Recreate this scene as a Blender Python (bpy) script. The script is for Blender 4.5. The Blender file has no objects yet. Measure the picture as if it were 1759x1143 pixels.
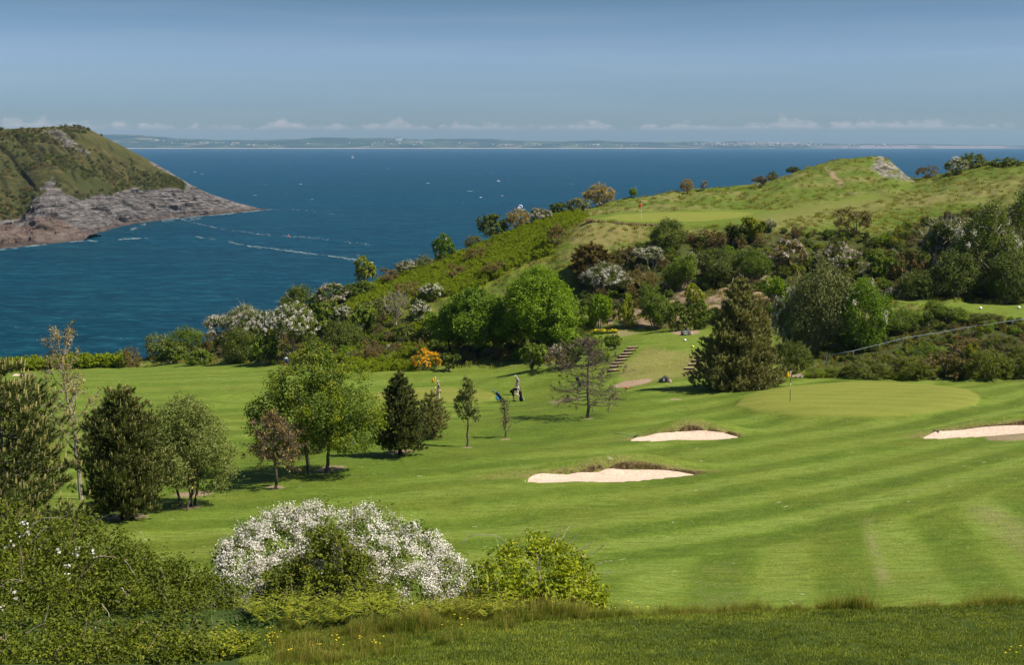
import bpy, math, random
import numpy as np
from mathutils import Vector

R = math.radians
scene = bpy.context.scene
COL = scene.collection

# ------------------------------------------------------------------ camera, sky, sun, exposure
F = 2416.0            # focal length in photograph pixels
HY = 247.0            # true horizon row in the photograph
CAMZ = 52.0           # eye height above the sea
PITCH = math.atan((571.5 - HY) / F)
cam = bpy.data.cameras.new('camera')
cam.sensor_width = 36.0
cam.lens = 36.0 * F / 1759.0
cam.clip_start = 0.5
cam.clip_end = 60000.0
camo = bpy.data.objects.new('camera', cam)
COL.objects.link(camo)
camo.location = (0, 0, CAMZ)
camo.rotation_euler = (math.pi / 2 - PITCH, 0, 0)
scene.camera = camo

SUN_EL, SUN_AZ = R(50), R(103)      # azimuth clockwise from +Y (view direction)
SUNV = Vector((math.cos(SUN_EL) * math.sin(SUN_AZ), math.cos(SUN_EL) * math.cos(SUN_AZ), math.sin(SUN_EL)))
sl = bpy.data.lights.new('sun', 'SUN')
sl.energy = 4.95
sl.angle = R(0.55)
sl.color = (1.0, 0.93, 0.80)
so = bpy.data.objects.new('sun', sl)
COL.objects.link(so)
so.rotation_euler = (-SUNV).to_track_quat('-Z', 'Y').to_euler()
so.location = (0, 0, 300)

scene.view_settings.view_transform = 'Standard'
scene.view_settings.look = 'None'
scene.view_settings.gamma = 1.0
scene.view_settings.use_curve_mapping = False
scene.view_settings.exposure = 0.60
scene.cycles.volume_bounces = 0
scene.cycles.max_bounces = 6
scene.cycles.diffuse_bounces = 3
scene.cycles.glossy_bounces = 2
scene.cycles.transmission_bounces = 3
scene.cycles.caustics_reflective = False
scene.cycles.caustics_refractive = False


def N(nt, t, loc=(0, 0), **kw):
    n = nt.nodes.new(t)
    for k, v in kw.items():
        if k in n.inputs:
            n.inputs[k].default_value = v
        else:
            setattr(n, k, v)
    return n


def math_node(nt, op, a, b=None, clamp=False):
    n = nt.nodes.new('ShaderNodeMath')
    n.operation = op
    n.use_clamp = clamp
    for i, v in enumerate((a, b)):
        if v is None:
            continue
        if isinstance(v, (int, float)):
            n.inputs[i].default_value = v
        else:
            nt.links.new(v, n.inputs[i])
    return n.outputs[0]


def mixc(nt, fac, a, b, mode='MIX'):
    n = nt.nodes.new('ShaderNodeMix')
    n.data_type = 'RGBA'
    n.blend_type = mode
    for sock, v in ((n.inputs[0], fac), (n.inputs[6], a), (n.inputs[7], b)):
        if isinstance(v, (int, float)):
            sock.default_value = v
        elif isinstance(v, tuple):
            sock.default_value = (v[0], v[1], v[2], 1)
        else:
            nt.links.new(v, sock)
    return n.outputs[2]


def ramp(nt, fac, stops, interp='LINEAR'):
    n = nt.nodes.new('ShaderNodeValToRGB')
    cr = n.color_ramp
    cr.interpolation = interp
    while len(cr.elements) < len(stops):
        cr.elements.new(0.5)
    for e, (p, c) in zip(cr.elements, stops):
        e.position = p
        e.color = (c[0], c[1], c[2], 1) if isinstance(c, tuple) else (c, c, c, 1)
    nt.links.new(fac, n.inputs[0])
    return n.outputs[0]


def noise(nt, vec, scale, detail=4.0, rough=0.55, dist=0.0, dims='3D'):
    n = nt.nodes.new('ShaderNodeTexNoise')
    n.noise_dimensions = dims
    n.inputs['Scale'].default_value = scale
    n.inputs['Detail'].default_value = detail
    n.inputs['Roughness'].default_value = rough
    n.inputs['Distortion'].default_value = dist
    if vec is not None:
        nt.links.new(vec, n.inputs['Vector'])
    return n.outputs['Fac']


def mapping(nt, vec, scale=(1, 1, 1), rot=(0, 0, 0), loc=(0, 0, 0)):
    n = nt.nodes.new('ShaderNodeMapping')
    n.inputs['Scale'].default_value = scale
    n.inputs['Rotation'].default_value = rot
    n.inputs['Location'].default_value = loc
    nt.links.new(vec, n.inputs['Vector'])
    return n.outputs[0]


# sky
world = bpy.data.worlds.new('World')
scene.world = world
world.use_nodes = True
wt = world.node_tree
wt.nodes.clear()
sky = wt.nodes.new('ShaderNodeTexSky')
sky.sky_type = 'NISHITA'
sky.sun_disc = False
sky.sun_elevation = SUN_EL
sky.sun_rotation = SUN_AZ
sky.altitude = 50
sky.air_density = 1.0
sky.dust_density = 0.4
sky.ozone_density = 2.5
tc = wt.nodes.new('ShaderNodeTexCoord')
sep = wt.nodes.new('ShaderNodeSeparateXYZ')
wt.links.new(tc.outputs['Generated'], sep.inputs[0])
# the clear, polarised blue of the photograph: the pale horizon glow is held back
tint = ramp(wt, sep.outputs['Z'], [(0.0, (0.285, 0.355, 0.47)), (0.007, (0.296, 0.373, 0.50)), (0.028, (0.31, 0.415, 0.62)), (0.061, (0.39, 0.47, 0.665)), (0.098, (0.265, 0.345, 0.455)), (0.3, (0.36, 0.42, 0.53)), (0.6, (0.48, 0.52, 0.60))])
skyc = mixc(wt, 1.0, sky.outputs[0], tint, 'MULTIPLY')
# a band of small fair-weather cumulus low over the far coast, all round the horizon
az = math_node(wt, 'ARCTAN2', sep.outputs['X'], sep.outputs['Y'])
el = sep.outputs['Z']


def sky_noise(ka, ke, detail, rough):
    c_ = wt.nodes.new('ShaderNodeCombineXYZ')
    wt.links.new(math_node(wt, 'MULTIPLY', az, ka), c_.inputs[0])
    wt.links.new(math_node(wt, 'MULTIPLY', el, ke), c_.inputs[1])
    return noise(wt, c_.outputs[0], 1.0, detail, rough)


n_puff = sky_noise(85.0, 170.0, 6.0, 0.62)      # cauliflower edge of each puff
n_row = sky_noise(30.0, 0.0, 3.0, 0.6)          # how tall the row stands along the horizon
n_gap = sky_noise(7.0, 0.0, 2.0, 0.5)           # gaps in the row
base_el = 0.0106
hgt_ = math_node(wt, 'MULTIPLY', math_node(wt, 'SUBTRACT', math_node(wt, 'ADD', n_row, math_node(wt, 'MULTIPLY', n_gap, 0.60)), 0.66), 0.029)
top = math_node(wt, 'ADD', base_el, hgt_)
d_up = math_node(wt, 'DIVIDE', math_node(wt, 'SUBTRACT', top, el), 0.0042)
d_up = math_node(wt, 'ADD', d_up, math_node(wt, 'MULTIPLY', math_node(wt, 'SUBTRACT', n_puff, 0.5), 3.4))
d_dn = math_node(wt, 'DIVIDE', math_node(wt, 'SUBTRACT', el, 0.0088), 0.0036, True)
cf = math_node(wt, 'MULTIPLY', ramp(wt, d_up, [(0.05, 0.0), (0.75, 1.0)]), d_dn)
lit = ramp(wt, n_puff, [(0.3, 0.12), (0.65, 0.50)])
cf = math_node(wt, 'MULTIPLY', cf, lit)
skyc = mixc(wt, cf, skyc, (4.6, 4.1, 4.1))
# faint high veils
cmb3 = wt.nodes.new('ShaderNodeCombineXYZ')
wt.links.new(math_node(wt, 'MULTIPLY', az, 3.0), cmb3.inputs[0])
wt.links.new(math_node(wt, 'MULTIPLY', el, 55.0), cmb3.inputs[1])
n3 = noise(wt, cmb3.outputs[0], 1.0, 4.0, 0.5)
vf = ramp(wt, n3, [(0.45, 0.0), (0.75, 0.12)])
skyc = mixc(wt, vf, skyc, (3.6, 3.8, 4.4))
bg = wt.nodes.new('ShaderNodeBackground')
bg.inputs['Strength'].default_value = 0.1
wt.links.new(skyc, bg.inputs['Color'])
wo = wt.nodes.new('ShaderNodeOutputWorld')
wt.links.new(bg.outputs[0], wo.inputs[0])

# ------------------------------------------------------------------ numeric helpers
CP, SP = math.cos(PITCH), math.sin(PITCH)


def ray(px, py):
    """photo pixel -> (x/y, z/y) slopes of the sight line"""
    u = (np.asarray(px, float) - 879.5) / F
    v = (571.5 - np.asarray(py, float)) / F
    d = CP + v * SP
    return u / d, (-SP + v * CP) / d


def at(px, py, Y):
    a, b = ray(px, py)
    return np.array([a * Y, Y, CAMZ + b * Y])


def _hash(ix, iy, iz, seed):
    h = (ix * 374761393 + iy * 668265263 + iz * 2147483647 % 1000003 + seed * 144665) & 0xFFFFFFFF
    h = ((h ^ (h >> 13)) * 1274126177) & 0xFFFFFFFF
    h = (h ^ (h >> 16)) & 0xFFFFFFFF
    return h.astype(np.float64) / 4294967295.0


def vnoise(x, y, seed=0):
    x = np.asarray(x, float)
    y = np.asarray(y, float)
    ix = np.floor(x).astype(np.int64)
    iy = np.floor(y).astype(np.int64)
    fx, fy = x - ix, y - iy
    fx = fx * fx * fx * (fx * (fx * 6 - 15) + 10)
    fy = fy * fy * fy * (fy * (fy * 6 - 15) + 10)
    z = np.zeros_like(ix)
    a = _hash(ix, iy, z, seed)
    b = _hash(ix + 1, iy, z, seed)
    c = _hash(ix, iy + 1, z, seed)
    d = _hash(ix + 1, iy + 1, z, seed)
    return (a + (b - a) * fx) * (1 - fy) + (c + (d - c) * fx) * fy


def fbm(x, y, oct=4, seed=0, gain=0.5):
    t = 0.0
    amp = 1.0
    tot = 0.0
    for o in range(oct):
        t = t + amp * vnoise(x * 2 ** o + 17.3 * o, y * 2 ** o - 9.1 * o, seed + o)
        tot += amp
        amp *= gain
    return t / tot


def sstep(a, b, x):
    t = np.clip((np.asarray(x, float) - a) / (b - a), 0, 1)
    return t * t * (3 - 2 * t)


def pchip(x, y, q):
    h = np.diff(x)
    d = np.diff(y) / h
    m = np.zeros_like(y)
    m[0], m[-1] = d[0], d[-1]
    for i in range(1, len(x) - 1):
        if d[i - 1] * d[i] <= 0:
            m[i] = 0
        else:
            w1, w2 = 2 * h[i] + h[i - 1], h[i] + 2 * h[i - 1]
            m[i] = (w1 + w2) / (w1 / d[i - 1] + w2 / d[i])
    k = np.clip(np.searchsorted(x, q) - 1, 0, len(x) - 2)
    t = np.clip((q - x[k]) / h[k], 0, 1)
    return ((1 + 2 * t) * (1 - t) ** 2 * y[k] + t * (1 - t) ** 2 * h[k] * m[k]
            + t * t * (3 - 2 * t) * y[k + 1] + t * t * (t - 1) * h[k] * m[k + 1])


def gsmooth(a, sig, axis=0):
    r = int(sig * 3)
    k = np.exp(-0.5 * (np.arange(-r, r + 1) / sig) ** 2)
    k /= k.sum()
    pad = [(0, 0)] * a.ndim
    pad[axis] = (r, r)
    b = np.pad(a, pad, mode='edge')
    return np.apply_along_axis(lambda v: np.convolve(v, k, 'valid'), axis, b)


def make_mesh(name, verts, faces_by_n, mat=None, attrs=None, smooth=False):
    """verts (n,3); faces_by_n: list of int arrays (m,k); attrs: {name: (type, array per point)}"""
    me = bpy.data.meshes.new(name)
    verts = np.asarray(verts, np.float32)
    me.vertices.add(len(verts))
    me.vertices.foreach_set('co', verts.ravel())
    loops = np.concatenate([f.ravel() for f in faces_by_n]) if faces_by_n else np.zeros(0, int)
    starts = []
    o = 0
    for f in faces_by_n:
        starts.append(np.arange(len(f)) * f.shape[1] + o)
        o += f.size
    starts = np.concatenate(starts) if starts else np.zeros(0, int)
    me.loops.add(len(loops))
    me.loops.foreach_set('vertex_index', loops.astype(np.int32))
    me.polygons.add(len(starts))
    me.polygons.foreach_set('loop_start', starts.astype(np.int32))
    if smooth:
        me.polygons.foreach_set('use_smooth', np.ones(len(starts), bool))
    else:
        me.polygons.foreach_set('use_smooth', np.zeros(len(starts), bool))
    me.update(calc_edges=True)
    for k, (ty, arr) in (attrs or {}).items():
        a = me.attributes.new(k, ty, 'POINT')
        if ty == 'FLOAT_COLOR':
            a.data.foreach_set('color', np.asarray(arr, np.float32).ravel())
        elif ty == 'INT':
            a.data.foreach_set('value', np.asarray(arr, np.int32).ravel())
        else:
            a.data.foreach_set('value', np.asarray(arr, np.float32).ravel())
    if mat:
        me.materials.append(mat)
    return me


def link(name, me, parent=None, loc=None, label=None, cat=None, group=None, kind=None):
    o = bpy.data.objects.new(name, me)
    COL.objects.link(o)
    if parent is not None:
        o.parent = parent
    if loc is not None:
        o.location = loc
    if label:
        o['label'] = label
    if cat:
        o['category'] = cat
    if group:
        o['group'] = group
    if kind:
        o['kind'] = kind
    return o


def thing(name, label, cat, loc, group=None, rz=0.0, sc=(1, 1, 1)):
    o = link(name, None, None, loc, label, cat, group)
    o.rotation_euler = (0, 0, rz)
    o.scale = sc
    return o


def new_mat(name):
    m = bpy.data.materials.new(name)
    m.use_nodes = True
    nt = m.node_tree
    nt.nodes.clear()
    out = nt.nodes.new('ShaderNodeOutputMaterial')
    return m, nt, out


def principled(nt, out, color, rough=0.8, spec=0.2, bump=None, bump_str=0.3, bump_dist=0.1):
    b = nt.nodes.new('ShaderNodeBsdfPrincipled')
    b.inputs['Roughness'].default_value = rough
    b.inputs['Specular IOR Level'].default_value = spec
    if isinstance(color, tuple):
        b.inputs['Base Color'].default_value = (*color, 1)
    else:
        nt.links.new(color, b.inputs['Base Color'])
    if bump is not None:
        bn = nt.nodes.new('ShaderNodeBump')
        bn.inputs['Strength'].default_value = bump_str
        bn.inputs['Distance'].default_value = bump_dist
        nt.links.new(bump, bn.inputs['Height'])
        nt.links.new(bn.outputs[0], b.inputs['Normal'])
    nt.links.new(b.outputs[0], out.inputs[0])
    return b


def simple_mat(name, color, rough=0.6, spec=0.3, vary=0.15, scale=12.0, metallic=0.0, bump=0.2, bdist=0.01):
    """paint / cloth / wood with a little procedural mottling"""
    m, nt, out = new_mat(name)
    t = nt.nodes.new('ShaderNodeTexCoord')
    n = noise(nt, t.outputs['Object'], scale, 4.0)
    c = mixc(nt, n, tuple(x * (1 - vary) for x in color), tuple(min(1, x * (1 + vary)) for x in color))
    b = principled(nt, out, c, rough, spec, n, bump, bdist)
    b.inputs['Metallic'].default_value = metallic
    return m

# ------------------------------------------------------------------ the ground: a loft through feature lines
S_IN = np.linspace(-0.40, 0.40, 500)
S_COL = np.concatenate([np.linspace(-0.75, -0.405, 34), S_IN, np.linspace(0.405, 0.75, 34)])
ROWS = np.concatenate([np.linspace(3, 20, 26)[:-1], np.linspace(20, 31, 90)[:-1], np.linspace(31, 50, 60)[:-1],
                       np.linspace(50, 135, 330)[:-1], np.linspace(135, 205, 170)[:-1], np.linspace(205, 266, 110)[:-1],
                       np.linspace(266, 340, 22)])


def line(pts, zmode=False):
    """pts: (px, py, Y) or, with zmode, (px, z below eye, Y) -> per-column (Y, z)"""
    p = np.array(pts, float)
    if zmode:
        s = (p[:, 0] - 879.5) / F / 0.97
        z = p[:, 1]
    else:
        s, b = ray(p[:, 0], p[:, 1])
        z = b * p[:, 2]
    return np.interp(S_COL, s, p[:, 2]), np.interp(S_COL, s, z)


def const(Y, z):
    return np.full(len(S_COL), float(Y)), np.full(len(S_COL), float(z))


def lineY(Y, pts):
    return line([(a, b, Y) for a, b in pts])


RIDGE = [(-900, 668, 178), (-300, 650, 181), (0, 634, 186), (200, 628, 188), (300, 606, 190), (400, 583, 192), (500, 545, 193),
         (600, 497, 195), (700, 466, 198), (750, 450, 201), (800, 431, 204), (900, 386, 211), (1000, 356, 217), (1100, 340, 223), (1200, 326, 229),
         (1290, 319, 233), (1340, 305, 238), (1400, 287, 245), (1450, 275, 250), (1490, 268.5, 255), (1525, 272, 257), (1545, 288, 258),
         (1568, 309, 258), (1590, 304, 256), (1640, 293, 248), (1700, 283, 242), (1759, 279, 238), (2200, 262, 236), (2800, 250, 236)]
LINES = [
    const(3, -2.0),
    const(12, -5.4),
    lineY(21.6, [(-900, 1150), (500, 1143), (1759, 1143), (2800, 1150)]),
    lineY(25, [(-900, 1130), (0, 1130), (200, 1128), (400, 1112), (600, 1092), (800, 1077), (1000, 1067), (1200, 1063), (1400, 1055), (1600, 1047), (1759, 1041), (2200, 1020), (2800, 1000)]),
    const(26.3, -9.05),
    const(31, -11.9),
    const(38, -14.05),
    lineY(46, [(-900, 1035), (1000, 1035), (1400, 1036), (1759, 1025), (2800, 990)]),
    lineY(56, [(-900, 958), (600, 958), (1000, 956), (1400, 948), (1759, 930), (2800, 880)]),
    lineY(68, [(-900, 884), (400, 880), (600, 868), (800, 862), (1000, 858), (1200, 853), (1400, 848), (1600, 838), (1759, 828), (2800, 790)]),
    lineY(85, [(-900, 810), (0, 800), (200, 796), (400, 790), (600, 785), (800, 778), (1000, 770), (1200, 761), (1400, 753), (1600, 748), (1759, 740), (2800, 715)]),
    lineY(103, [(-900, 735), (0, 728), (200, 727), (400, 727), (600, 727), (800, 718), (1000, 706), (1200, 698), (1300, 693), (1400, 690), (1600, 689), (1759, 686), (2800, 670)]),
    lineY(118, [(-900, 705), (0, 700), (200, 700), (400, 697), (600, 693), (800, 690), (900, 688), (1000, 670), (1100, 660), (1200, 660), (1300, 654), (1400, 652), (1600, 650), (1759, 643), (2800, 600)]),
    lineY(124, [(-900, 694), (0, 690), (400, 686), (600, 684), (800, 678), (900, 670), (1000, 652), (1060, 640), (1120, 642), (1200, 643), (1300, 642), (1400, 630), (1500, 622), (1600, 612), (1759, 600), (2800, 560)]),
    lineY(131, [(-900, 684), (0, 678), (400, 672), (600, 670), (800, 660), (880, 650), (1000, 626), (1050, 606), (1090, 597), (1200, 597), (1300, 620), (1400, 600), (1500, 583), (1600, 572), (1759, 560), (2800, 530)]),
    lineY(140, [(-900, 668), (0, 664), (400, 655), (600, 650), (800, 638), (900, 628), (1000, 596), (1100, 581), (1200, 578), (1300, 580), (1400, 562), (1500, 548), (1600, 540), (1759, 536), (2800, 520)]),
    lineY(150, [(-900, 657), (0, 654), (400, 645), (600, 632), (700, 626), (800, 616), (900, 608), (1000, 577), (1100, 570), (1200, 562), (1300, 550), (1400, 535), (1500, 520), (1600, 521), (1759, 523), (2800, 510)]),
    lineY(165, [(-900, 650), (0, 645), (200, 640), (400, 628), (500, 614), (600, 588), (700, 566), (800, 552), (900, 535), (1000, 515), (1100, 500), (1200, 488), (1300, 478), (1400, 470), (1500, 462), (1600, 455), (1759, 450), (2800, 420)]),
    line([(-900, 655, 171), (0, 641, 174), (200, 637, 174), (300, 629, 174), (400, 614, 174), (500, 582, 174), (600, 540, 174), (700, 516, 174), (800, 494, 174), (900, 466, 174), (960, 440, 174), (1060, 424, 174), (1120, 425, 174), (1200, 430, 174), (1300, 425, 174), (1400, 425, 174), (1500, 425, 174), (1600, 420, 174), (1759, 415, 174), (2800, 390, 174)]),
    line([(-900, 652, 174), (0, 638, 179), (200, 634, 180), (300, 622, 181), (400, 602, 181), (500, 568, 182), (600, 528, 182), (700, 501, 182), (800, 474, 182), (900, 438, 182), (970, 400, 182), (1010, 378.5, 182), (1060, 383, 182), (1120, 386, 182), (1200, 384, 182), (1300, 378, 182), (1400, 385, 182), (1500, 397, 182), (1600, 395, 182), (1759, 388, 182), (2800, 360, 182)]),
    line([(-900, 650, 176), (0, 636, 183), (200, 631, 184.5), (300, 614, 186), (400, 592, 187), (500, 556, 187), (600, 512, 188), (700, 482, 190), (800, 452, 194), (900, 415, 196), (1000, 374, 197), (1060, 368, 197), (1200, 364, 198), (1280, 366, 199), (1340, 362, 200), (1400, 355, 204), (1500, 350, 206), (1600, 342, 206), (1759, 325, 205), (2800, 290, 200)]),
    line(RIDGE),
]
r_y, r_z = LINES[-1]
LINES += [(r_y + 9, r_z - 5.5), (r_y + 60, r_z * 0 - 62), (r_y * 0 + 345, r_z * 0 - 66)]
LY = gsmooth(np.array([l[0] for l in LINES]), 2.5, 1)
LZ = gsmooth(np.array([l[1] for l in LINES]), 2.5, 1)
ZG = np.stack([pchip(LY[:, i], LZ[:, i], ROWS) for i in range(len(S_COL))], 1)      # rows x cols, relative to eye
# soften along depth (keeps crests), never near the lip
ZS = gsmooth(ZG, 4.0, 0)
wfar = (sstep(52, 62, ROWS) * (1 - sstep(150, 165, ROWS)))[:, None]
ZG = ZG * (1 - wfar) + ZS * wfar
GS, GY = np.meshgrid(S_COL, ROWS)
GX = GS * GY
PXG = 879.5 + F * GS * 0.985


def bil(A, s, Y):
    ci = np.clip(np.interp(s, S_COL, np.arange(len(S_COL))), 0, len(S_COL) - 1.001)
    ri = np.clip(np.interp(Y, ROWS, np.arange(len(ROWS))), 0, len(ROWS) - 1.001)
    c0, r0 = ci.astype(int), ri.astype(int)
    fc, fr = ci - c0, ri - r0
    return (A[r0, c0] * (1 - fc) * (1 - fr) + A[r0, c0 + 1] * fc * (1 - fr) + A[r0 + 1, c0] * (1 - fc) * fr + A[r0 + 1, c0 + 1] * fc * fr)


def gz(x, y):
    x = np.asarray(x, float)
    y = np.asarray(y, float)
    return CAMZ + bil(ZG, x / y, y)


def hit(px, py, ymin=19.0):
    """where sight lines meet the ground"""
    px = np.atleast_1d(np.asarray(px, float))
    py = np.atleast_1d(np.asarray(py, float))
    s, b = ray(px, py)
    yy = np.linspace(ymin, 262, 2600)
    out = np.zeros((len(px), 3))
    for i in range(len(px)):
        z = bil(ZG, np.full(len(yy), s[i]), yy)
        k = np.argmax(z > b[i] * yy)
        if k == 0:
            k = int(np.argmax(np.where((yy > 150) & (yy < np.interp(s[i], S_COL, LY[-4]) + 1), z / yy, -9)))
        out[i] = (s[i] * yy[k], yy[k], CAMZ + z[k])
    return out


def hit1(px, py, ymin=19.0):
    return hit(px, py, ymin)[0]


# masks drawn on the lofted ground: m1 = mow, wild, dry, soil; m2 = green, bracken, scrub, rock
mow = np.zeros_like(ZG)
wild = np.zeros_like(ZG)
dry = np.zeros_like(ZG)
soil = np.zeros_like(ZG)
green = np.zeros_like(ZG)
brack = np.zeros_like(ZG)
scrub = np.zeros_like(ZG)
rock = np.zeros_like(ZG)
peat_shade = np.zeros_like(ZG)

n_big = fbm(GX / 9, GY / 9, 4, 3)
n_mid = fbm(GX / 2.5, GY / 2.5, 4, 7)
n_fine = fbm(GX / 0.8, GY / 0.8, 3, 11)


def polymask(poly, soft=4.0):
    """soft mask of a photo-space polygon projected on to the ground (grid vertices)"""
    u, v = GS, ZG / GY
    pyg = 571.5 - F * (v * CP + SP) / (CP - v * SP)
    d = CP + (571.5 - pyg) / F * SP
    pxg = 879.5 + F * u * d
    p = np.array(poly, float)
    n = len(p)
    inside = np.zeros(pxg.shape, bool)
    dist = np.full(pxg.shape, 1e9)
    for i in range(n):
        x0, y0 = p[i]
        x1, y1 = p[(i + 1) % n]
        c = ((y0 > pyg) != (y1 > pyg)) & (pxg < (x1 - x0) * (pyg - y0) / (y1 - y0 + 1e-9) + x0)
        inside ^= c
        t = np.clip(((pxg - x0) * (x1 - x0) + (pyg - y0) * (y1 - y0)) / ((x1 - x0) ** 2 + (y1 - y0) ** 2 + 1e-9), 0, 1)
        dist = np.minimum(dist, np.hypot(pxg - x0 - t * (x1 - x0), pyg - y0 - t * (y1 - y0)))
    sd = np.where(inside, dist, -dist)
    return sstep(-soft, soft, sd)


near = 1 - sstep(27.5, 29, GY)
# --- mowing
d1 = GY - 0.33 * GX - 0.011 * np.maximum(GX, 0) ** 2
band = np.sin(2 * np.pi * (d1 + 1.5 * (n_big - 0.5)) / 5.0)
mow_f = np.tanh(band * 2.0 + 1.5 * (fbm(GX / 6, GY / 3, 3, 33) - 0.5)) * 0.54
cross = polymask([(1000, 1010), (1180, 960), (1400, 925), (1560, 895), (1700, 850), (1900, 800), (2000, 1080), (1000, 1080)], 2.5)
xs = GX - 0.16 * (GY - 50)
bandc = np.sin(2 * np.pi * (xs + 0.25 * np.sin(GY / 5.0)) / 4.7 + 0.9)
mow_c = np.tanh(bandc * 2.2 + 2.0 * (fbm(GX / 5, GY / 5, 3, 34) - 0.5)) * 0.48
mow = mow_f * (1 - cross) + mow_c * cross
d2 = GY - 0.03 * GX
farf = sstep(112, 122, GY) * (1 - sstep(-4, 14, GX))
mow = mow * (1 - farf) + farf * (0.12 + np.tanh(np.sin(2 * np.pi * (d2 + 3.0 * n_big) / 7.5) * 1.5) * 0.28)
mow = mow * (0.4 + 1.2 * fbm(GX / 14, GY / 10, 3, 21))
mow = mow * (1 - sstep(130, 138, GY) * sstep(-4, 8, GX)) * (1 - near)
# darker rough between the fairway and the trees
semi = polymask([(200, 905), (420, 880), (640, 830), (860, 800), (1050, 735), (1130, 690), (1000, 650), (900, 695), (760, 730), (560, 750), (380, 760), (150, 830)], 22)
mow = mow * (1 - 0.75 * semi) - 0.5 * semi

# --- greens and tees
g_main = polymask([(1262, 702), (1275, 690), (1310, 676), (1370, 667), (1450, 663), (1540, 663), (1620, 668), (1665, 677), (1684, 688), (1675, 700), (1640, 710), (1560, 718), (1470, 722), (1370, 719), (1300, 712)], 2.0)
g_left = polymask([(640, 676), (665, 668), (720, 665), (790, 666), (835, 672), (852, 679), (845, 686), (800, 691), (720, 694), (660, 690), (640, 684)], 1.2)
g_up = polymask([(1028, 375), (1060, 368), (1110, 365), (1180, 363.5), (1250, 364), (1300, 366), (1270, 374), (1215, 380), (1150, 382), (1080, 379)], 1.6)
t_17 = polymask([(1040, 578), (1100, 571), (1190, 571), (1260, 575), (1265, 610), (1190, 603), (1150, 594), (1110, 586)], 2)
t_right = polymask([(1535, 515), (1600, 521), (1800, 524), (2000, 527), (2000, 545), (1759, 548), (1700, 540), (1600, 531)], 2)
green = np.maximum.reduce([g_main, g_left, g_up]) * (0.80 + 0.35 * (n_mid - 0.5))
ring = np.clip(gsmooth(gsmooth(g_main, 6, 0), 8, 1) - g_main, 0, 1)
tees = np.maximum(t_17, t_right)
mow = np.where(tees > 0.5, 0.25 + 0 * mow, mow)
mow = mow - 0.9 * ring
mow = mow * (1 - green) + green * 0.5 * np.tanh(np.sin(2 * np.pi * (GX * 0.25 + GY) / 2.6) * 2)

# --- hillside beyond the course
hill = np.maximum(polymask([(-600, 640), (0, 638), (200, 633), (330, 622), (430, 622), (480, 626), (600, 632), (700, 632), (800, 634), (900, 628), (985, 640), (1000, 600), (1030, 566), (1330, 570), (1350, 652), (1420, 652), (1759, 656), (2600, 640), (2600, 100), (-600, 100)], 3), 0)
wild = hill * (1 - np.maximum(tees, g_up))
apron = polymask([(1000, 372), (1060, 364), (1200, 360), (1330, 362), (1420, 350), (1480, 335), (1500, 330), (1520, 338), (1440, 360), (1330, 384), (1250, 388), (1120, 387), (1010, 380)], 3)
wild = wild * (1 - 0.75 * apron)
behind = sstep(0, 3, GY - np.interp(GS, S_COL, LY[-4])[...])
brack = polymask([(560, 560), (620, 500), (700, 468), (800, 434), (880, 400), (985, 360), (1010, 374), (940, 410), (950, 440), (880, 470), (800, 500), (700, 530), (620, 590)], 10)
brack = np.maximum(brack, 0.8 * polymask([(590, 640), (600, 590), (680, 560), (760, 560), (720, 640)], 8))
dry = np.maximum(dry, 0.95 * polymask([(975, 418), (985, 395), (1010, 384), (1115, 388), (1108, 412), (1060, 420)], 5))
dry = np.maximum(dry, 0.75 * polymask([(1060, 650), (1075, 628), (1110, 600), (1180, 606), (1290, 612), (1250, 640), (1170, 650), (1100, 658)], 5))
dry = np.maximum(dry, 0.55 * polymask([(1280, 378), (1400, 352), (1500, 338), (1590, 330), (1759, 300), (1759, 335), (1620, 350), (1480, 372), (1350, 400)], 10))
soil = np.maximum(soil, polymask([(1052, 661), (1075, 655), (1118, 652), (1120, 655), (1085, 661), (1060, 663)], 1.2))
soil = np.maximum(soil, 0.75 * polymask([(1690, 751), (1730, 748), (1790, 748), (1790, 756), (1740, 758), (1700, 756)], 1.5))
soil = np.maximum(soil, 0.5 * polymask([(1035, 572), (1075, 568), (1100, 572), (1060, 578)], 2))
soil = np.maximum(soil, 0.7 * polymask([(1352, 648), (1410, 640), (1412, 644), (1360, 652)], 1.5))
soil = np.maximum(soil, 0.45 * polymask([(940, 690), (985, 683), (1000, 690), (950, 697)], 3))
soil = np.maximum(soil, 0.85 * polymask([(1150, 576), (1160, 571), (1200, 571), (1200, 577), (1170, 579)], 1))
soil = np.maximum(soil, 0.26 * polymask([(1482, 905), (1496, 900), (1530, 995), (1508, 1000)], 12) * (0.4 + 0.6 * sstep(0.35, 0.65, n_fine)))
soil = np.maximum(soil, 0.24 * polymask([(1665, 880), (1720, 872), (1800, 930), (1760, 950)], 16) * (0.4 + 0.6 * sstep(0.35, 0.65, n_fine)))
soil = np.maximum(soil, 0.10 * polymask([(1190, 985), (1260, 960), (1290, 1040), (1190, 1040)], 20) * sstep(0.3, 0.7, n_fine))
rock = np.maximum(rock, polymask([(1496, 292), (1505, 270), (1528, 266), (1552, 285), (1575, 312), (1540, 309), (1515, 302)], 3))
rock = np.maximum(rock, 0.8 * polymask([(1290, 322), (1340, 300), (1376, 290), (1372, 297), (1330, 312)], 3))
soil = np.maximum(soil, 0.8 * polymask([(1418, 288), (1432, 296), (1450, 318), (1446, 321), (1430, 306)], 3))
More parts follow.
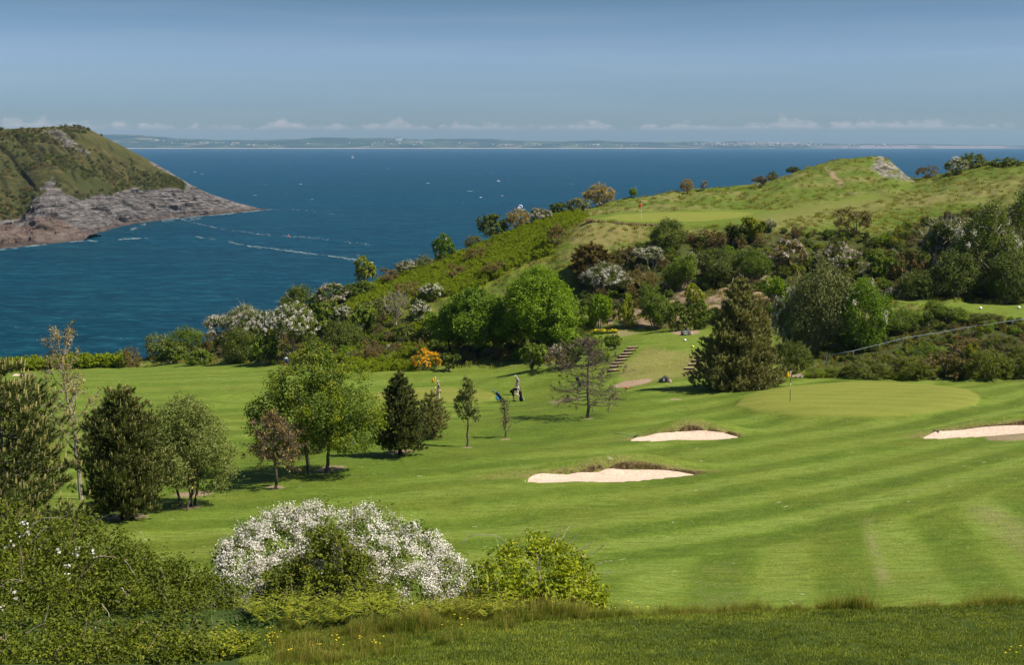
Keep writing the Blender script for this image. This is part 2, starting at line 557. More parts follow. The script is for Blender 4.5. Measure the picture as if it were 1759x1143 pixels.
# pinkish scree between the scrub above the tee
soil = np.maximum(soil, 0.75 * polymask([(1000, 560), (1010, 530), (1100, 500), (1200, 470), (1330, 470), (1330, 560), (1200, 558), (1060, 566)], 6) * sstep(0.42, 0.55, n_mid))
scrub = np.maximum(scrub, polymask([(340, 622), (420, 560), (560, 540), (700, 560), (800, 560), (990, 520), (1000, 450), (1120, 420), (1330, 395), (1500, 410), (1600, 380), (1800, 360), (1800, 510), (1540, 515), (1380, 560), (1020, 562), (985, 620), (760, 625), (480, 625)], 8))
scrub = np.maximum(scrub, polymask([(1390, 648), (1420, 600), (1530, 540), (1680, 545), (1800, 560), (1800, 645)], 5))

# small circles of bare earth round young trunks, worn patches
for (px, py, r) in [(565, 812, 0.9), (473, 841, 0.55), (325, 878, 0.6), (330, 855, 1.0), (803, 768, 0.35), (868, 750, 0.35), (215, 893, 1.0), (688, 782, 0.8), (1010, 719, 0.45), (1160, 690, 0.5)]:
    h = hit1(px, py)
    rr = np.hypot(GX - h[0], (GY - h[1])) / r * (0.75 + 0.5 * n_fine)
    soil = np.maximum(soil, 0.8 * (1 - sstep(0.7, 1.15, rr)))

# --- small relief
ZG = ZG + wild * ((n_mid - 0.5) * 0.9 + (n_fine - 0.5) * 0.35) * (1 - 0.6 * apron) + wild * (n_big - 0.5) * 1.0 * (1 - apron)
ZG = ZG + (1 - wild) * (1 - green) * (1 - near) * (n_big - 0.5) * 0.75
ZG = ZG + gsmooth(gsmooth(g_main, 5, 0), 8, 1) * 0.55
ZG = ZG + rock * (np.abs(fbm(GX / 3, GY / 1.6 + GX * 0.2, 4, 31) - 0.5) * 2.6 - 0.5)
ZG = ZG + near * ((n_mid - 0.5) * 0.10 + (n_fine - 0.5) * 0.04)
# mounds in the far left fairway
for (px, py, rx, ry, hh) in [(385, 690, 4.5, 3.0, 0.9), (345, 700, 4, 3, 0.5), (610, 650, 4, 3, 0.4), (930, 645, 5, 4, 0.5)]:
    h = hit1(px, py)
    ZG = ZG + hh * np.exp(-((GX - h[0]) / rx) ** 2 - ((GY - h[1]) / ry) ** 2)
# turf edge (dark vertical cut) in front of the upper green
# --- bunkers: a bowl with a steep far face and a grassy mound behind
BUNK = []


def bunker(px, py, A, B, rot, mound, seed, label, squash=0.0):
    global ZG, dry, mow, peat_shade
    h = hit1(px, py)
    ca, sa = math.cos(rot), math.sin(rot)
    dx, dy = GX - h[0], GY - h[1]
    a = (dx * ca + dy * sa)
    b = (-dx * sa + dy * ca)
    th = np.arctan2(b / B, a / A)
    wob = 1 + 0.10 * np.sin(2 * th + seed) + 0.07 * np.sin(3 * th + 2 * seed) + 0.05 * np.sin(5 * th + seed * 3)
    r = np.hypot(a / A, b / B) / wob
    back = sstep(-0.15, 0.5, b / B)
    mnd = 1.05 * mound * np.exp(-((a - 0.18 * A) / (A * 0.95)) ** 2) * np.exp(-((b - 1.75 * B) / (1.0 * B)) ** 2) * back * 1.2
    rise = mound * 0.42 * np.exp(-((a - 0.1 * A) / (A * 0.9)) ** 4) * back * sstep(0.98, 1.05, r) * (1 - sstep(1.2, 2.3, r))
    base = ZG
    floor_ = -0.16
    inside = 1 - sstep(0.965, 1.03, r)
    zc = base + np.maximum(mnd, rise) * (1 - inside)
    plane = h[2] - CAMZ + (bil(ZG, np.array([(h[0] + 2) / h[1]]), np.array([h[1]])) - bil(ZG, np.array([(h[0] - 2) / h[1]]), np.array([h[1]])))[0] / 4.0 * dx
    gy_ = (bil(ZG, np.array([h[0] / (h[1] + 3)]), np.array([h[1] + 3])) - bil(ZG, np.array([h[0] / (h[1] - 3)]), np.array([h[1] - 3])))[0] / 6.0
    plane = plane + gy_ * dy
    zi = plane + floor_ - 0.12
    ZG = zc * (1 - inside) + zi * inside
    peat_shade = np.maximum(peat_shade, sstep(0.97, 0.995, r) * (1 - sstep(1.02, 1.10, r + 0.10 * (n_mid - 0.5))) * back * (0.35 + 0.65 * sstep(-0.2, 0.5, a / A)) * (mound > 0.3))  # dark soil band, with the shade of the back wall painted in
    rim = np.exp(-((r - 1.08) / 0.16) ** 2) * back
    dry = np.maximum(dry, rim * 0.95)
    dry = np.maximum(dry, 0.55 * back * sstep(1.0, 1.05, r) * (1 - sstep(1.3, 2.0, r)) * sstep(0.3, 0.6, n_mid))
    mow = mow * (1 - np.clip(back * (1 - sstep(1.6, 2.2, r)), 0, 1))
    BUNK.append(dict(h=h, A=A, B=B, ca=ca, sa=sa, seed=seed, label=label, plane=(
        (bil(ZG, np.array([0.0]), np.array([50.0]))[0]), gy_), gx=None, floor=floor_))
    # the sand bed, a sheet of its own resting in the bowl
    nr, na = 16, 96
    rr, tt = np.meshgrid(np.linspace(0, 1.0, nr), np.linspace(0, 2 * np.pi, na, endpoint=False), indexing='ij')
    w = 1 + 0.10 * np.sin(2 * tt + seed) + 0.07 * np.sin(3 * tt + 2 * seed) + 0.05 * np.sin(5 * tt + seed * 3)
    aa, bb = rr * np.cos(tt) * A * w, rr * np.sin(tt) * B * w
    X = h[0] + aa * ca - bb * sa
    Y = h[1] + aa * sa + bb * ca
    gx_ = (plane[0, 1] - plane[0, 0]) / max(1e-6, (dx[0, 1] - dx[0, 0]))
    Z = h[2] + gx_ * (X - h[0]) + gy_ * (Y - h[1]) + floor_ + 0.30 * sstep(0.1, 1.0, bb / B) * rr * (0.5 + fbm(aa / 1.5 + seed, bb, 2, 5)) + 0.03 * fbm(X * 2, Y * 2, 3, 9)
    Z = Z - 0.05 * sstep(0.93, 1.0, rr) * (1 - sstep(-0.2, 0.2, bb))
    V = np.stack([X.ravel(), Y.ravel(), Z.ravel()], 1)
    i = np.arange(nr - 1)[:, None] * na + np.arange(na)[None, :]
    j = np.arange(nr - 1)[:, None] * na + (np.arange(na)[None, :] + 1) % na
    fq = np.stack([i.ravel(), (i + na).ravel(), (j + na).ravel(), j.ravel()], 1)
    BUNK[-1]['mesh'] = (V, fq)
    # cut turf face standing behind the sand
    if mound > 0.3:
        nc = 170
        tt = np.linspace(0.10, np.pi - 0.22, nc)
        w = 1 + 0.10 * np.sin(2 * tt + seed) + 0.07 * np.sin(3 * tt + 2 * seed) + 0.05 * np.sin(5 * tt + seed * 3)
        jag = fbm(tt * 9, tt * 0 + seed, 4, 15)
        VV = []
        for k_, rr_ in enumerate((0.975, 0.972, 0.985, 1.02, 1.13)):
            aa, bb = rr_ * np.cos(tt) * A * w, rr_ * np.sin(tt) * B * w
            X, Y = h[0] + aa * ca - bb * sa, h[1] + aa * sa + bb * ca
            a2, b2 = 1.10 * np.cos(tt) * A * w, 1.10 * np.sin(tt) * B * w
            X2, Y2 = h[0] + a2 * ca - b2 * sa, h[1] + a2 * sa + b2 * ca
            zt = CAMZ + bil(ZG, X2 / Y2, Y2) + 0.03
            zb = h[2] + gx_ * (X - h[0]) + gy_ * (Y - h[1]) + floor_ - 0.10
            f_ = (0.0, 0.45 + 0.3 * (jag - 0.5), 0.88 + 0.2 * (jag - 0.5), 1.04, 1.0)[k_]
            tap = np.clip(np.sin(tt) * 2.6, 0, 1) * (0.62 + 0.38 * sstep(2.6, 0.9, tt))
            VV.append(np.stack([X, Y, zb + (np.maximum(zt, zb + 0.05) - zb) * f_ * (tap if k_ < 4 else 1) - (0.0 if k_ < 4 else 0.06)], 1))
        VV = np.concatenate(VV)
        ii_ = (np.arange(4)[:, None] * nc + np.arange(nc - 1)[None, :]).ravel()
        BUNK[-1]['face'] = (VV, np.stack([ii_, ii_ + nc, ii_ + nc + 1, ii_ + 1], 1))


bunker(1042, 820, 4.55, 1.30, 0.10, 0.75, 0.6, 'long pale pink sand bunker with a mounded lip, nearest of the bunkers, mid fairway')
bunker(1183, 751, 3.15, 1.12, 0.06, 0.70, 2.1, 'small oval sand bunker just left of the yellow flag green, rake on its left end')
bunker(1722, 742, 4.9, 1.18, 0.06, 0.60, 3.3, 'sand bunker at the right edge of the picture in front of the large green')
bunker(606, 717, 1.5, 0.6, 0.0, 0.12, 4.0, 'tiny sliver of sand seen between the round tree and the dark pine')
bunker(36, 646, 1.5, 0.55, 0.0, 0.15, 5.0, 'tiny far sand patch at the left end of the fairway below the bracken')

# dark turf cliff under the upper green
V = np.stack([GX.ravel(), GY.ravel(), (CAMZ + ZG).ravel()], 1)
nrw, ncl = ZG.shape
ii = (np.arange(nrw - 1)[:, None] * ncl + np.arange(ncl - 1)[None, :]).ravel()
FQ = np.stack([ii, ii + 1, ii + ncl + 1, ii + ncl], 1)
A1 = np.stack([mow * 0.5 + 0.5, wild, dry, soil], -1).reshape(-1, 4)
A2 = np.stack([green, brack, np.maximum(scrub, 0), np.maximum(rock, near * 0)], -1).reshape(-1, 4)
A3 = np.stack([near, tees, semi, peat_shade], -1).reshape(-1, 4)

m, nt, out = new_mat('turf_and_hillside')
geo = nt.nodes.new('ShaderNodeNewGeometry')
pos = geo.outputs['Position']


def attr_rgb(nt, name):
    a = nt.nodes.new('ShaderNodeAttribute')
    a.attribute_name = name
    s = nt.nodes.new('ShaderNodeSeparateColor')
    nt.links.new(a.outputs['Color'], s.inputs[0])
    return s.outputs[0], s.outputs[1], s.outputs[2], a.outputs['Alpha']


a_mow, a_wild, a_dry, a_soil = attr_rgb(nt, 'm1')
a_green, a_brack, a_scrub, a_rock = attr_rgb(nt, 'm2')
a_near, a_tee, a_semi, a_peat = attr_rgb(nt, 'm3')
nb = noise(nt, pos, 0.22, 5, 0.6)
nm = noise(nt, pos, 1.3, 5, 0.65)
nf = noise(nt, pos, 9.0, 4, 0.7)
nfib = noise(nt, mapping(nt, pos, (3.0, 14.0, 8.0), (0, 0, 0.35)), 1.0, 4, 0.7)
mow_j = math_node(nt, 'ADD', a_mow, math_node(nt, 'MULTIPLY', math_node(nt, 'SUBTRACT', nm, 0.5), 0.7))
lawn = ramp(nt, mow_j, [(0.05, (0.062, 0.100, 0.008)), (0.35, (0.094, 0.150, 0.012)), (0.6, (0.138, 0.198, 0.022)), (0.95, (0.200, 0.258, 0.048))])
lawn = mixc(nt, ramp(nt, nb, [(0.42, 0.0), (0.72, 0.65)]), lawn, (0.155, 0.168, 0.020))
lawn = mixc(nt, ramp(nt, nfib, [(0.3, 0.40), (0.55, 0.0)]), lawn, (0.045, 0.085, 0.008))
nlong = noise(nt, mapping(nt, pos, (0.7, 3.2, 2.0), (0, 0, 0.3)), 1.0, 5, 0.7)
lawn = mixc(nt, ramp(nt, nlong, [(0.36, 0.55), (0.52, 0.0)]), lawn, (0.055, 0.090, 0.007))
lawn = mixc(nt, ramp(nt, nlong, [(0.54, 0.0), (0.72, 0.40)]), lawn, (0.21, 0.24, 0.06))
lawn = mixc(nt, ramp(nt, nf, [(0.52, 0.0), (0.75, 0.65)]), lawn, (0.24, 0.28, 0.075))
lawn = mixc(nt, ramp(nt, nf, [(0.28, 0.7), (0.47, 0.0)]), lawn, (0.038, 0.070, 0.005))
ng = noise(nt, pos, 3.6, 4, 0.75)
lawn = mixc(nt, ramp(nt, ng, [(0.30, 0.5), (0.46, 0.0)]), lawn, (0.050, 0.085, 0.006))
lawn = mixc(nt, ramp(nt, ng, [(0.58, 0.0), (0.74, 0.45)]), lawn, (0.215, 0.225, 0.060))
lawn = mixc(nt, ramp(nt, noise(nt, pos, 1.7, 2, 0.5), [(0.735, 0.0), (0.76, 0.6)]), lawn, (0.42, 0.42, 0.28))
grn = mixc(nt, a_mow, (0.165, 0.190, 0.030), (0.212, 0.222, 0.042))
grn = mixc(nt, ramp(nt, nm, [(0.4, 0.0), (0.75, 0.5)]), grn, (0.235, 0.205, 0.046))
nearc = ramp(nt, nm, [(0.3, (0.030, 0.052, 0.010)), (0.6, (0.050, 0.078, 0.016)), (0.8, (0.072, 0.090, 0.026))])
wildc = ramp(nt, nm, [(0.28, (0.055, 0.078, 0.010)), (0.45, (0.098, 0.125, 0.018)), (0.6, (0.140, 0.155, 0.028)), (0.8, (0.205, 0.185, 0.060))])
wildc = mixc(nt, ramp(nt, nb, [(0.40, 0.0), (0.62, 0.7)]), wildc, (0.085, 0.140, 0.016))
wildc = mixc(nt, ramp(nt, noise(nt, mapping(nt, pos, (0.07, 0.16, 0.2), (0, 0, 0.3)), 1.0, 5, 0.65), [(0.50, 0.0), (0.66, 0.75)]), wildc, (0.215, 0.190, 0.070))
wildc = mixc(nt, ramp(nt, nfib, [(0.3, 0.5), (0.55, 0.0)]), wildc, (0.028, 0.043, 0.009))
wildc = mixc(nt, math_node(nt, 'MULTIPLY', a_scrub, 0.8), wildc, (0.040, 0.045, 0.014))
brc = ramp(nt, nm, [(0.3, (0.110, 0.130, 0.008)), (0.5, (0.205, 0.220, 0.012)), (0.75, (0.255, 0.270, 0.022))])
brc = mixc(nt, ramp(nt, nf, [(0.35, 0.6), (0.6, 0.0)]), brc, (0.04, 0.058, 0.006))
dryc = ramp(nt, nf, [(0.3, (0.075, 0.070, 0.016)), (0.5, (0.190, 0.165, 0.055)), (0.75, (0.33, 0.25, 0.125))])
soilc = ramp(nt, nf, [(0.3, (0.20, 0.13, 0.09)), (0.7, (0.42, 0.29, 0.21))])
rockc = ramp(nt, noise(nt, mapping(nt, pos, (0.6, 0.6, 1.6), (0.3, 0.2, 0)), 1.0, 6, 0.7), [(0.35, (0.05, 0.045, 0.04)), (0.5, (0.17, 0.16, 0.135)), (0.7, (0.36, 0.335, 0.29))])
c = mixc(nt, a_green, lawn, grn)
c = mixc(nt, a_near, c, nearc)
c = mixc(nt, a_wild, c, wildc)
c = mixc(nt, a_brack, c, brc)
dn_ = math_node(nt, 'MULTIPLY', a_dry, ramp(nt, nm, [(0.25, 0.25), (0.55, 1.0)]))
c = mixc(nt, dn_, c, dryc)
c = mixc(nt, math_node(nt, 'MULTIPLY', a_soil, ramp(nt, nf, [(0.3, 0.55), (0.5, 1.0)])), c, soilc)
c = mixc(nt, math_node(nt, 'MULTIPLY', a_rock, ramp(nt, nm, [(0.35, 0.0), (0.5, 1.0)])), c, rockc)
c = mixc(nt, math_node(nt, 'MULTIPLY', a_peat, ramp(nt, nf, [(0.3, 1.0), (0.6, 0.6)])), c, (0.050, 0.032, 0.018))  # soil colour that also carries the painted wall shade
hgt = math_node(nt, 'ADD', nf, math_node(nt, 'MULTIPLY', nm, 1.5))
principled(nt, out, c, 0.9, 0.08, hgt, 0.55, 0.10)
ground_mat = m
me = make_mesh('ground', V, [FQ], ground_mat, {'m1': ('FLOAT_COLOR', A1), 'm2': ('FLOAT_COLOR', A2), 'm3': ('FLOAT_COLOR', A3)}, smooth=True)
link('ground', me, label='mown fairways, greens and rough grassy hillside of the golf course', kind='structure')

# sand
m, nt, out = new_mat('bunker_sand')
geo = nt.nodes.new('ShaderNodeNewGeometry')
n_ = noise(nt, geo.outputs['Position'], 6.0, 5, 0.65)
nrk = noise(nt, mapping(nt, geo.outputs['Position'], (2, 14, 1), (0, 0, 0.3)), 1.0, 3, 0.6)
sc_ = ramp(nt, n_, [(0.28, (0.44, 0.32, 0.24)), (0.62, (0.64, 0.50, 0.39))])
principled(nt, out, sc_, 0.95, 0.05, math_node(nt, 'ADD', n_, nrk), 0.5, 0.05)
sand_mat = m
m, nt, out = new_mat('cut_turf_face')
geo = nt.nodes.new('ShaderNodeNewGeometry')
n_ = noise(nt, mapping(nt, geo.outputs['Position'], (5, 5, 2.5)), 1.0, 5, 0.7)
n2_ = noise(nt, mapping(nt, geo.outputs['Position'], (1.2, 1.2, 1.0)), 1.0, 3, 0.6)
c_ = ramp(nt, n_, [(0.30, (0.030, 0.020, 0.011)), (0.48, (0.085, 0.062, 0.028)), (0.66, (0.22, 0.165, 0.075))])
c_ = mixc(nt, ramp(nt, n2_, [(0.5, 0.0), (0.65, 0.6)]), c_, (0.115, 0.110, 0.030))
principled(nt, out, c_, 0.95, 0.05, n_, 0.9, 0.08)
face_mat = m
for k, b in enumerate(BUNK):
    V_, F_ = b['mesh']
    if 'face' in b:
        t = thing('sand_bunker', b['label'], 'bunker', tuple(b['h']), 'sand bunkers on the course')
        link('sand', make_mesh('sand', V_ - b['h'], [F_], sand_mat, smooth=True), t)
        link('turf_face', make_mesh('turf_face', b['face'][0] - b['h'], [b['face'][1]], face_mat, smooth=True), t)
    else:
        link('sand_bunker', make_mesh('sand_bunker', V_, [F_], sand_mat, smooth=True), label=b['label'], cat='bunker', group='sand bunkers on the course')
# dark cut edge along the front of the upper green
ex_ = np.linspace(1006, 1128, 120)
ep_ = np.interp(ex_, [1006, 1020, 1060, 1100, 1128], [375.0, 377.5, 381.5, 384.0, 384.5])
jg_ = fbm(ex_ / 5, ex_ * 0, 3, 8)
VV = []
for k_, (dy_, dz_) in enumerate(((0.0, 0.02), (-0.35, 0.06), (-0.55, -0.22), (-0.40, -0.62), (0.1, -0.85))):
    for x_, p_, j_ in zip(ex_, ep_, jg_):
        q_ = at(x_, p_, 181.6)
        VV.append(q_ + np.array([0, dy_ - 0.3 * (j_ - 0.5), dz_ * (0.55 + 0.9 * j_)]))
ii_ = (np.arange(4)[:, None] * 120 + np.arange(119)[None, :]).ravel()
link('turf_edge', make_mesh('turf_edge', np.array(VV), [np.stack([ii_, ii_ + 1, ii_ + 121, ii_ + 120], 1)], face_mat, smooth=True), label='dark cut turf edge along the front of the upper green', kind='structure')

# ------------------------------------------------------------------ sea
def seaY(py):
    return CAMZ / -ray(0, py)[1]


m, nt, out = new_mat('sea_water')
geo = nt.nodes.new('ShaderNodeNewGeometry')
pos = geo.outputs['Position']
w1 = noise(nt, mapping(nt, pos, (0.075, 0.13, 1), (0, 0, 0.25)), 1.0, 6, 0.72)
w2 = noise(nt, mapping(nt, pos, (0.012, 0.030, 1), (0, 0, -0.15)), 1.0, 4, 0.6)
w3 = noise(nt, mapping(nt, pos, (0.0016, 0.006, 1), (0, 0, 0.1)), 1.0, 3, 0.55)
sp = nt.nodes.new('ShaderNodeSeparateXYZ')
nt.links.new(pos, sp.inputs[0])
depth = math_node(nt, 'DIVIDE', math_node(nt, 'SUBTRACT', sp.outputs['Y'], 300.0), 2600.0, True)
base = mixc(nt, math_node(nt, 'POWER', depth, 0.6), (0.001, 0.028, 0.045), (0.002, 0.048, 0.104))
base = mixc(nt, ramp(nt, w3, [(0.35, 0.0), (0.7, 0.6)]), base, (0.003, 0.024, 0.046))
base = mixc(nt, ramp(nt, w2, [(0.45, 0.0), (0.7, 0.45)]), base, (0.007, 0.056, 0.078))
base = mixc(nt, ramp(nt, w1, [(0.30, 0.75), (0.47, 0.0)]), base, (0.0015, 0.016, 0.026))  # wave troughs shaded and crests lightened in the colour itself
base = mixc(nt, ramp(nt, w1, [(0.52, 0.0), (0.70, 0.75)]), base, (0.010, 0.088, 0.118))
w4 = noise(nt, mapping(nt, pos, (0.20, 0.32, 1), (0, 0, 0.4)), 1.0, 3, 0.6)
base = mixc(nt, ramp(nt, w4, [(0.55, 0.0), (0.72, 0.5)]), base, (0.018, 0.115, 0.150))
# scattered white horses
wc = noise(nt, mapping(nt, pos, (0.075, 0.022, 1), (0, 0, 0.0)), 1.0, 2, 0.5)
wp = noise(nt, mapping(nt, pos, (0.0022, 0.005, 1)), 1.0, 2, 0.5)
wcf = math_node(nt, 'ADD', wc, math_node(nt, 'MULTIPLY', math_node(nt, 'SUBTRACT', wp, 0.5), 0.25))
wcf = ramp(nt, wcf, [(0.735, 0.0), (0.77, 0.9)])
far_ok = math_node(nt, 'DIVIDE', math_node(nt, 'SUBTRACT', sp.outputs['Y'], 900.0), 600.0, True)
wcf = math_node(nt, 'MULTIPLY', math_node(nt, 'MULTIPLY', wcf, far_ok), 0.8)
base = mixc(nt, wcf, base, (0.62, 0.68, 0.70))
hgt = math_node(nt, 'ADD', math_node(nt, 'MULTIPLY', w1, 1.0), math_node(nt, 'MULTIPLY', w2, 3.0))
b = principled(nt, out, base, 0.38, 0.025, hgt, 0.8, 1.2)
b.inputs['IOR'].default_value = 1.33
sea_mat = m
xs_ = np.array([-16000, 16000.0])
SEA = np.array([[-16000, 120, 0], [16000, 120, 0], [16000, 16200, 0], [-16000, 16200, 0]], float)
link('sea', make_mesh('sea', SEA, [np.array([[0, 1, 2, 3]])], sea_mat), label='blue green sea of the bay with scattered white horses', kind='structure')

# ------------------------------------------------------------------ headland across the bay
HPX = np.concatenate([np.linspace(-520, -20, 60), np.linspace(-15, 478, 420)])


def hl(pts):
    p = np.array(pts, float)
    return np.interp(HPX, p[:, 0], p[:, 1])


pyW = hl([(-520, 470), (-100, 441), (0, 429), (60, 421), (110, 413), (150, 405), (180, 398), (200, 391), (240, 383), (290, 377), (340, 372), (400, 366.5), (440, 362), (455, 360), (478, 357)])
YW = CAMZ / -ray(0, pyW)[1]
pyR = hl([(-520, 390), (0, 376), (45, 372), (60, 350), (80, 330), (115, 326), (147, 343), (175, 329), (196, 337), (217, 322), (270, 325), (297, 321), (330, 330), (400, 352), (455, 359.6), (478, 357)])
pyT = hl([(-520, 250), (-100, 226), (0, 222), (60, 219), (130, 216), (150, 218), (165, 224), (200, 243), (240, 264), (290, 292), (330, 318), (360, 332), (400, 346), (440, 357), (455, 360), (478, 357.5)])
YT = hl([(-520, 930), (0, 990), (150, 1000), (240, 1030), (330, 1070), (400, 1092), (455, 1120), (478, 1160)])
pyR, pyT, pyW = gsmooth(pyR, 7), np.minimum(gsmooth(pyT, 4), gsmooth(pyW, 4) - 0.0), gsmooth(pyW, 3)
YR = YW + np.clip((YT - YW) * 0.33, 2, 90)
sW = ray(HPX, pyW)[0]
zW = np.zeros_like(HPX)
zR = CAMZ + ray(0, pyR)[1] * YR
zT = CAMZ + ray(0, pyT)[1] * YT
zR = np.maximum(zR, 0.5 * sstep(478, 440, HPX))
zT = np.maximum(zT, 0.8 * sstep(478, 445, HPX))
tip = 1 - sstep(452, 476, HPX)
zR, zT = zR * tip - 1 * (1 - tip), zT * tip - 1 * (1 - tip)
hrows = []
for t in np.linspace(0, 1, 6)[:-1]:
    hrows.append((YW - 35 * (1 - t), zW - 7 * (1 - t) - 0.3))
for t in np.linspace(0, 1, 71)[:-1]:
    e = t ** 0.8
    hrows.append((YW + (YR - YW) * t, (zR) * e))
for t in np.linspace(0, 1, 91)[:-1]:
    e = t + 0.10 * np.sin(np.pi * t)
    hrows.append((YR + (YT - YR) * t, zR + (zT - zR) * e))
for t in np.linspace(0, 1, 14):
    hrows.append((YT + 160 * t, zT * (1 - t * t) - 12 * t - 0.0))
HY_ = np.array([r[0] for r in hrows])
HZ_ = np.array([r[1] for r in hrows])
HX_ = HY_ * sW[None, :]
nr_, nc_ = HY_.shape
rowt = np.arange(nr_)[:, None] * np.ones((1, nc_))
# rock band mask: below the grass line, plus the bare ridge down to the tip and a limestone scar high up
n_h = fbm(HX_ / 26, HZ_ / 9, 4, 41)
hrock = 1 - sstep(70, 84, rowt + (n_h - 0.5) * 40 + (fbm(HX_ / 70, HZ_ / 30, 3, 44) - 0.5) * 16)
edge = sstep(225, 300, HPX)[None, :] * np.ones_like(HY_)
hrock = np.maximum(hrock, edge * sstep(140, 168, rowt + (n_h - 0.5) * 30))
hrock = np.maximum(hrock, sstep(300, 345, HPX)[None, :] * np.ones_like(HY_))
scar = np.exp(-(((HPX[None, :] - (85 + (166 - rowt) * 1.4)) / 32.0) ** 2)) * sstep(112, 128, rowt) * (1 - sstep(158, 166, rowt)) * (HPX[None, :] > 20)
hrock = np.maximum(hrock, 0.46 * sstep(0.50, 0.72, scar * (0.35 + 1.1 * fbm(HX_ / 12, HZ_ / 4, 4, 43))))
# displaced strata
u_ = HX_ * 0.94 + HZ_ * 0.34
v_ = HZ_ * 0.94 - HX_ * 0.34 + HY_ * 0.25
strat = np.abs(fbm(u_ / 55, v_ / 3.2, 5, 51, 0.6) - 0.5) * 2
crag = np.abs(fbm(HX_ / 14, HZ_ / 10 + HY_ / 20, 5, 61, 0.55) - 0.5) * 2
amp = sstep(3, 12, rowt) * (1 - sstep(166, 172, rowt)) * np.clip((YT - YW) / 60, 0.12, 1)[None, :]
lv = v_ / 6.5 + 1.6 * fbm(u_ / 45, HZ_ / 30, 3, 55)
saw = (lv - np.floor(lv)) ** 1.6
lv2 = u_ / 17.0 + 1.5 * fbm(u_ / 60, v_ / 12, 3, 56)
saw2 = (lv2 - np.floor(lv2)) ** 2
disp = (hrock * (saw * 4.2 + saw2 * 3.0 + strat * 3.0 + crag * 6.0 - 6.0) + (1 - hrock) * (fbm(HX_ / 22, HY_ / 30, 4, 71) - 0.5) * 3.5) * amp
topw = 1 - 0.8 * sstep(150, 164, rowt)
HYd = HY_ - disp * 1.2 * topw
HZd = HZ_ + disp * 0.55 * topw
# gullies in the grass slope
gul = np.abs(fbm((HPX[None, :] + (rowt - 100) * 0.9) / 34.0, rowt / 60.0, 3, 77) - 0.5) * 2
HZd = HZd - 3.0 * (1 - sstep(0.0, 0.30, gul)) * sstep(74, 95, rowt) * (1 - sstep(150, 166, rowt)) * (1 - sstep(260, 320, HPX))[None, :]
# low promontory of reddish rock in front
prom = np.exp(-((HY_ - np.interp(HPX, [-520, 0, 120, 243], [640, 735, 770, 800])[None, :]) / 20.0) ** 2) * np.interp(HPX, [-520, -60, 40, 150, 225, 246], [9, 8.5, 9.0, 6.5, 2.2, 0])[None, :]
prom = prom * (0.65 + 0.8 * crag)
HZd = np.maximum(HZd, prom - 2.2)
promm = sstep(0.8, 3, prom)
hrock = np.maximum(hrock, promm * (HZd < prom + 1))
V = np.stack([(HYd * sW[None, :]).ravel(), HYd.ravel(), HZd.ravel()], 1)
ii = (np.arange(nr_ - 1)[:, None] * nc_ + np.arange(nc_ - 1)[None, :]).ravel()
FQ = np.stack([ii, ii + 1, ii + nc_ + 1, ii + nc_], 1)
HEAD_V = V.reshape(HYd.shape + (3,))
HEAD_ROCK = hrock
nH_cols = HYd.shape[1]
warm = np.clip(promm + (1 - sstep(1.0, 5.0, HZd)) * 0.6, 0, 1)
AH = np.stack([hrock, warm, sstep(120, 166, rowt), np.ones_like(hrock)], -1).reshape(-1, 4)

m, nt, out = new_mat('headland_rock_and_turf')
geo = nt.nodes.new('ShaderNodeNewGeometry')
pos = geo.outputs['Position']
h_r, h_w, h_t, _ = attr_rgb(nt, 'h1')
st = noise(nt, mapping(nt, pos, (0.03, 0.05, 0.75), (0, 0.36, 0)), 1.0, 8, 0.74)
s2 = noise(nt, pos, 0.16, 6, 0.7)
s3 = noise(nt, pos, 0.035, 5, 0.6)
rk = ramp(nt, st, [(0.30, (0.022, 0.019, 0.018)), (0.43, (0.105, 0.092, 0.088)), (0.55, (0.205, 0.185, 0.178)), (0.75, (0.330, 0.30, 0.285))])
rk = mixc(nt, ramp(nt, s2, [(0.32, 0.7), (0.5, 0.0)]), rk, (0.045, 0.038, 0.034))
rk = mixc(nt, math_node(nt, 'MULTIPLY', h_w, 0.55), rk, (0.165, 0.105, 0.075))
spz = nt.nodes.new('ShaderNodeSeparateXYZ')
nt.links.new(pos, spz.inputs[0])
wet = ramp(nt, math_node(nt, 'ADD', spz.outputs['Z'], math_node(nt, 'MULTIPLY', s2, 3.0)), [(0.0, 1.0), (1.0, 1.0)])
low_darkf = math_node(nt, 'SUBTRACT', 1.0, math_node(nt, 'DIVIDE', math_node(nt, 'ADD', spz.outputs['Z'], math_node(nt, 'MULTIPLY', s2, 2.0)), 4.2, True))
rk = mixc(nt, math_node(nt, 'MULTIPLY', low_darkf, 0.75), rk, (0.022, 0.018, 0.014))  # rock gets darker towards the waterline
gr = ramp(nt, s2, [(0.30, (0.024, 0.024, 0.007)), (0.46, (0.055, 0.052, 0.014)), (0.60, (0.098, 0.085, 0.028)), (0.78, (0.165, 0.128, 0.055))])
gr = mixc(nt, ramp(nt, s3, [(0.40, 0.0), (0.62, 0.75)]), gr, (0.044, 0.055, 0.014))
gr = mixc(nt, math_node(nt, 'MULTIPLY', h_t, 0.35), gr, (0.130, 0.120, 0.040))
hf = ramp(nt, math_node(nt, 'ADD', h_r, math_node(nt, 'MULTIPLY', math_node(nt, 'SUBTRACT', s2, 0.5), 0.9)), [(0.38, 0.0), (0.55, 1.0)])
c = mixc(nt, hf, gr, rk)
principled(nt, out, c, 0.9, 0.1, math_node(nt, 'ADD', math_node(nt, 'MULTIPLY', st, 2.0), s2), 0.9, 1.6)
link('headland', make_mesh('headland', V, [FQ], m, {'h1': ('FLOAT_COLOR', AH)}, smooth=True), label='grassy headland with grey rock cliffs across the bay', kind='structure')

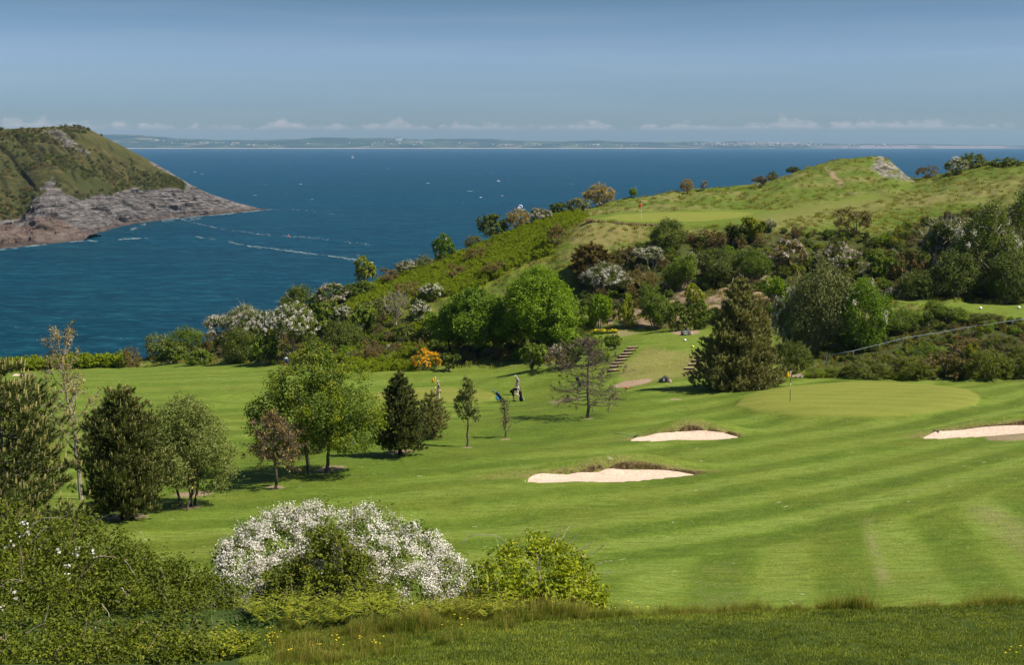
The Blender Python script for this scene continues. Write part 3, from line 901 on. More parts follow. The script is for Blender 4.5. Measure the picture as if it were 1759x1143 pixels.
# ------------------------------------------------------------------ far coast
CPX = np.linspace(-900, 2700, 700)
pts = np.array([(-900, 240), (100, 232), (185, 231), (240, 232), (300, 237), (380, 241.5), (470, 239.5), (560, 236), (650, 237.5), (700, 238.5), (740, 239), (800, 238), (870, 240.5), (960, 243), (1040, 242), (1130, 244), (1200, 243), (1260, 243.5), (1330, 245), (1400, 247), (1500, 246.5), (1580, 247.5), (1700, 249), (1900, 250), (2700, 251)], float)
pyC = np.interp(CPX, pts[:, 0], pts[:, 1]) + (fbm(CPX / 34, CPX * 0, 4, 81) - 0.5) * 3.2
YS = 15500.0
sC = ray(CPX, 250)[0]
zRidge = CAMZ - (pyC - HY) / F * 17100.0
rows_ = [(15440, 0 * CPX - 2), (15500, 0 * CPX + 0.5), (15560, 0 * CPX + 4.0), (15620, 0 * CPX + 8.0)]
base_h = 10.0
for t in np.linspace(0.08, 1, 26):
    bump = (fbm(CPX / 40 + t * 7, CPX * 0 + t * 5, 4, 91) - 0.5) * 26 * np.sin(np.pi * t)
    rows_.append((15620 + 1480 * t, base_h + (zRidge - base_h) * (t ** 0.8) + bump * np.clip((zRidge - 10) / 90, 0.1, 1)))
rows_.append((17300, zRidge * 0 - 5))
CY = np.array([np.full(len(CPX), r[0]) for r in rows_])
CZ = np.array([r[1] for r in rows_])
CXc = CY * sC[None, :]
V = np.stack([CXc.ravel(), CY.ravel(), CZ.ravel()], 1)
nr_, nc_ = CY.shape
ii = (np.arange(nr_ - 1)[:, None] * nc_ + np.arange(nc_ - 1)[None, :]).ravel()
FQ = np.stack([ii, ii + 1, ii + nc_ + 1, ii + nc_], 1)
cl_ = sstep(1380, 1420, CPX) * (0.5 + 0.5 * sstep(0.4, 0.55, fbm(CPX / 30, CPX * 0, 3, 95)))
beach = np.zeros_like(CY)
beach[0:3] = 1.0
beach = beach * (1 - 0.9 * sstep(1150, 1250, CPX))[None, :] * (0.75 + 0.5 * fbm(CPX / 25, CPX * 0, 3, 97))[None, :]
cliffm = np.zeros_like(CY)
cliffm[1:18] = cl_[None, :]
AC = np.stack([beach, cliffm, beach * 0, beach * 0 + 1], -1).reshape(-1, 4)
m, nt, out = new_mat('far_coast_fields')
geo = nt.nodes.new('ShaderNodeNewGeometry')
pos = geo.outputs['Position']
f_b, f_c, _, _ = attr_rgb(nt, 'c1')
vor = nt.nodes.new('ShaderNodeTexVoronoi')
vor.inputs['Scale'].default_value = 1.0
nt.links.new(mapping(nt, pos, (0.0042, 0.0042, 0.02)), vor.inputs['Vector'])
spc = nt.nodes.new('ShaderNodeSeparateColor')
nt.links.new(vor.outputs['Color'], spc.inputs[0])
c = ramp(nt, spc.outputs[0], [(0.0, (0.012, 0.022, 0.012)), (0.5, (0.022, 0.040, 0.016)), (0.65, (0.060, 0.090, 0.030)), (0.85, (0.100, 0.120, 0.05)), (1.0, (0.17, 0.13, 0.09))])
c = mixc(nt, ramp(nt, noise(nt, pos, 0.004, 5, 0.6), [(0.45, 0.0), (0.55, 0.75)]), c, (0.022, 0.036, 0.016))
c = mixc(nt, f_c, c, (0.20, 0.17, 0.16))
c = mixc(nt, f_b, c, (0.40, 0.32, 0.26))
principled(nt, out, c, 0.95, 0.05)
link('far_coast', make_mesh('far_coast', V, [FQ], m, {'c1': ('FLOAT_COLOR', AC)}, smooth=True), label='low hazy blue coast with fields and a pale beach across the sea', kind='structure')

# ------------------------------------------------------------------ haze
m, nt, out = new_mat('sea_haze')
pv = nt.nodes.new('ShaderNodeVolumePrincipled')
pv.inputs['Color'].default_value = (0.42, 0.70, 1.0, 1)
pv.inputs['Density'].default_value = 3.8e-5
pv.inputs['Anisotropy'].default_value = 0.1
nt.links.new(pv.outputs[0], out.inputs['Volume'])
x0, x1, y0, y1, z0, z1 = -16100, 16100, -60, 17400, -68, 185
HV = np.array([[x0, y0, z0], [x1, y0, z0], [x1, y1, z0], [x0, y1, z0], [x0, y0, z1], [x1, y0, z1], [x1, y1, z1], [x0, y1, z1]], float)
HF = np.array([[3, 2, 1, 0], [4, 5, 6, 7], [0, 1, 5, 4], [1, 2, 6, 5], [2, 3, 7, 6], [3, 0, 4, 7]])
link('haze', make_mesh('haze', HV, [HF], m), label='thin sea haze over the bay', kind='stuff')

# ------------------------------------------------------------------ vegetation kit
LEAF_GAIN = 1.62
LEAF_SIZE = 1.45


def leaf_mat(name, stops, trans=0.3, rough=0.55, spec=0.22, hue=0.0, objvar=0.25, patch=0.0):
    m, nt, out = new_mat(name)
    a = nt.nodes.new('ShaderNodeAttribute')
    a.attribute_name = 'tint'
    oi = nt.nodes.new('ShaderNodeObjectInfo')
    v = math_node(nt, 'ADD', a.outputs['Fac'], math_node(nt, 'MULTIPLY', math_node(nt, 'SUBTRACT', oi.outputs['Random'], 0.5), objvar))
    if patch:
        gp = nt.nodes.new('ShaderNodeNewGeometry')
        pn = noise(nt, mapping(nt, gp.outputs['Position'], (0.55, 1.3, 1.0), (0, 0, 0.2)), 1.0, 4, 0.6)
        v = math_node(nt, 'ADD', v, math_node(nt, 'MULTIPLY', math_node(nt, 'SUBTRACT', pn, 0.5), patch))
    k = len(stops)
    st0 = stops
    stops = [tuple(min(0.85, x * LEAF_GAIN * w_) if max(max(q) for q in st0) < 0.45 else x for x, w_ in zip(s, (1.14, 1.06, 0.62))) for s in stops]
    c = ramp(nt, v, [(i / (k - 1) if k > 1 else 0, s) for i, s in enumerate(stops)])
    b = nt.nodes.new('ShaderNodeBsdfPrincipled')
    b.inputs['Roughness'].default_value = rough
    b.inputs['Specular IOR Level'].default_value = spec
    nt.links.new(c, b.inputs['Base Color'])
    if trans > 0:
        t = nt.nodes.new('ShaderNodeBsdfTranslucent')
        c2 = mixc(nt, 1.0, c, (1.25, 1.25, 0.6), 'MULTIPLY')
        nt.links.new(c2, t.inputs['Color'])
        mx = nt.nodes.new('ShaderNodeMixShader')
        mx.inputs[0].default_value = trans
        nt.links.new(b.outputs[0], mx.inputs[1])
        nt.links.new(t.outputs[0], mx.inputs[2])
        nt.links.new(mx.outputs[0], out.inputs[0])
    else:
        nt.links.new(b.outputs[0], out.inputs[0])
    return m


def bark_mat(name, c1, c2, scale=6.0):
    m, nt, out = new_mat(name)
    t = nt.nodes.new('ShaderNodeTexCoord')
    n = noise(nt, mapping(nt, t.outputs['Object'], (scale, scale, scale * 0.35)), 1.0, 5, 0.7)
    c = ramp(nt, n, [(0.3, c1), (0.7, c2)])
    principled(nt, out, c, 0.9, 0.1, n, 0.6, 0.03)
    return m


M = {}
M['hawthorn'] = leaf_mat('hawthorn_leaf', [(0.0256, 0.041, 0.0077), (0.0691, 0.0998, 0.0154), (0.1344, 0.169, 0.0282)])
M['blossom'] = leaf_mat('white_blossom', [(0.34, 0.30, 0.24), (0.62, 0.585, 0.53), (0.78, 0.755, 0.71)], 0.18, 0.7, 0.1, objvar=0.2)
M['blossom_pink'] = leaf_mat('faded_blossom', [(0.26, 0.22, 0.18), (0.44, 0.38, 0.31), (0.60, 0.55, 0.47)], 0.15, 0.7, 0.1)
M['green'] = leaf_mat('green_leaf', [(0.026, 0.0472, 0.0071), (0.0708, 0.1121, 0.0142), (0.1357, 0.1829, 0.026)])
M['bright'] = leaf_mat('spring_leaf', [(0.052, 0.092, 0.006), (0.105, 0.172, 0.010), (0.175, 0.250, 0.022)], 0.38)
M['yellowgreen'] = leaf_mat('yellow_green_leaf', [(0.060, 0.085, 0.008), (0.135, 0.165, 0.016), (0.22, 0.235, 0.035)], 0.35)
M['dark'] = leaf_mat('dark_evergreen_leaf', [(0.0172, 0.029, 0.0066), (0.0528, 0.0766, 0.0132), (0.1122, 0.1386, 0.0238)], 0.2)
M['brown'] = leaf_mat('brown_gorse_leaf', [(0.0384, 0.0324, 0.0144), (0.1056, 0.0864, 0.0336), (0.192, 0.1536, 0.066)], 0.15)
M['pale'] = leaf_mat('pale_grey_leaf', [(0.036, 0.048, 0.022), (0.090, 0.108, 0.052), (0.185, 0.195, 0.120)], 0.22)
M['beige'] = leaf_mat('beige_budding_leaf', [(0.070, 0.055, 0.022), (0.185, 0.150, 0.070), (0.32, 0.265, 0.15)], 0.2)
M['silver'] = leaf_mat('silver_green_leaf', [(0.040, 0.058, 0.022), (0.095, 0.122, 0.048), (0.185, 0.210, 0.105)], 0.28)
M['thicket'] = leaf_mat('bramble_leaf', [(0.020, 0.031, 0.005), (0.064, 0.088, 0.010), (0.138, 0.162, 0.022)], 0.34)
M['lime'] = leaf_mat('lime_leaf', [(0.055, 0.080, 0.006), (0.150, 0.190, 0.012), (0.27, 0.30, 0.028)], 0.36)
M['midgreen'] = leaf_mat('mid_green_leaf', [(0.030, 0.062, 0.005), (0.070, 0.125, 0.009), (0.125, 0.190, 0.018)], 0.33)
M['gorse_flower'] = leaf_mat('gorse_flower', [(0.50, 0.22, 0.01), (0.72, 0.36, 0.015), (0.80, 0.48, 0.03)], 0.15, 0.6, 0.1)
M['yellow_petal'] = leaf_mat('yellow_petal', [(0.60, 0.42, 0.01), (0.78, 0.60, 0.02), (0.85, 0.70, 0.06)], 0.2, 0.6, 0.1)
M['needle'] = leaf_mat('pine_needle', [(0.014, 0.024, 0.006), (0.042, 0.056, 0.014), (0.088, 0.100, 0.030)], 0.12, 0.5)
M['needle_olive'] = leaf_mat('olive_pine_needle', [(0.032, 0.038, 0.014), (0.094, 0.102, 0.042), (0.180, 0.176, 0.088)], 0.12, 0.5)
M['needle_brown'] = leaf_mat('dry_larch_needle', [(0.060, 0.045, 0.020), (0.145, 0.108, 0.050), (0.22, 0.170, 0.085)], 0.12, 0.6)
M['candle'] = leaf_mat('pine_candle', [(0.10, 0.085, 0.045), (0.19, 0.17, 0.10), (0.30, 0.28, 0.19)], 0.0, 0.6)
M['bark'] = bark_mat('grey_bark', (0.045, 0.036, 0.028), (0.15, 0.125, 0.10))
M['bark_pale'] = bark_mat('pale_bark', (0.16, 0.135, 0.10), (0.38, 0.33, 0.26))
M['bark_dark'] = bark_mat('dark_bark', (0.020, 0.015, 0.011), (0.07, 0.054, 0.042))
M['twig'] = bark_mat('dead_twig', (0.22, 0.175, 0.135), (0.46, 0.39, 0.31))
M['twig_brown'] = bark_mat('brown_twig', (0.12, 0.085, 0.055), (0.28, 0.21, 0.145))
M['grass'] = leaf_mat('long_grass', [(0.030, 0.050, 0.008), (0.075, 0.108, 0.014), (0.160, 0.178, 0.040)], 0.3, 0.6, 0.15, patch=1.2)
M['grass_short'] = leaf_mat('short_grass', [(0.033, 0.0496, 0.0094), (0.085, 0.1204, 0.0165), (0.177, 0.2006, 0.0378)], 0.3, 0.6, 0.15, patch=1.8)
M['grass_hill'] = leaf_mat('hill_grass', [(0.055, 0.075, 0.010), (0.105, 0.128, 0.018), (0.185, 0.182, 0.048)], 0.3, 0.6, 0.15, patch=1.0)
M['grass_dry'] = leaf_mat('dry_grass', [(0.060, 0.070, 0.016), (0.130, 0.125, 0.035), (0.230, 0.190, 0.085)], 0.3, 0.6, 0.15)
M['fern'] = leaf_mat('bracken_frond', [(0.068, 0.102, 0.006), (0.155, 0.205, 0.014), (0.245, 0.295, 0.030)], 0.38)


class Geo:
    """collects quads and triangles with a tint per vertex"""

    def __init__(self):
        self.v, self.q, self.t, self.c = [], [], [], []
        self.n = 0

    def add(self, V, Q=None, T=None, tint=None):
        V = np.asarray(V, float)
        if len(V) == 0:
            return
        self.v.append(V)
        self.c.append(np.full(len(V), 0.5) if tint is None else np.broadcast_to(tint, (len(V),)))
        if Q is not None and len(Q):
            self.q.append(np.asarray(Q) + self.n)
        if T is not None and len(T):
            self.t.append(np.asarray(T) + self.n)
        self.n += len(V)

    def mesh(self, name, mat, smooth=False):
        fs = []
        if self.q:
            fs.append(np.concatenate(self.q))
        if self.t:
            fs.append(np.concatenate(self.t))
        return make_mesh(name, np.concatenate(self.v), fs, mat, {'tint': ('FLOAT', np.concatenate(self.c))}, smooth)


def unit(a):
    return a / (np.linalg.norm(a, axis=-1, keepdims=True) + 1e-9)


def leaves(g, P, Nrm, L, W, rng, tint, fold=0.18):
    """one bent rhombic leaf (two triangles) at every point"""
    n = len(P)
    if n == 0:
        return
    r = rng.normal(size=(n, 3))
    T = unit(np.cross(Nrm, r))
    B = np.cross(Nrm, T)
    l = (L * LEAF_SIZE * rng.uniform(0.65, 1.3, (n, 1)))
    w = l * (W / L)
    a = P - T * l * 0.5
    t = P + T * l * 0.5
    m1 = P + B * w * 0.5 + Nrm * l * fold
    m2 = P - B * w * 0.5 + Nrm * l * fold
    V = np.stack([a, m1, t, m2], 1).reshape(-1, 3)
    i = np.arange(n) * 4
    g.add(V, None, np.concatenate([np.stack([i, i + 1, i + 2], 1), np.stack([i, i + 2, i + 3], 1)]), np.repeat(tint, 4))


def crown(g, lobes, n, leaf, rng, per=14, sig=0.10, shell=0.45, upw=0.55, aspect=0.6, gaps=0.0, tint0=0.0, seed=0, cutz=None, gapscale=1.6, outp=None):
    """leaf clumps through the outer volume of a set of ellipsoids (cx,cy,cz,rx,ry,rz)"""
    lb = np.array(lobes, float)
    area = (lb[:, 3] * lb[:, 4] + lb[:, 3] * lb[:, 5] + lb[:, 4] * lb[:, 5])
    k = max(4, int(n / per * 1.5))
    li = rng.choice(len(lb), k, p=area / area.sum())
    d = unit(rng.normal(size=(k, 3)))
    rr = 1 - shell * rng.uniform(0, 1, k) ** 1.8
    rr *= 1 + 0.22 * (fbm(d[:, 0] * 3 + li * 7.1, d[:, 1] * 3 + d[:, 2] * 2.7, 2, seed) - 0.5)
    c = lb[li, :3] + d * lb[li, 3:6] * rr[:, None]
    outn = unit(d / lb[li, 3:6])
    keep = np.ones(k, bool)
    for j in range(len(lb)):
        q = np.linalg.norm((c - lb[j, :3]) / lb[j, 3:6], axis=1)
        keep &= ~((q < 0.72) & (li != j))
    if gaps > 0:
        sz = lb[:, 3:6].mean()
        f = fbm(c[:, 0] / sz * gapscale + seed, c[:, 2] / sz * gapscale + c[:, 1] / sz * gapscale * 0.7, 3, seed + 5)
        keep &= f > np.quantile(f, gaps)
    if cutz is not None:
        keep &= c[:, 2] > cutz
    c, outn = c[keep], outn[keep]
    k = len(c)
    if k == 0:
        return
    per = max(1, int(n / k))
    size = lb[:, 3:6].mean()
    off = rng.normal(size=(k, per, 3)) * sig * size
    P = (c[:, None, :] + off).reshape(-1, 3)
    ON = np.repeat(outn, per, 0)
    ct = np.clip(rng.normal(0.5, 0.22, k), 0, 1)
    tint = np.clip(np.repeat(ct, per) * 0.6 + rng.uniform(0, 0.4, k * per) + tint0, 0, 1)
    Nn = unit(ON * 0.7 + np.array([0, 0, upw]) + rng.normal(size=(len(P), 3)) * 0.65)
    leaves(g, P, Nn, leaf, leaf * aspect, rng, tint)
    if outp is not None:
        outp.append((c, outn))


def tube(g, pts, rad, sides=6, tint=0.5):
    pts = np.asarray(pts, float)
    rad = np.broadcast_to(rad, (len(pts),)) if np.ndim(rad) else np.full(len(pts), rad)
    d = unit(np.gradient(pts, axis=0))
    ref = np.array([0.31, 0.95, 0.05]) if abs(d[0][2]) > 0.8 else np.array([0, 0, 1.0])
    u = unit(np.cross(d, ref))
    w = np.cross(d, u)
    th = np.linspace(0, 2 * np.pi, sides, endpoint=False)
    ring = pts[:, None, :] + rad[:, None, None] * (u[:, None, :] * np.cos(th)[None, :, None] + w[:, None, :] * np.sin(th)[None, :, None])
    V = ring.reshape(-1, 3)
    m = len(pts)
    i = np.arange(m - 1)[:, None] * sides + np.arange(sides)[None, :]
    j = np.arange(m - 1)[:, None] * sides + (np.arange(sides)[None, :] + 1) % sides
    Q = np.stack([i.ravel(), j.ravel(), (j + sides).ravel(), (i + sides).ravel()], 1)
    T = [(0, k + 1, k) for k in range(1, sides - 1)] + [((m - 1) * sides, (m - 1) * sides + k, (m - 1) * sides + k + 1) for k in range(1, sides - 1)]
    g.add(V, Q, np.array(T), tint)


def wander(p0, p1, k, amp, rng, sag=0.0):
    t = np.linspace(0, 1, k)[:, None]
    p = np.asarray(p0)[None, :] * (1 - t) + np.asarray(p1)[None, :] * t
    n = np.cumsum(rng.normal(size=(k, 3)), 0) * amp
    n = n - n[0] - (n[-1] - n[0]) * t
    p = p + n
    p[:, 2] += sag * np.sin(np.pi * t[:, 0])
    return p


def twig_bundle(g, c, outn, n, length, rad, rng, spread=0.6, up=0.3):
    """many fine straight twigs: thin triangles standing out of points"""
    k = rng.integers(0, len(c), n)
    P = c[k]
    D = unit(outn[k] + rng.normal(size=(n, 3)) * spread + np.array([0, 0, up]))
    L = length * rng.uniform(0.4, 1.2, (n, 1))
    S = unit(np.cross(D, rng.normal(size=(n, 3))))
    a, b, t = P + S * rad, P - S * rad, P + D * L
    V = np.stack([a, b, t], 1).reshape(-1, 3)
    i = np.arange(n) * 3
    g.add(V, None, np.stack([i, i + 1, i + 2], 1), np.repeat(rng.uniform(0, 1, n), 3))


# ---- small shrub prototypes, 2 m across and 1.5 m tall, shared by all copies
def proto_shrub(key, seed, leafm, n, leaf, blossom=None, nb=0, bsize=0.07, gaps=0.25, twigs=0, twigm='twig', shape='dome', stems=5, tint0=0.0, bup=0.35, aspect=0.6):
    rng = np.random.default_rng(seed)
    lob = []
    if shape == 'dome':
        lob.append((0, 0, 0.62, 0.78, 0.78, 0.62))
        for i in range(7):
            a = i * 0.9 + rng.uniform(0, 0.5)
            q = rng.uniform(0.35, 0.62)
            s = rng.uniform(0.30, 0.44)
            lob.append((q * math.cos(a), q * math.sin(a), rng.uniform(0.4, 1.0), s, s, s * rng.uniform(0.8, 1.0)))
        lob.append((rng.uniform(-0.2, 0.2), 0, 1.1, 0.38, 0.38, 0.36))
    elif shape == 'mound':
        lob.append((0, 0, 0.40, 0.85, 0.85, 0.75))
        for i in range(9):
            a = i * 0.72 + rng.uniform(0, 0.4)
            q = rng.uniform(0.3, 0.8)
            s = rng.uniform(0.22, 0.36)
            lob.append((q * math.cos(a), q * math.sin(a), rng.uniform(0.3, 0.95) * (1.1 - q * 0.6), s, s, s))
    elif shape == 'upright':
        for i in range(8):
            a = i * 0.8 + rng.uniform(0, 0.5)
            q = rng.uniform(0.1, 0.55)
            s = rng.uniform(0.28, 0.42)
            lob.append((q * math.cos(a), q * math.sin(a), rng.uniform(0.45, 1.15), s, s, s * 1.1))
    elif shape == 'loose':
        for i in range(11):
            a = rng.uniform(0, 6.28)
            q = rng.uniform(0.0, 0.75)
            s = rng.uniform(0.18, 0.34)
            lob.append((q * math.cos(a), q * math.sin(a), rng.uniform(0.4, 1.25), s, s, s * 0.8))
    g = Geo()
    pts = []
    crown(g, lob, n, leaf, rng, per=12, sig=0.13, shell=0.6, gaps=gaps, seed=seed, tint0=tint0, cutz=0.02, outp=pts, aspect=aspect)
    res = {'foliage': g.mesh(key + '_foliage', M[leafm])}
    c = np.concatenate([p[0] for p in pts])
    on = np.concatenate([p[1] for p in pts])
    gs = Geo()
    for i in range(stems):
        a = rng.uniform(0, 6.28)
        p1 = c[rng.integers(len(c))] * np.array([0.8, 0.8, 0.9])
        tube(gs, wander((0.12 * math.cos(a), 0.12 * math.sin(a), -0.1), p1, 5, 0.05, rng), np.linspace(0.035, 0.012, 5), 4)
    if twigs:
        twig_bundle(gs, c, on, twigs, 0.34, 0.008, rng)
    res['stem'] = gs.mesh(key + '_stem', M[twigm])
    if blossom:
        gb = Geo()
        lb2 = [(x, y, z, a * 1.04, b * 1.04, d * 1.04) for x, y, z, a, b, d in lob]
        crown(gb, lb2, nb, bsize, rng, per=11, sig=0.085, shell=0.22, upw=0.9, aspect=0.9, gaps=bup, seed=seed + 3, cutz=0.35)
        res['blossom'] = gb.mesh(key + '_blossom', M[blossom])
    return res


PR = {}
for v in range(3):
    PR['hawthorn%d' % v] = proto_shrub('hawthorn', 100 + v, 'hawthorn', 2600, 0.075, 'blossom', 3600, 0.034, gaps=0.25, twigs=140, bup=0.15 + 0.15 * v, shape=['dome', 'loose', 'dome'][v])
    PR['green%d' % v] = proto_shrub('green_shrub', 120 + v, 'green', 2800, 0.085, gaps=0.25, twigs=60, shape=['dome', 'upright', 'loose'][v])
    PR['dark%d' % v] = proto_shrub('dark_shrub', 140 + v, 'dark', 2800, 0.08, gaps=0.18, twigs=40, shape=['dome', 'mound', 'loose'][v])
    PR['brown%d' % v] = proto_shrub('brown_shrub', 160 + v, 'brown', 2300, 0.07, gaps=0.3, twigs=420, twigm='twig_brown', shape=['mound', 'loose', 'dome'][v], aspect=0.4)
    PR['bramble%d' % v] = proto_shrub('bramble', 180 + v, 'thicket', 2600, 0.08, gaps=0.22, twigs=200, twigm='twig_brown', shape='mound')
for v in range(2):
    PR['pale%d' % v] = proto_shrub('pale_shrub', 200 + v, 'pale', 2600, 0.075, gaps=0.2, twigs=260, shape=['dome', 'mound'][v])
    PR['beige%d' % v] = proto_shrub('beige_shrub', 220 + v, 'beige', 3000, 0.07, gaps=0.12, twigs=200, shape='dome', aspect=0.5)
    PR['yellowgreen%d' % v] = proto_shrub('yellow_green_shrub', 240 + v, 'yellowgreen', 2400, 0.085, gaps=0.3, twigs=60, shape=['upright', 'loose'][v])
    PR['bright%d' % v] = proto_shrub('bright_shrub', 260 + v, 'bright', 2600, 0.085, gaps=0.25, twigs=40, shape=['upright', 'dome'][v])
    PR['faded%d' % v] = proto_shrub('faded_hawthorn', 280 + v, 'hawthorn', 2200, 0.075, 'blossom_pink', 2600, 0.04, gaps=0.3, twigs=300, bup=0.2)
    PR['silver%d' % v] = proto_shrub('silver_shrub', 300 + v, 'silver', 2900, 0.085, gaps=0.18, twigs=60, shape=['dome', 'upright'][v], aspect=0.4)
for v in range(3):
    PR['fern%d' % v] = proto_shrub('bracken_plant', 330 + v, 'fern', 520, 0.15, gaps=0.2, shape=['mound', 'dome', 'loose'][v], stems=3, aspect=0.45)
PR['gorse0'] = proto_shrub('gorse', 320, 'green', 2200, 0.06, 'gorse_flower', 3200, 0.04, gaps=0.3, twigs=160, twigm='twig_brown', bup=0.25, aspect=0.35)
PR['elder0'] = proto_shrub('elder', 322, 'midgreen', 3600, 0.075, 'blossom', 300, 0.04, gaps=0.12, twigs=20, bup=0.2)
PR['pink0'] = proto_shrub('pink_shrub', 324, 'brown', 1500, 0.07, 'blossom_pink', 700, 0.05, gaps=0.35, twigs=320, bup=0.3)


# the same kinds with finer, more numerous leaves for the bushes that stand large in the view
for v in range(2):
    PR['hawthorn%d_big' % v] = proto_shrub('hawthorn', 400 + v, 'hawthorn', 11000, 0.036, 'blossom', 9500, 0.020, gaps=0.22, twigs=500, bup=0.40, shape=['dome', 'loose'][v])
PR['hawthorn2_big'] = proto_shrub('hawthorn', 404, 'hawthorn', 12000, 0.036, 'blossom', 2600, 0.020, gaps=0.22, twigs=500, bup=0.55, shape='dome')
PR['hawthorn3_big'] = proto_shrub('hawthorn', 405, 'hawthorn', 12000, 0.036, 'blossom', 1500, 0.020, gaps=0.22, twigs=700, bup=0.6, shape='loose')
PR['hawthorn3'] = PR['hawthorn2']
PR['pale0_big'] = proto_shrub('pale_shrub', 410, 'pale', 16000, 0.036, gaps=0.14, twigs=160, twigm='twig_brown', shape='dome')
PR['silver0_big'] = proto_shrub('silver_shrub', 412, 'silver', 12000, 0.036, gaps=0.18, twigs=200, shape='dome', aspect=0.45)
PR['elder0_big'] = proto_shrub('elder', 414, 'midgreen', 12000, 0.040, 'blossom', 420, 0.032, gaps=0.14, twigs=60, bup=0.2)
PR['dark0_big'] = proto_shrub('dark_shrub', 416, 'dark', 11000, 0.038, gaps=0.2, twigs=100, shape='dome')
PR['dark1_big'] = proto_shrub('dark_shrub', 417, 'dark', 11000, 0.038, gaps=0.2, twigs=100, shape='mound')
PR['dark2_big'] = PR['dark0_big']
PR['green0_big'] = proto_shrub('green_shrub', 418, 'green', 11000, 0.040, gaps=0.22, twigs=100, shape='dome')
PR['green1_big'] = proto_shrub('green_shrub', 419, 'green', 11000, 0.040, gaps=0.22, twigs=100, shape='upright')
PR['bramble0_big'] = proto_shrub('bramble', 420, 'thicket', 10000, 0.040, gaps=0.2, twigs=500, twigm='twig_brown', shape='mound')
PR['bramble1_big'] = proto_shrub('bramble', 421, 'thicket', 10000, 0.040, gaps=0.25, twigs=700, twigm='twig_brown', shape='mound')
PR['bramble2_big'] = PR['bramble0_big']


def shrub(name, key, px, base, top, wpx, label, cat='bush', group='bushes on the hillside', Y=None, depth=0.9, rz=None):
    if Y is None:
        p = hit1(px, base)
    else:
        q = at(px, base, Y)
        p = np.array([q[0], Y, gz(q[0], Y)])
    Yv = p[1]
    h = max(0.35, (at(px, top, Yv)[2] - p[2]) * 1.0)
    w = wpx / F * Yv
    pr = PR[key + '_big'] if (wpx >= 74 and key + '_big' in PR) else PR[key]
    rng = np.random.default_rng(int(px * 7 + base))
    t = thing(name, label, cat, (p[0], p[1], p[2] - 0.12 * h * 0), group, rng.uniform(0, 6.28) if rz is None else rz, (w / 2.0, w / 2.0 * depth, h / 1.47))
    for k, me in pr.items():
        link(k, me, t, kind='stuff')
    return t


# ---- larger trees, each grown for its place
def place(px, base, Y=None):
    if Y is None:
        return hit1(px, base)
    q = at(px, base, Y)
    return np.array([q[0], Y, float(gz(q[0], Y))])


def limb_skeleton(gs, rng, trunk_h, lobes, r0, lean=(0, 0), stems=1, spread=0.15, sides=7):
    for s in range(stems):
        g = gs[s]
        a = s * 2.4 + 0.6
        b0 = np.array([spread * math.cos(a) * (stems > 1), spread * math.sin(a) * (stems > 1), -0.25])
        top = np.array([lean[0] + spread * 2.2 * math.cos(a) * (stems > 1), lean[1] + spread * 2.0 * math.sin(a) * (stems > 1), trunk_h])
        rs = r0 * (1.0 if stems == 1 else 0.72)
        tube(g, wander(b0, top, 8, 0.035 * trunk_h / 2, rng), np.linspace(rs * 1.25, rs * 0.7, 8), sides)
        for j, lb in enumerate(lobes):
            if stems > 1 and j % stems != s:
                continue
            e = np.array(lb[:3]) + np.array([0, 0, 0.1 * lb[5]])
            mid = wander(top - np.array([0, 0, 0.05]), e, 6, 0.06 * np.linalg.norm(e - top) / 2, rng, 0.0)
            tube(g, mid, np.linspace(rs * 0.6, rs * 0.16, 6), 5)
            for q in range(4):
                d = unit(rng.normal(size=3)) * np.array(lb[3:6]) * 0.8
                st = mid[rng.integers(2, 6)]
                tube(g, wander(st, e + d, 4, 0.05, rng), np.linspace(rs * 0.22, rs * 0.05, 4), 3)


def broadleaf(name, label, px, base, top, wpx, seed, leafm, n, leaf, trunk=0.3, r0=0.12, stems=1, nl=9, gaps=0.25, bark='bark', Y=None, cat='tree', group=None, lobes=None, flat=1.0, sig=0.12, twigs=0, twigm='twig_brown', shell=0.55, aspect=0.6, spread=0.3, lean=(0, 0), lobe_k=1.0):
    rng = np.random.default_rng(seed)
    p = place(px, base, Y)
    H = max(0.4, (at(px, top, p[1])[2] - p[2]) * 1.01)
    Wd = wpx / F * p[1]
    t = thing(name, label, cat, tuple(p), group)
    cz0 = H * trunk
    ch = H - cz0
    if lobes is None:
        lobes = []
        for i in range(nl):
            a = i * 2.399 + rng.uniform(-0.3, 0.3)
            zf = (i + 0.6) / nl
            prof = math.sin(math.pi * min(1, 0.22 + 0.78 * zf)) ** 0.7
            q = Wd * 0.5 * prof * (rng.uniform(0.35, 0.62) if lobe_k == 1 else rng.uniform(0.45, 0.80))
            s = lobe_k * Wd * 0.5 * rng.uniform(0.36, 0.52) * (0.75 + 0.4 * (1 - zf))
            lobes.append((q * math.cos(a), q * math.sin(a) * flat, cz0 + ch * (0.16 + 0.66 * zf), s, s * flat, s * 0.80))
    else:
        lobes = [(a * Wd / 2, b * Wd / 2, c_ * H, r * Wd / 2, r * Wd / 2 * flat, rz_ * H) for a, b, c_, r, rz_ in lobes]
    gts = [Geo() for _ in range(stems)]
    g = gts[0]
    limb_skeleton(gts, rng, cz0 + 0.12 * ch, lobes, r0, lean, stems, spread)
    gl = Geo()
    pts = []
    crown(gl, lobes, n, leaf, rng, per=16, sig=sig, shell=shell, gaps=gaps, seed=seed, outp=pts, aspect=aspect)
    if twigs:
        c = np.concatenate([q[0] for q in pts])
        on = np.concatenate([q[1] for q in pts])
        gw = Geo()
        twig_bundle(gw, c - on * 0.15, on, twigs, 0.6, 0.010, rng)
        link('twigs', gw.mesh('twigs', M[twigm]), t, kind='stuff')
    for g in gts:
        link('trunk', g.mesh('trunk', M[bark], True), t)
    link('crown', gl.mesh('crown', M[leafm]), t, kind='stuff')
    return t, lobes, p, H, Wd


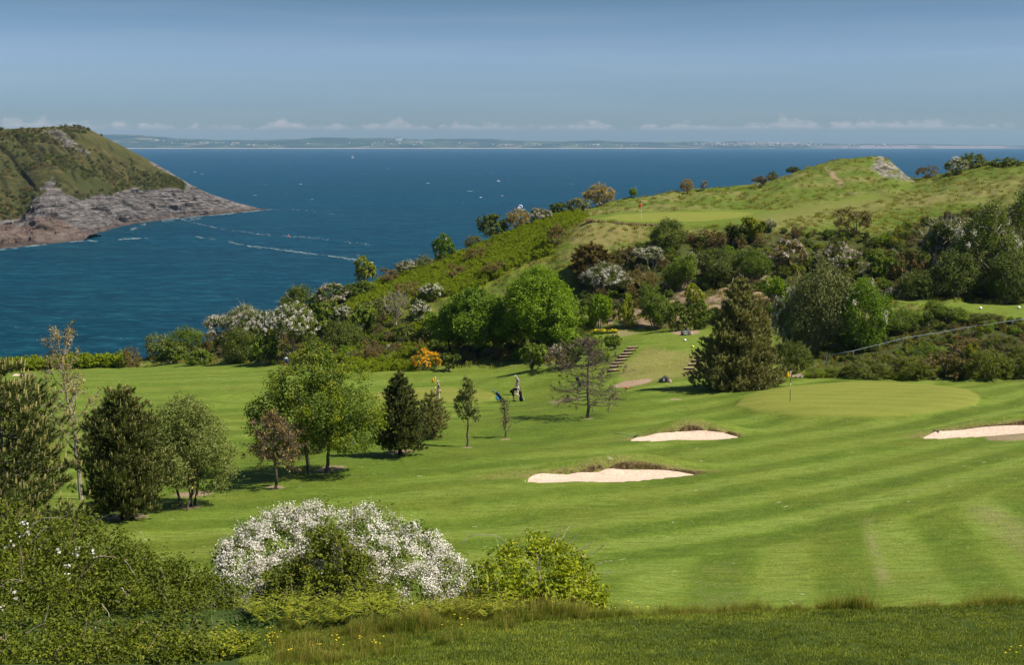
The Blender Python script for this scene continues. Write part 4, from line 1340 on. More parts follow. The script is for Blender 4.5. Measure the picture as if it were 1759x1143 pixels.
def pine(name, label, px, base, top, wpx, seed, mat='needle', whorls=16, tufts=1.0, needle=0.20, candle=0.22, candle_n=0.5, trunk_r=0.12, profile='cone', Y=None, group=None, bark='bark_dark', stems=1, lift=0.35, low=0.08, ntuft=22, lean=0.0, nw=0.012):
    rng = np.random.default_rng(seed)
    p = place(px, base, Y)
    H = max(0.4, (at(px, top, p[1])[2] - p[2]) * 1.01)
    R_ = wpx / F * p[1] * 0.5
    t = thing(name, label, 'tree', tuple(p), group)
    g = Geo()
    for s in range(stems):
        if s:
            link('trunk', g.mesh('trunk', M[bark], True), t)
            g = Geo()
        off = 0.35 * s
        tube(g, wander((off, 0, -0.3), (lean + off * 0.3, 0, H * 0.93), 12, 0.03, rng), np.linspace(trunk_r * 1.2, 0.02, 12), 7)
    C, D, S = [], [], []
    for w in range(whorls):
        zf = low + (0.97 - low) * (w + rng.uniform(-0.2, 0.2)) / whorls
        u = (zf - low) / (1 - low)
        if profile == 'cone':
            pr = (1 - u) ** 0.8 * (0.62 + 0.38 * min(1, u * 6 + 0.2))
        elif profile == 'egg':
            pr = math.sin(math.pi * (0.18 + 0.80 * u)) ** 0.75 * (1.05 - 0.35 * u)
        else:
            pr = math.sin(math.pi * (0.25 + 0.72 * u)) ** 0.6
        nb = rng.integers(6, 9)
        for b in range(nb):
            a = b * 6.283 / nb + rng.uniform(-0.35, 0.35) + w * 0.7
            ln = max(0.15, R_ * pr * rng.uniform(0.72, 1.12))
            z0 = zf * H - ln * 0.10
            d0 = np.array([math.cos(a), math.sin(a), 0])
            k = 6
            tt = np.linspace(0, 1, k)
            up = lift * (0.5 + 0.8 * u)
            br = np.stack([lean * zf + d0[0] * ln * tt, d0[1] * ln * tt, z0 + ln * (up * tt ** 1.7 - 0.10 * tt)], 1) + rng.normal(size=(k, 3)) * 0.02
            tube(g, br, np.linspace(0.035, 0.010, k) * max(0.5, trunk_r / 0.12), 4)
            nt_ = max(2, int(ln * 7.5 * tufts))
            for q in range(nt_):
                f = 1 - 0.72 * (q / nt_) ** 1.0
                pos_ = np.array([np.interp(f, tt, br[:, i]) for i in range(3)])
                side = rng.normal(size=3) * np.array([1, 1, 0.5]) * ln * 0.15 * (1.15 - f * 0.8 + 0.2)
                C.append(pos_ + side)
                D.append(unit(d0 * 0.55 + side / (np.linalg.norm(side) + 1e-6) * 0.5 + np.array([0, 0, 0.75])))
                S.append(rng.uniform(0.8, 1.15))
    for q in range(7):
        C.append(np.array([lean + rng.normal() * 0.05, rng.normal() * 0.05, H * (0.90 + 0.013 * q)]))
        D.append(np.array([0, 0, 1.0]))
        S.append(0.9)
    C, D, S = np.array(C), np.array(D), np.array(S)
    gn = Geo()
    k = len(C)
    n = k * ntuft
    ci = np.repeat(np.arange(k), ntuft)
    d = unit(D[ci] * 0.75 + rng.normal(size=(n, 3)) * 0.62)
    L = needle * S[ci] * rng.uniform(0.7, 1.15, n)
    st = C[ci] + D[ci] * rng.uniform(-0.6, 0.5, n)[:, None] * needle
    sd = unit(np.cross(d, rng.normal(size=(n, 3)))) * nw * 1.5
    V = np.stack([st + sd, st - sd, st + d * L[:, None]], 1).reshape(-1, 3)
    i = np.arange(n) * 3
    ct = np.clip(rng.normal(0.45, 0.22, k), 0, 1)
    gn.add(V, None, np.stack([i, i + 1, i + 2], 1), np.repeat(np.clip(ct[ci] * 0.65 + rng.uniform(0, 0.35, n), 0, 1), 3))
    link('trunk', g.mesh('trunk', M[bark], True), t)
    link('needles', gn.mesh('needles', M[mat]), t, kind='stuff')
    if candle_n > 0:
        gc = Geo()
        sel = rng.choice(k, int(k * candle_n), replace=False)
        for j in sel:
            b0 = C[j] + D[j] * needle * 0.6
            ax = unit(D[j] * 0.25 + np.array([0, 0, 1.0]))
            u_ = unit(np.cross(ax, np.array([1, 0.2, 0])))
            w_ = np.cross(ax, u_)
            r_ = candle * 0.10
            ring = [b0 + u_ * r_ * math.cos(x) + w_ * r_ * math.sin(x) for x in (0, 2.1, 4.2)]
            ln = candle * rng.uniform(0.6, 1.2)
            ring2 = [v + ax * ln * 0.7 for v in ring]
            gc.add(np.array(ring + ring2 + [b0 + ax * ln]), np.array([[0, 1, 4, 3], [1, 2, 5, 4], [2, 0, 3, 5]]), np.array([[3, 4, 6], [4, 5, 6], [5, 3, 6]]), rng.uniform(0, 1))
        link('candles', gc.mesh('candles', M['candle']), t, kind='stuff')
    return t


def bare_tree(name, label, px, base, top, wpx, seed, style='larch', bark='bark', twigm='twig', twigs=900, trunk_r=0.09, Y=None, group=None, low=0.2, foliage=None, nf=0, fl=0.09, nbr=34, twl=0.4, lean=0.0):
    rng = np.random.default_rng(seed)
    p = place(px, base, Y)
    H = max(0.4, (at(px, top, p[1])[2] - p[2]) * 1.01)
    R_ = wpx / F * p[1] * 0.5
    t = thing(name, label, 'tree', tuple(p), group)
    g = Geo()
    tr = wander((0, 0, -0.25), (lean, 0, H), 14, 0.05, rng)
    tube(g, tr, np.linspace(trunk_r * 1.25, 0.012, 14), 7)
    C, D = [], []
    for b in range(nbr):
        u = (b + rng.uniform(0, 0.8)) / nbr
        zf = low + (0.98 - low) * u
        base_p = np.array([np.interp(zf * H, tr[:, 2], tr[:, i]) for i in range(3)])
        a = b * 2.399 + rng.uniform(-0.5, 0.5)
        if style == 'larch':
            pr = math.sin(math.pi * (0.30 + 0.68 * u)) ** 0.9
            rise = -0.05 + 0.45 * u
        elif style == 'upright':
            pr = (0.9 - 0.55 * u)
            rise = 1.3
        else:
            pr = math.sin(math.pi * (0.2 + 0.75 * u)) ** 0.7
            rise = 0.65
        ln = R_ * pr * rng.uniform(0.7, 1.1)
        e = base_p + np.array([math.cos(a) * ln, math.sin(a) * ln, ln * rise])
        br = wander(base_p, e, 6, 0.035 * ln, rng, -0.06 * ln)
        tube(g, br, np.linspace(trunk_r * 0.36 * (1.1 - 0.6 * u), 0.007, 6), 4)
        for q in range(5):
            f = rng.uniform(0.3, 1.0)
            s0 = np.array([np.interp(f * 5, np.arange(6), br[:, i]) for i in range(3)])
            d = unit(unit(e - base_p) * 0.7 + rng.normal(size=3) * 0.55 + np.array([0, 0, 0.2]))
            l2 = ln * rng.uniform(0.18, 0.42)
            sb = wander(s0, s0 + d * l2, 4, 0.03 * l2, rng)
            tube(g, sb, np.linspace(0.012, 0.005, 4), 3)
            for k in range(3):
                C.append(sb[rng.integers(1, 4)])
                D.append(d)
    C, D = np.array(C), np.array(D)
    twig_bundle(g, C, D, twigs, twl, 0.009, rng, 0.75, 0.15)
    link('trunk', g.mesh('trunk', M[bark], False), t)
    gt = Geo()
    twig_bundle(gt, C, D, twigs, twl * 0.8, 0.012, rng, 0.9, 0.1)
    link('twigs', gt.mesh('twigs', M[twigm]), t, kind='stuff')
    if foliage:
        gl = Geo()
        k = rng.integers(0, len(C), nf)
        P = C[k] + rng.normal(size=(nf, 3)) * 0.10 + D[k] * rng.uniform(0, 0.3, (nf, 1))
        leaves(gl, P, unit(rng.normal(size=(nf, 3)) + np.array([0, 0, 0.6])), fl, fl * 0.6, rng, rng.uniform(0, 1, nf))
        link('leaves', gl.mesh('leaves', M[foliage]), t, kind='stuff')
    return t

# ------------------------------------------------------------------ trees on the course
G_T = 'young trees planted on the course'
pine('pine_tree', 'tall open pine with long pale candles, cut by the left edge of the picture', 12, 905, 612, 300, 1, 'needle', 14, 1.9, 0.22, 0.26, 0.55, 0.10, 'egg', Y=55, group=G_T, bark='bark_pale', ntuft=26, nw=0.011)
pine('pine_tree', 'dense dark twin-stemmed pine between the tall edge pine and the grey-green round tree', 214, 893, 660, 172, 2, 'needle', 20, 2.6, 0.17, 0.17, 0.40, 0.14, 'egg', group=G_T, stems=2, ntuft=26, nw=0.010, low=0.10)
pine('pine_tree', 'dark cone-shaped pine standing alone in mid picture in front of the far putting green', 688, 782, 636, 122, 3, 'needle', 17, 2.2, 0.17, 0.14, 0.30, 0.12, 'cone', group=G_T, ntuft=26, nw=0.013, low=0.12)
pine('pine_tree', 'largest olive-brown conifer at the left end of the yellow flag green', 1268, 668, 472, 188, 4, 'needle_olive', 20, 2.1, 0.24, 0.20, 0.40, 0.20, 'cone', Y=113, group=G_T, ntuft=26, low=0.02, nw=0.020)
pine('pine_tree', 'brownish sparse pine half hidden behind the right side of the lone dark cone pine', 742, 757, 672, 62, 5, 'needle_olive', 10, 1.6, 0.17, 0.12, 0.3, 0.08, 'egg', Y=92, group=G_T, ntuft=22, nw=0.013)
bare_tree('budding_tree', 'tall pale bare tree with a few brown leaves, rising above the far fairway at left', 140, 850, 578, 120, 6, 'upright', 'bark_pale', 'twig', 900, 0.10, Y=72, group=G_T, foliage='beige', nf=1500, fl=0.09, nbr=30, lean=-0.9, low=0.25)
broadleaf('round_tree', 'round grey-green leafy tree to the right of the twin-stemmed dark pine', 322, 858, 672, 176, 7, 'silver', 24000, 0.095, 0.14, 0.09, 3, 14, 0.12, 'bark', Y=69, group=G_T, shell=0.5, aspect=0.45, twigs=300)
bare_tree('sapling', 'thin bare sapling in a ring of bare earth in front of the round grey-green tree', 325, 878, 800, 40, 8, 'upright', 'bark', 'twig_brown', 160, 0.05, group=G_T, foliage='beige', nf=60, nbr=12)
t_, lob_, p_, H_, W_ = broadleaf('spreading_tree', 'large spreading light green tree with two trunks, left of the lone cone pine', 545, 814, 592, 232, 9, 'green', 24000, 0.095, 0.30, 0.13, 2, 0, 0.22, 'bark', Y=77.5, group=G_T, twigs=700, spread=0.45,
    lobes=[(-0.05, 0, .80, .42, .15), (0.38, .1, .70, .38, .14), (-0.40, 0, .66, .40, .14), (0.62, -.2, .52, .34, .12), (-0.70, .1, .48, .34, .13), (0.1, -.4, .55, .42, .14), (-0.1, .45, .52, .42, .14), (0.82, .1, .40, .22, .09), (-0.35, -.3, .36, .34, .11), (0.3, .3, .42, .34, .12), (-0.82, 0, .36, .22, .09), (0.0, 0, .92, .24, .08), (-0.55, -.3, .26, .34, .09), (0.55, -.3, .30, .36, .09), (0.05, .4, .28, .42, .10)])
g_ = Geo()
crown(g_, [(a * 1.02, b * 1.02, c + 0.1, r, r2, r3) for a, b, c, r, r2, r3 in lob_], 7000, 0.10, np.random.default_rng(19), per=16, sig=0.13, shell=0.25, gaps=0.45, seed=77)
link('young_leaves', g_.mesh('young_leaves', M['yellowgreen']), t_, kind='stuff')
bare_tree('larch_tree', 'small pinkish-brown leafless larch in front of the two-trunk spreading tree', 473, 841, 714, 104, 10, 'larch', 'bark', 'twig_brown', 3600, 0.075, group=G_T, low=0.34, foliage='needle_brown', nf=2600, fl=0.07, twl=0.34)
shrub('dark_bush', 'dark1', 525, 782, 700, 90, 'dark bush half hidden behind the trunks of the spreading tree', 'bush', G_T, Y=86)
broadleaf('whitebeam_sapling', 'slim silvery young tree between the cone pine and the golf trolley', 803, 768, 648, 50, 11, 'silver', 2600, 0.10, 0.34, 0.06, 1, 9, 0.3, 'bark', group=G_T, aspect=0.55, twigs=120, sig=0.16,
    lobes=[(0, 0, .50, .62, .10), (.3, .1, .62, .6, .10), (-.35, 0, .62, .55, .10), (0, .2, .74, .62, .10), (.2, -.2, .84, .42, .08), (-.1, 0, .93, .3, .07), (.45, 0, .45, .45, .08), (-.4, .1, .48, .4, .08)])
bare_tree('sapling', 'tiny wispy upright sapling just below the golf trolley with the blue towel', 868, 752, 690, 22, 12, 'upright', 'bark', 'twig_brown', 300, 0.05, group=G_T, foliage='pale', nf=260, fl=0.07, nbr=18, low=0.12)
bare_tree('larch_tree', 'large wide-branched leafless larch in mid picture, in front of the timber steps', 1010, 719, 584, 146, 13, 'larch', 'bark', 'twig_brown', 3600, 0.10, group=G_T, low=0.16, nbr=50, twl=0.5)
broadleaf('big_ash_tree', 'biggest bright green tree in the middle of the hillside, above the golfers', 925, 622, 442, 172, 14, 'bright', 30000, 0.17, 0.07, 0.25, 1, 34, 0.10, 'bark_dark', Y=146, group='trees at the foot of the hill', sig=0.16, shell=0.6, lobe_k=0.62)
broadleaf('hillside_tree', 'mid green tree leaning on the left side of the biggest bright tree', 815, 628, 484, 150, 15, 'midgreen', 20000, 0.18, 0.16, 0.20, 2, 24, 0.15, 'bark_dark', Y=148, group='trees at the foot of the hill', sig=0.16, lobe_k=0.68)
broadleaf('hillside_tree', 'bright lower bough-like tree in front of the right side of the biggest bright tree', 955, 628, 520, 96, 16, 'bright', 7500, 0.19, 0.12, 0.15, 1, 9, 0.15, 'bark_dark', Y=142, group='trees at the foot of the hill', sig=0.15)
broadleaf('hillside_tree', 'small dark green tree in deep shade below the mid green leaning tree', 772, 625, 520, 80, 17, 'midgreen', 6500, 0.2, 0.25, 0.14, 1, 8, 0.2, 'bark_dark', Y=150, group='trees at the foot of the hill', sig=0.15)
pine('yew_tree', 'dark bronze conical evergreen right above the biggest bright tree', 1016, 477, 417, 84, 18, 'brown', 9, 1.6, 0.34, 0.1, 0, 0.12, 'egg', group='trees at the foot of the hill', ntuft=30, lift=0.15, low=0.02, nw=0.04)
t_, lob_, p_, H_, W_ = broadleaf('hawthorn_tree', 'white blossoming hawthorn tree with a tall pale bare trunk at the far fairway edge', 505, 618, 524, 100, 19, 'hawthorn', 4200, 0.17, 0.42, 0.16, 1, 9, 0.3, 'bark_pale', group='trees at the foot of the hill', sig=0.15, flat=0.9)
g_ = Geo()
crown(g_, [(a, b, c + .15, r, r2, r3) for a, b, c, r, r2, r3 in lob_], 2600, 0.13, np.random.default_rng(191), per=10, sig=0.1, shell=0.2, gaps=0.25, seed=5, cutz=H_ * 0.5)
link('blossom', g_.mesh('blossom', M['blossom']), t_, kind='stuff')
bare_tree('bare_tree', 'small pale leafless tree on the slope above the yellow gorse', 680, 572, 515, 66, 20, 'upright', 'bark_pale', 'twig', 700, 0.12, group='trees at the foot of the hill', twl=0.6, nbr=24, low=0.3)

# ------------------------------------------------------------------ bushes of the hillside
GB = 'bushes on the hillside'
GS_ = 'bushes on the skyline'
rows = [
    ('round_bush', 'brown0', 226, 630, 587, 46, 'round dark brown bush at the right end of the yellow bracken strip', GS_),
    ('willow_bush', 'silver0', 270, 612, 571, 52, 'silvery grey-green bush on the skyline just right of the round brown bush', GS_),
    ('scrub_bush', 'green2', 290, 626, 592, 70, 'low loose green bush between the round brown bush and the far fairway', GB),
    ('scrub_bush', 'green0', 318, 610, 560, 80, 'olive green skyline bush sloping down to the sea beside the silvery bush', GS_),
    ('dead_bush', 'brown1', 357, 616, 570, 26, 'narrow brown dead bush standing upright among the green scrub at left', GB),
    ('hawthorn_bush', 'hawthorn1', 372, 592, 540, 78, 'lowest pale-flowered hawthorn on the skyline at the left end of the ridge', GS_),
    ('hawthorn_bush', 'hawthorn0', 425, 588, 524, 96, 'wide white hawthorn on the skyline left of the pale-trunked hawthorn tree', GS_),
    ('scrub_bush', 'dark0', 412, 626, 562, 80, 'dark green bush on the far fairway edge under the wide white hawthorn', GB),
    ('scrub_bush', 'green1', 455, 628, 570, 70, 'leafy mid green bush left of the pale bare trunk', GB),
    ('scrub_bush', 'green0', 340, 627, 600, 70, 'low green bush touching the far fairway below the narrow dead bush', GB),
    ('scrub_bush', 'dark2', 516, 552, 489, 92, 'big dark rounded bush on the skyline above the pale-trunked hawthorn', GS_),
    ('hawthorn_bush', 'faded0', 572, 528, 485, 84, 'faded cream hawthorn on the skyline right of the big dark rounded bush', GS_),
    ('scrub_bush', 'dark1', 590, 604, 535, 96, 'deep black-green shaded bush right of the pale-trunked hawthorn tree', GB),
    ('scrub_bush', 'green2', 560, 575, 515, 84, 'mid green scrub bush between the dark skyline bush and the shaded bush', GB),
    ('hawthorn_bush', 'hawthorn1', 588, 560, 515, 54, 'small white-flecked hawthorn below the faded cream hawthorn', GB),
    ('scrub_bush', 'green0', 618, 512, 480, 70, 'low green bush under the round yellow-green skyline bush', GS_),
    ('round_bush', 'yellowgreen0', 628, 484, 441, 58, 'round yellow-green bush standing clear against the sea', GS_),
    ('gorse_bush', 'brown1', 664, 490, 462, 56, 'brown gorse just right of the round yellow-green bush', GS_),
    ('hawthorn_bush', 'faded1', 700, 470, 445, 48, 'small cream hawthorn on the skyline left of the pale-tipped upright bush', GS_),
    ('scrub_bush', 'pale1', 728, 462, 434, 42, 'small grey-green bush tucked against the pale-tipped upright bush', GS_),
    ('laurel_bush', 'elder0', 763, 450, 401, 48, 'upright leafy bush with pale tips standing against the sea', GS_),
    ('gorse_bush', 'brown2', 818, 452, 424, 46, 'dark brown gorse clump in the middle of the bright bracken slope', GB),
    ('gorse_bush', 'brown0', 845, 428, 414, 34, 'small brown gorse patch above the dark clump on the bracken slope', GB),
    ('scrub_bush', 'dark0', 848, 406, 364, 66, 'glossy dark green bush on the skyline above the bracken slope', GS_),
    ('scrub_bush', 'pale0', 812, 424, 404, 40, 'low pale bush left of the glossy dark green skyline bush', GS_),
    ('blackthorn_bush', 'beige0', 890, 394, 357, 50, 'beige budding bush on the skyline with a white boat behind it', GS_),
    ('blackthorn_bush', 'faded0', 925, 386, 356, 50, 'brownish bush with pale flecks right of the bush hiding the boat', GS_),
    ('scrub_bush', 'dark2', 958, 374, 347, 56, 'dark green skyline bush left of the large domed beige bush', GS_),
    ('blackthorn_bush', 'pale0', 992, 366, 338, 56, 'flat pale bush crouching at the left foot of the large domed beige bush', GS_),
    ('round_bush', 'beige1', 1030, 352, 312, 66, 'large domed beige bush, the biggest on the skyline above the upper green', GS_),
    ('sapling_bush', 'bright0', 1088, 340, 321, 20, 'small bright green sapling alone on the skyline right of the domed beige bush', GS_),
    ('round_bush', 'beige0', 1180, 332, 306, 30, 'small domed beige bush alone on the skyline ridge', GS_),
    ('round_bush', 'pink0', 1209, 328, 309, 16, 'tiny pinkish bush beside the small domed beige bush', GS_),
    ('gorse_bush', 'dark1', 1327, 306, 289, 22, 'small dark bush at the lower end of the rocky strip on the grassy knoll', GS_),
    ('gorse_bush', 'dark0', 1362, 296, 285, 30, 'dark low gorse at the upper end of the rocky strip on the grassy knoll', GS_),
    ('gorse_bush', 'brown1', 1310, 318, 301, 50, 'flat brown heather along the rocky strip on the grassy knoll', GB),
    ('gorse_bush', 'brown2', 1592, 306, 284, 46, 'bristly brown-green gorse on the skyline in the sea gap right of the rock knoll', GS_),
    ('hawthorn_bush', 'hawthorn0', 1641, 299, 269, 48, 'white hawthorn on the right skyline beside the olive bush', GS_),
    ('round_bush', 'thick', 1672, 288, 256, 70, 'olive dome-shaped bush, highest on the right skyline', GS_),
    ('scrub_bush', 'dark1', 1728, 286, 266, 70, 'low dark bush on the skyline at the right edge', GS_),
    ('scrub_bush', 'dark0', 1148, 428, 374, 84, 'dark evergreen bush just under the right half of the upper green', GB),
    ('gorse_bush', 'brown0', 1215, 424, 386, 86, 'brown gorse mound right of the dark evergreen bush below the upper green', GB),
    ('scrub_bush', 'yellowgreen1', 1296, 414, 370, 72, 'pale yellow-green bush below the right end of the upper green', GB),
    ('scrub_bush', 'dark2', 1262, 420, 384, 60, 'small dark bush between the brown gorse mound and the pale yellow-green bush', GB),
    ('bronze_bush', 'brown2', 1464, 404, 356, 80, 'rust brown bush with a pale forked stem alone on the grassy slope', GB),
    ('scrub_bush', 'brown1', 1372, 408, 388, 40, 'small brown bush in the grass left of the rust brown bush', GB),
    ('hawthorn_bush', 'hawthorn0', 1042, 500, 450, 100, 'white hawthorn at the right foot of the bronze conical evergreen', GB),
    ('hawthorn_bush', 'hawthorn1', 1118, 462, 424, 76, 'white-flecked hawthorn below the dark evergreen bush', GB),
    ('scrub_bush', 'brown0', 1078, 452, 414, 60, 'brown scrub between the bronze evergreen and the upper green bank', GB),
    ('scrub_bush', 'brown2', 1100, 512, 462, 78, 'tangled brown bush in the middle of the scrub above the tee', GB),
    ('scrub_bush', 'green1', 1168, 498, 436, 90, 'tall mid green bush in the scrub above the number 17 tee', GB),
    ('scrub_bush', 'dark0', 1232, 486, 424, 90, 'dark green bush in the scrub left of the pine top', GB),
    ('scrub_bush', 'green0', 1292, 478, 424, 80, 'mid green bush in the scrub behind the pine top', GB),
    ('scrub_bush', 'pink0', 1352, 462, 408, 90, 'purplish-brown twiggy bush right of the pine top', GB),
    ('hawthorn_bush', 'faded1', 1440, 470, 414, 92, 'greyish faded hawthorn above the big grey willow bush', GB),
    ('scrub_bush', 'green2', 1508, 482, 428, 70, 'ragged green bush right of the greyish faded hawthorn', GB),
    ('scrub_bush', 'yellowgreen0', 1190, 530, 488, 50, 'yellow-green sprouting bush against the pink scree', GB),
    ('scrub_bush', 'bright0', 1330, 520, 470, 60, 'bright leafy bush squeezed between the conifer and the big grey willow bush', GB),
    ('small_tree', 'bright0', 1030, 566, 500, 62, 'leftmost bright leafy small tree behind the number 17 tee', GB),
    ('small_tree', 'yellowgreen0', 1074, 562, 506, 44, 'slim yellow-green small tree with dark stem behind the number 17 tee', GB),
    ('small_tree', 'green1', 1126, 566, 488, 84, 'tall green leafy bush on the back edge of the number 17 tee', GB),
    ('small_tree', 'dark0', 1165, 568, 520, 70, 'dark green bush left of the number 17 stone', GB),
    ('small_tree', 'green0', 1200, 566, 510, 50, 'green bush directly behind the number 17 stone', GB),
    ('willow_bush', 'pale0', 1408, 602, 446, 140, 'huge grey-green willow bush right of the conifer, tallest bush on the right', GB),
    ('willow_bush', 'silver0', 1385, 598, 476, 100, 'silvery left half of the willow clump beside the white sprays', GB),
    ('elder_bush', 'elder0', 1478, 599, 476, 124, 'bright green elder dotted with white flower heads', GB),
    ('hawthorn_bush', 'hawthorn0', 1352, 600, 494, 60, 'white hawthorn sprays between the conifer and the huge willow bush', GB),
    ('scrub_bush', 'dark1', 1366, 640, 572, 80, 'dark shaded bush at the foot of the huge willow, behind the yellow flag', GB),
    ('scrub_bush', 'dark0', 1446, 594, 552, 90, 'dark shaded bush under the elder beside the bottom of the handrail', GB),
    ('hawthorn_bush', 'hawthorn3', 1612, 470, 376, 120, 'dark thorn bush with thin white blossom left of the biggest dark thorn', GB),
    ('hawthorn_bush', 'hawthorn2', 1692, 490, 344, 150, 'biggest dark thorn bush with white blossom on the right bank', GB),
    ('hawthorn_bush', 'hawthorn2', 1752, 470, 322, 110, 'white-topped thorn bush at the right edge of the picture', GB),
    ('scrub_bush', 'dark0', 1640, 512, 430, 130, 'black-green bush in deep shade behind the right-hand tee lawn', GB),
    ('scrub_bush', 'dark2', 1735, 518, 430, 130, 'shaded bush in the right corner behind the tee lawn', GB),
    ('scrub_bush', 'brown0', 1560, 480, 418, 80, 'brown and green bramble bush left of the dark thorn bushes', GB),
    ('scrub_bush', 'dark1', 1575, 512, 450, 90, 'dark bush at the left end of the right-hand tee lawn', GB),
    ('scrub_bush', 'faded0', 1648, 425, 372, 80, 'greyish pink-flecked bush above the dark thorn bushes', GB),
    ('gorse_bush', 'gorse0', 733, 636, 599, 66, 'gorse in bright orange-yellow flower at the edge of the left green', GB),
    ('broom_bush', 'dark2', 768, 638, 606, 56, 'dark broom bush right beside the flowering yellow gorse', GB),
    ('hawthorn_bush', 'hawthorn0', 668, 613, 592, 22, 'tiny white flowering bush alone on the grass left of the yellow gorse', GB),
    ('scrub_bush', 'brown1', 640, 614, 584, 44, 'small brown bush left of the tiny white flowering bush', GB),
    ('hawthorn_bush', 'hawthorn1', 722, 552, 508, 56, 'white hawthorn right of the small pale leafless tree', GB),
    ('scrub_bush', 'pale1', 650, 545, 508, 74, 'grey twiggy bush left of the small pale leafless tree', GB),
    ('scrub_bush', 'green0', 745, 590, 530, 70, 'green bush above the flowering yellow gorse', GB),
    ('hawthorn_bush', 'hawthorn2', 742, 514, 484, 50, 'small white hawthorn higher up above the pale leafless tree', GB),
    ('scrub_bush', 'brown2', 700, 512, 484, 60, 'low brown bush under the bracken slope left of the mid green tree', GB),
    ('scrub_bush', 'green1', 918, 636, 586, 70, 'leafy green bush at the foot of the biggest bright tree', GB),
    ('scrub_bush', 'pink0', 958, 634, 592, 56, 'pinkish-brown bush beside the path left of the timber steps', GB),
    ('scrub_bush', 'green2', 985, 628, 585, 70, 'loose green bush left of the timber steps', GB),
    ('shrub', 'green0', 1015, 604, 572, 56, 'round dark-leaved shrub left above the timber steps', GB),
    ('shrub', 'green1', 1052, 601, 574, 46, 'round dark-leaved shrub at the top of the timber steps', GB),
    ('shrub', 'bright1', 1030, 622, 590, 44, 'bright leafy shrub beside the middle of the timber steps', GB),
    ('bramble_bush', 'bramble0', 1420, 645, 628, 90, 'low bramble at the left end of the bank below the handrail', GB),
    ('bramble_bush', 'bramble1', 1490, 647, 612, 110, 'bramble mound below the lower half of the handrail', GB),
    ('bramble_bush', 'bramble2', 1562, 648, 602, 110, 'bramble mound in the middle of the bank behind the large green', GB),
    ('bramble_bush', 'brown0', 1622, 648, 594, 110, 'brown-tinged bramble on the bank right of the bramble mounds', GB),
    ('bramble_bush', 'bramble0', 1690, 648, 586, 120, 'leafy bramble on the bank near the right edge', GB),
    ('bramble_bush', 'bramble1', 1758, 646, 580, 110, 'bramble on the bank cut by the right edge', GB),
    ('scrub_bush', 'green0', 1548, 570, 528, 90, 'green bush behind the handrail next to the elder', GB),
    ('scrub_bush', 'green1', 1628, 556, 518, 100, 'green sprouting bush behind the middle of the handrail', GB),
    ('scrub_bush', 'dark2', 1590, 566, 534, 60, 'darker bush behind the handrail between two green ones', GB),
    ('scrub_bush', 'bramble2', 1690, 554, 534, 80, 'low bush behind the upper end of the handrail', GB),
    ('bramble_bush', 'bramble2', 1530, 634, 602, 80, 'small bramble just under the rail in the middle of the handrail', GB),
    ('bramble_bush', 'green0', 1590, 622, 590, 80, 'fresh green bramble just under the rail right of its middle', GB),
    ('bramble_bush', 'brown1', 1650, 614, 580, 90, 'dead brown bramble patch just under the upper part of the rail', GB),
    ('bramble_bush', 'bramble1', 1720, 606, 570, 90, 'dark bramble just under the upper end of the rail', GB),
    ('scrub_bush', 'dark0', 300, 618, 584, 60, 'dark green bush behind the loose green bush right of the bracken strip', GB),
    ('hawthorn_bush', 'hawthorn2', 455, 590, 528, 60, 'white-sprayed hawthorn touching the left side of the pale-trunked tree', GB),
    ('scrub_bush', 'green1', 625, 575, 520, 70, 'leafy green bush above the deep shaded bush', GB),
    ('scrub_bush', 'brown1', 780, 482, 456, 60, 'brown scrub patch on the bracken slope above the mid green tree', GB),
    ('scrub_bush', 'brown0', 850, 470, 444, 60, 'brown heather patch on the bracken slope beside the top of the biggest tree', GB),
    ('scrub_bush', 'brown2', 955, 420, 384, 50, 'brown gorse left of the dry bank under the upper green', GB),
    ('scrub_bush', 'dark1', 700, 590, 545, 60, 'dark bush below the small pale leafless tree', GB),
    ('young_shoots', 'yellowgreen1', 1665, 640, 584, 36, 'yellow-green shoots standing out of the bank bramble', GB),
]
PR['thick'] = PR['bramble0']
for nm, key, px, base, top, w, lab, grp in rows:
    shrub(nm, key, px, base, top, w, lab, 'tree' if 'tree' in nm else 'bush', grp)

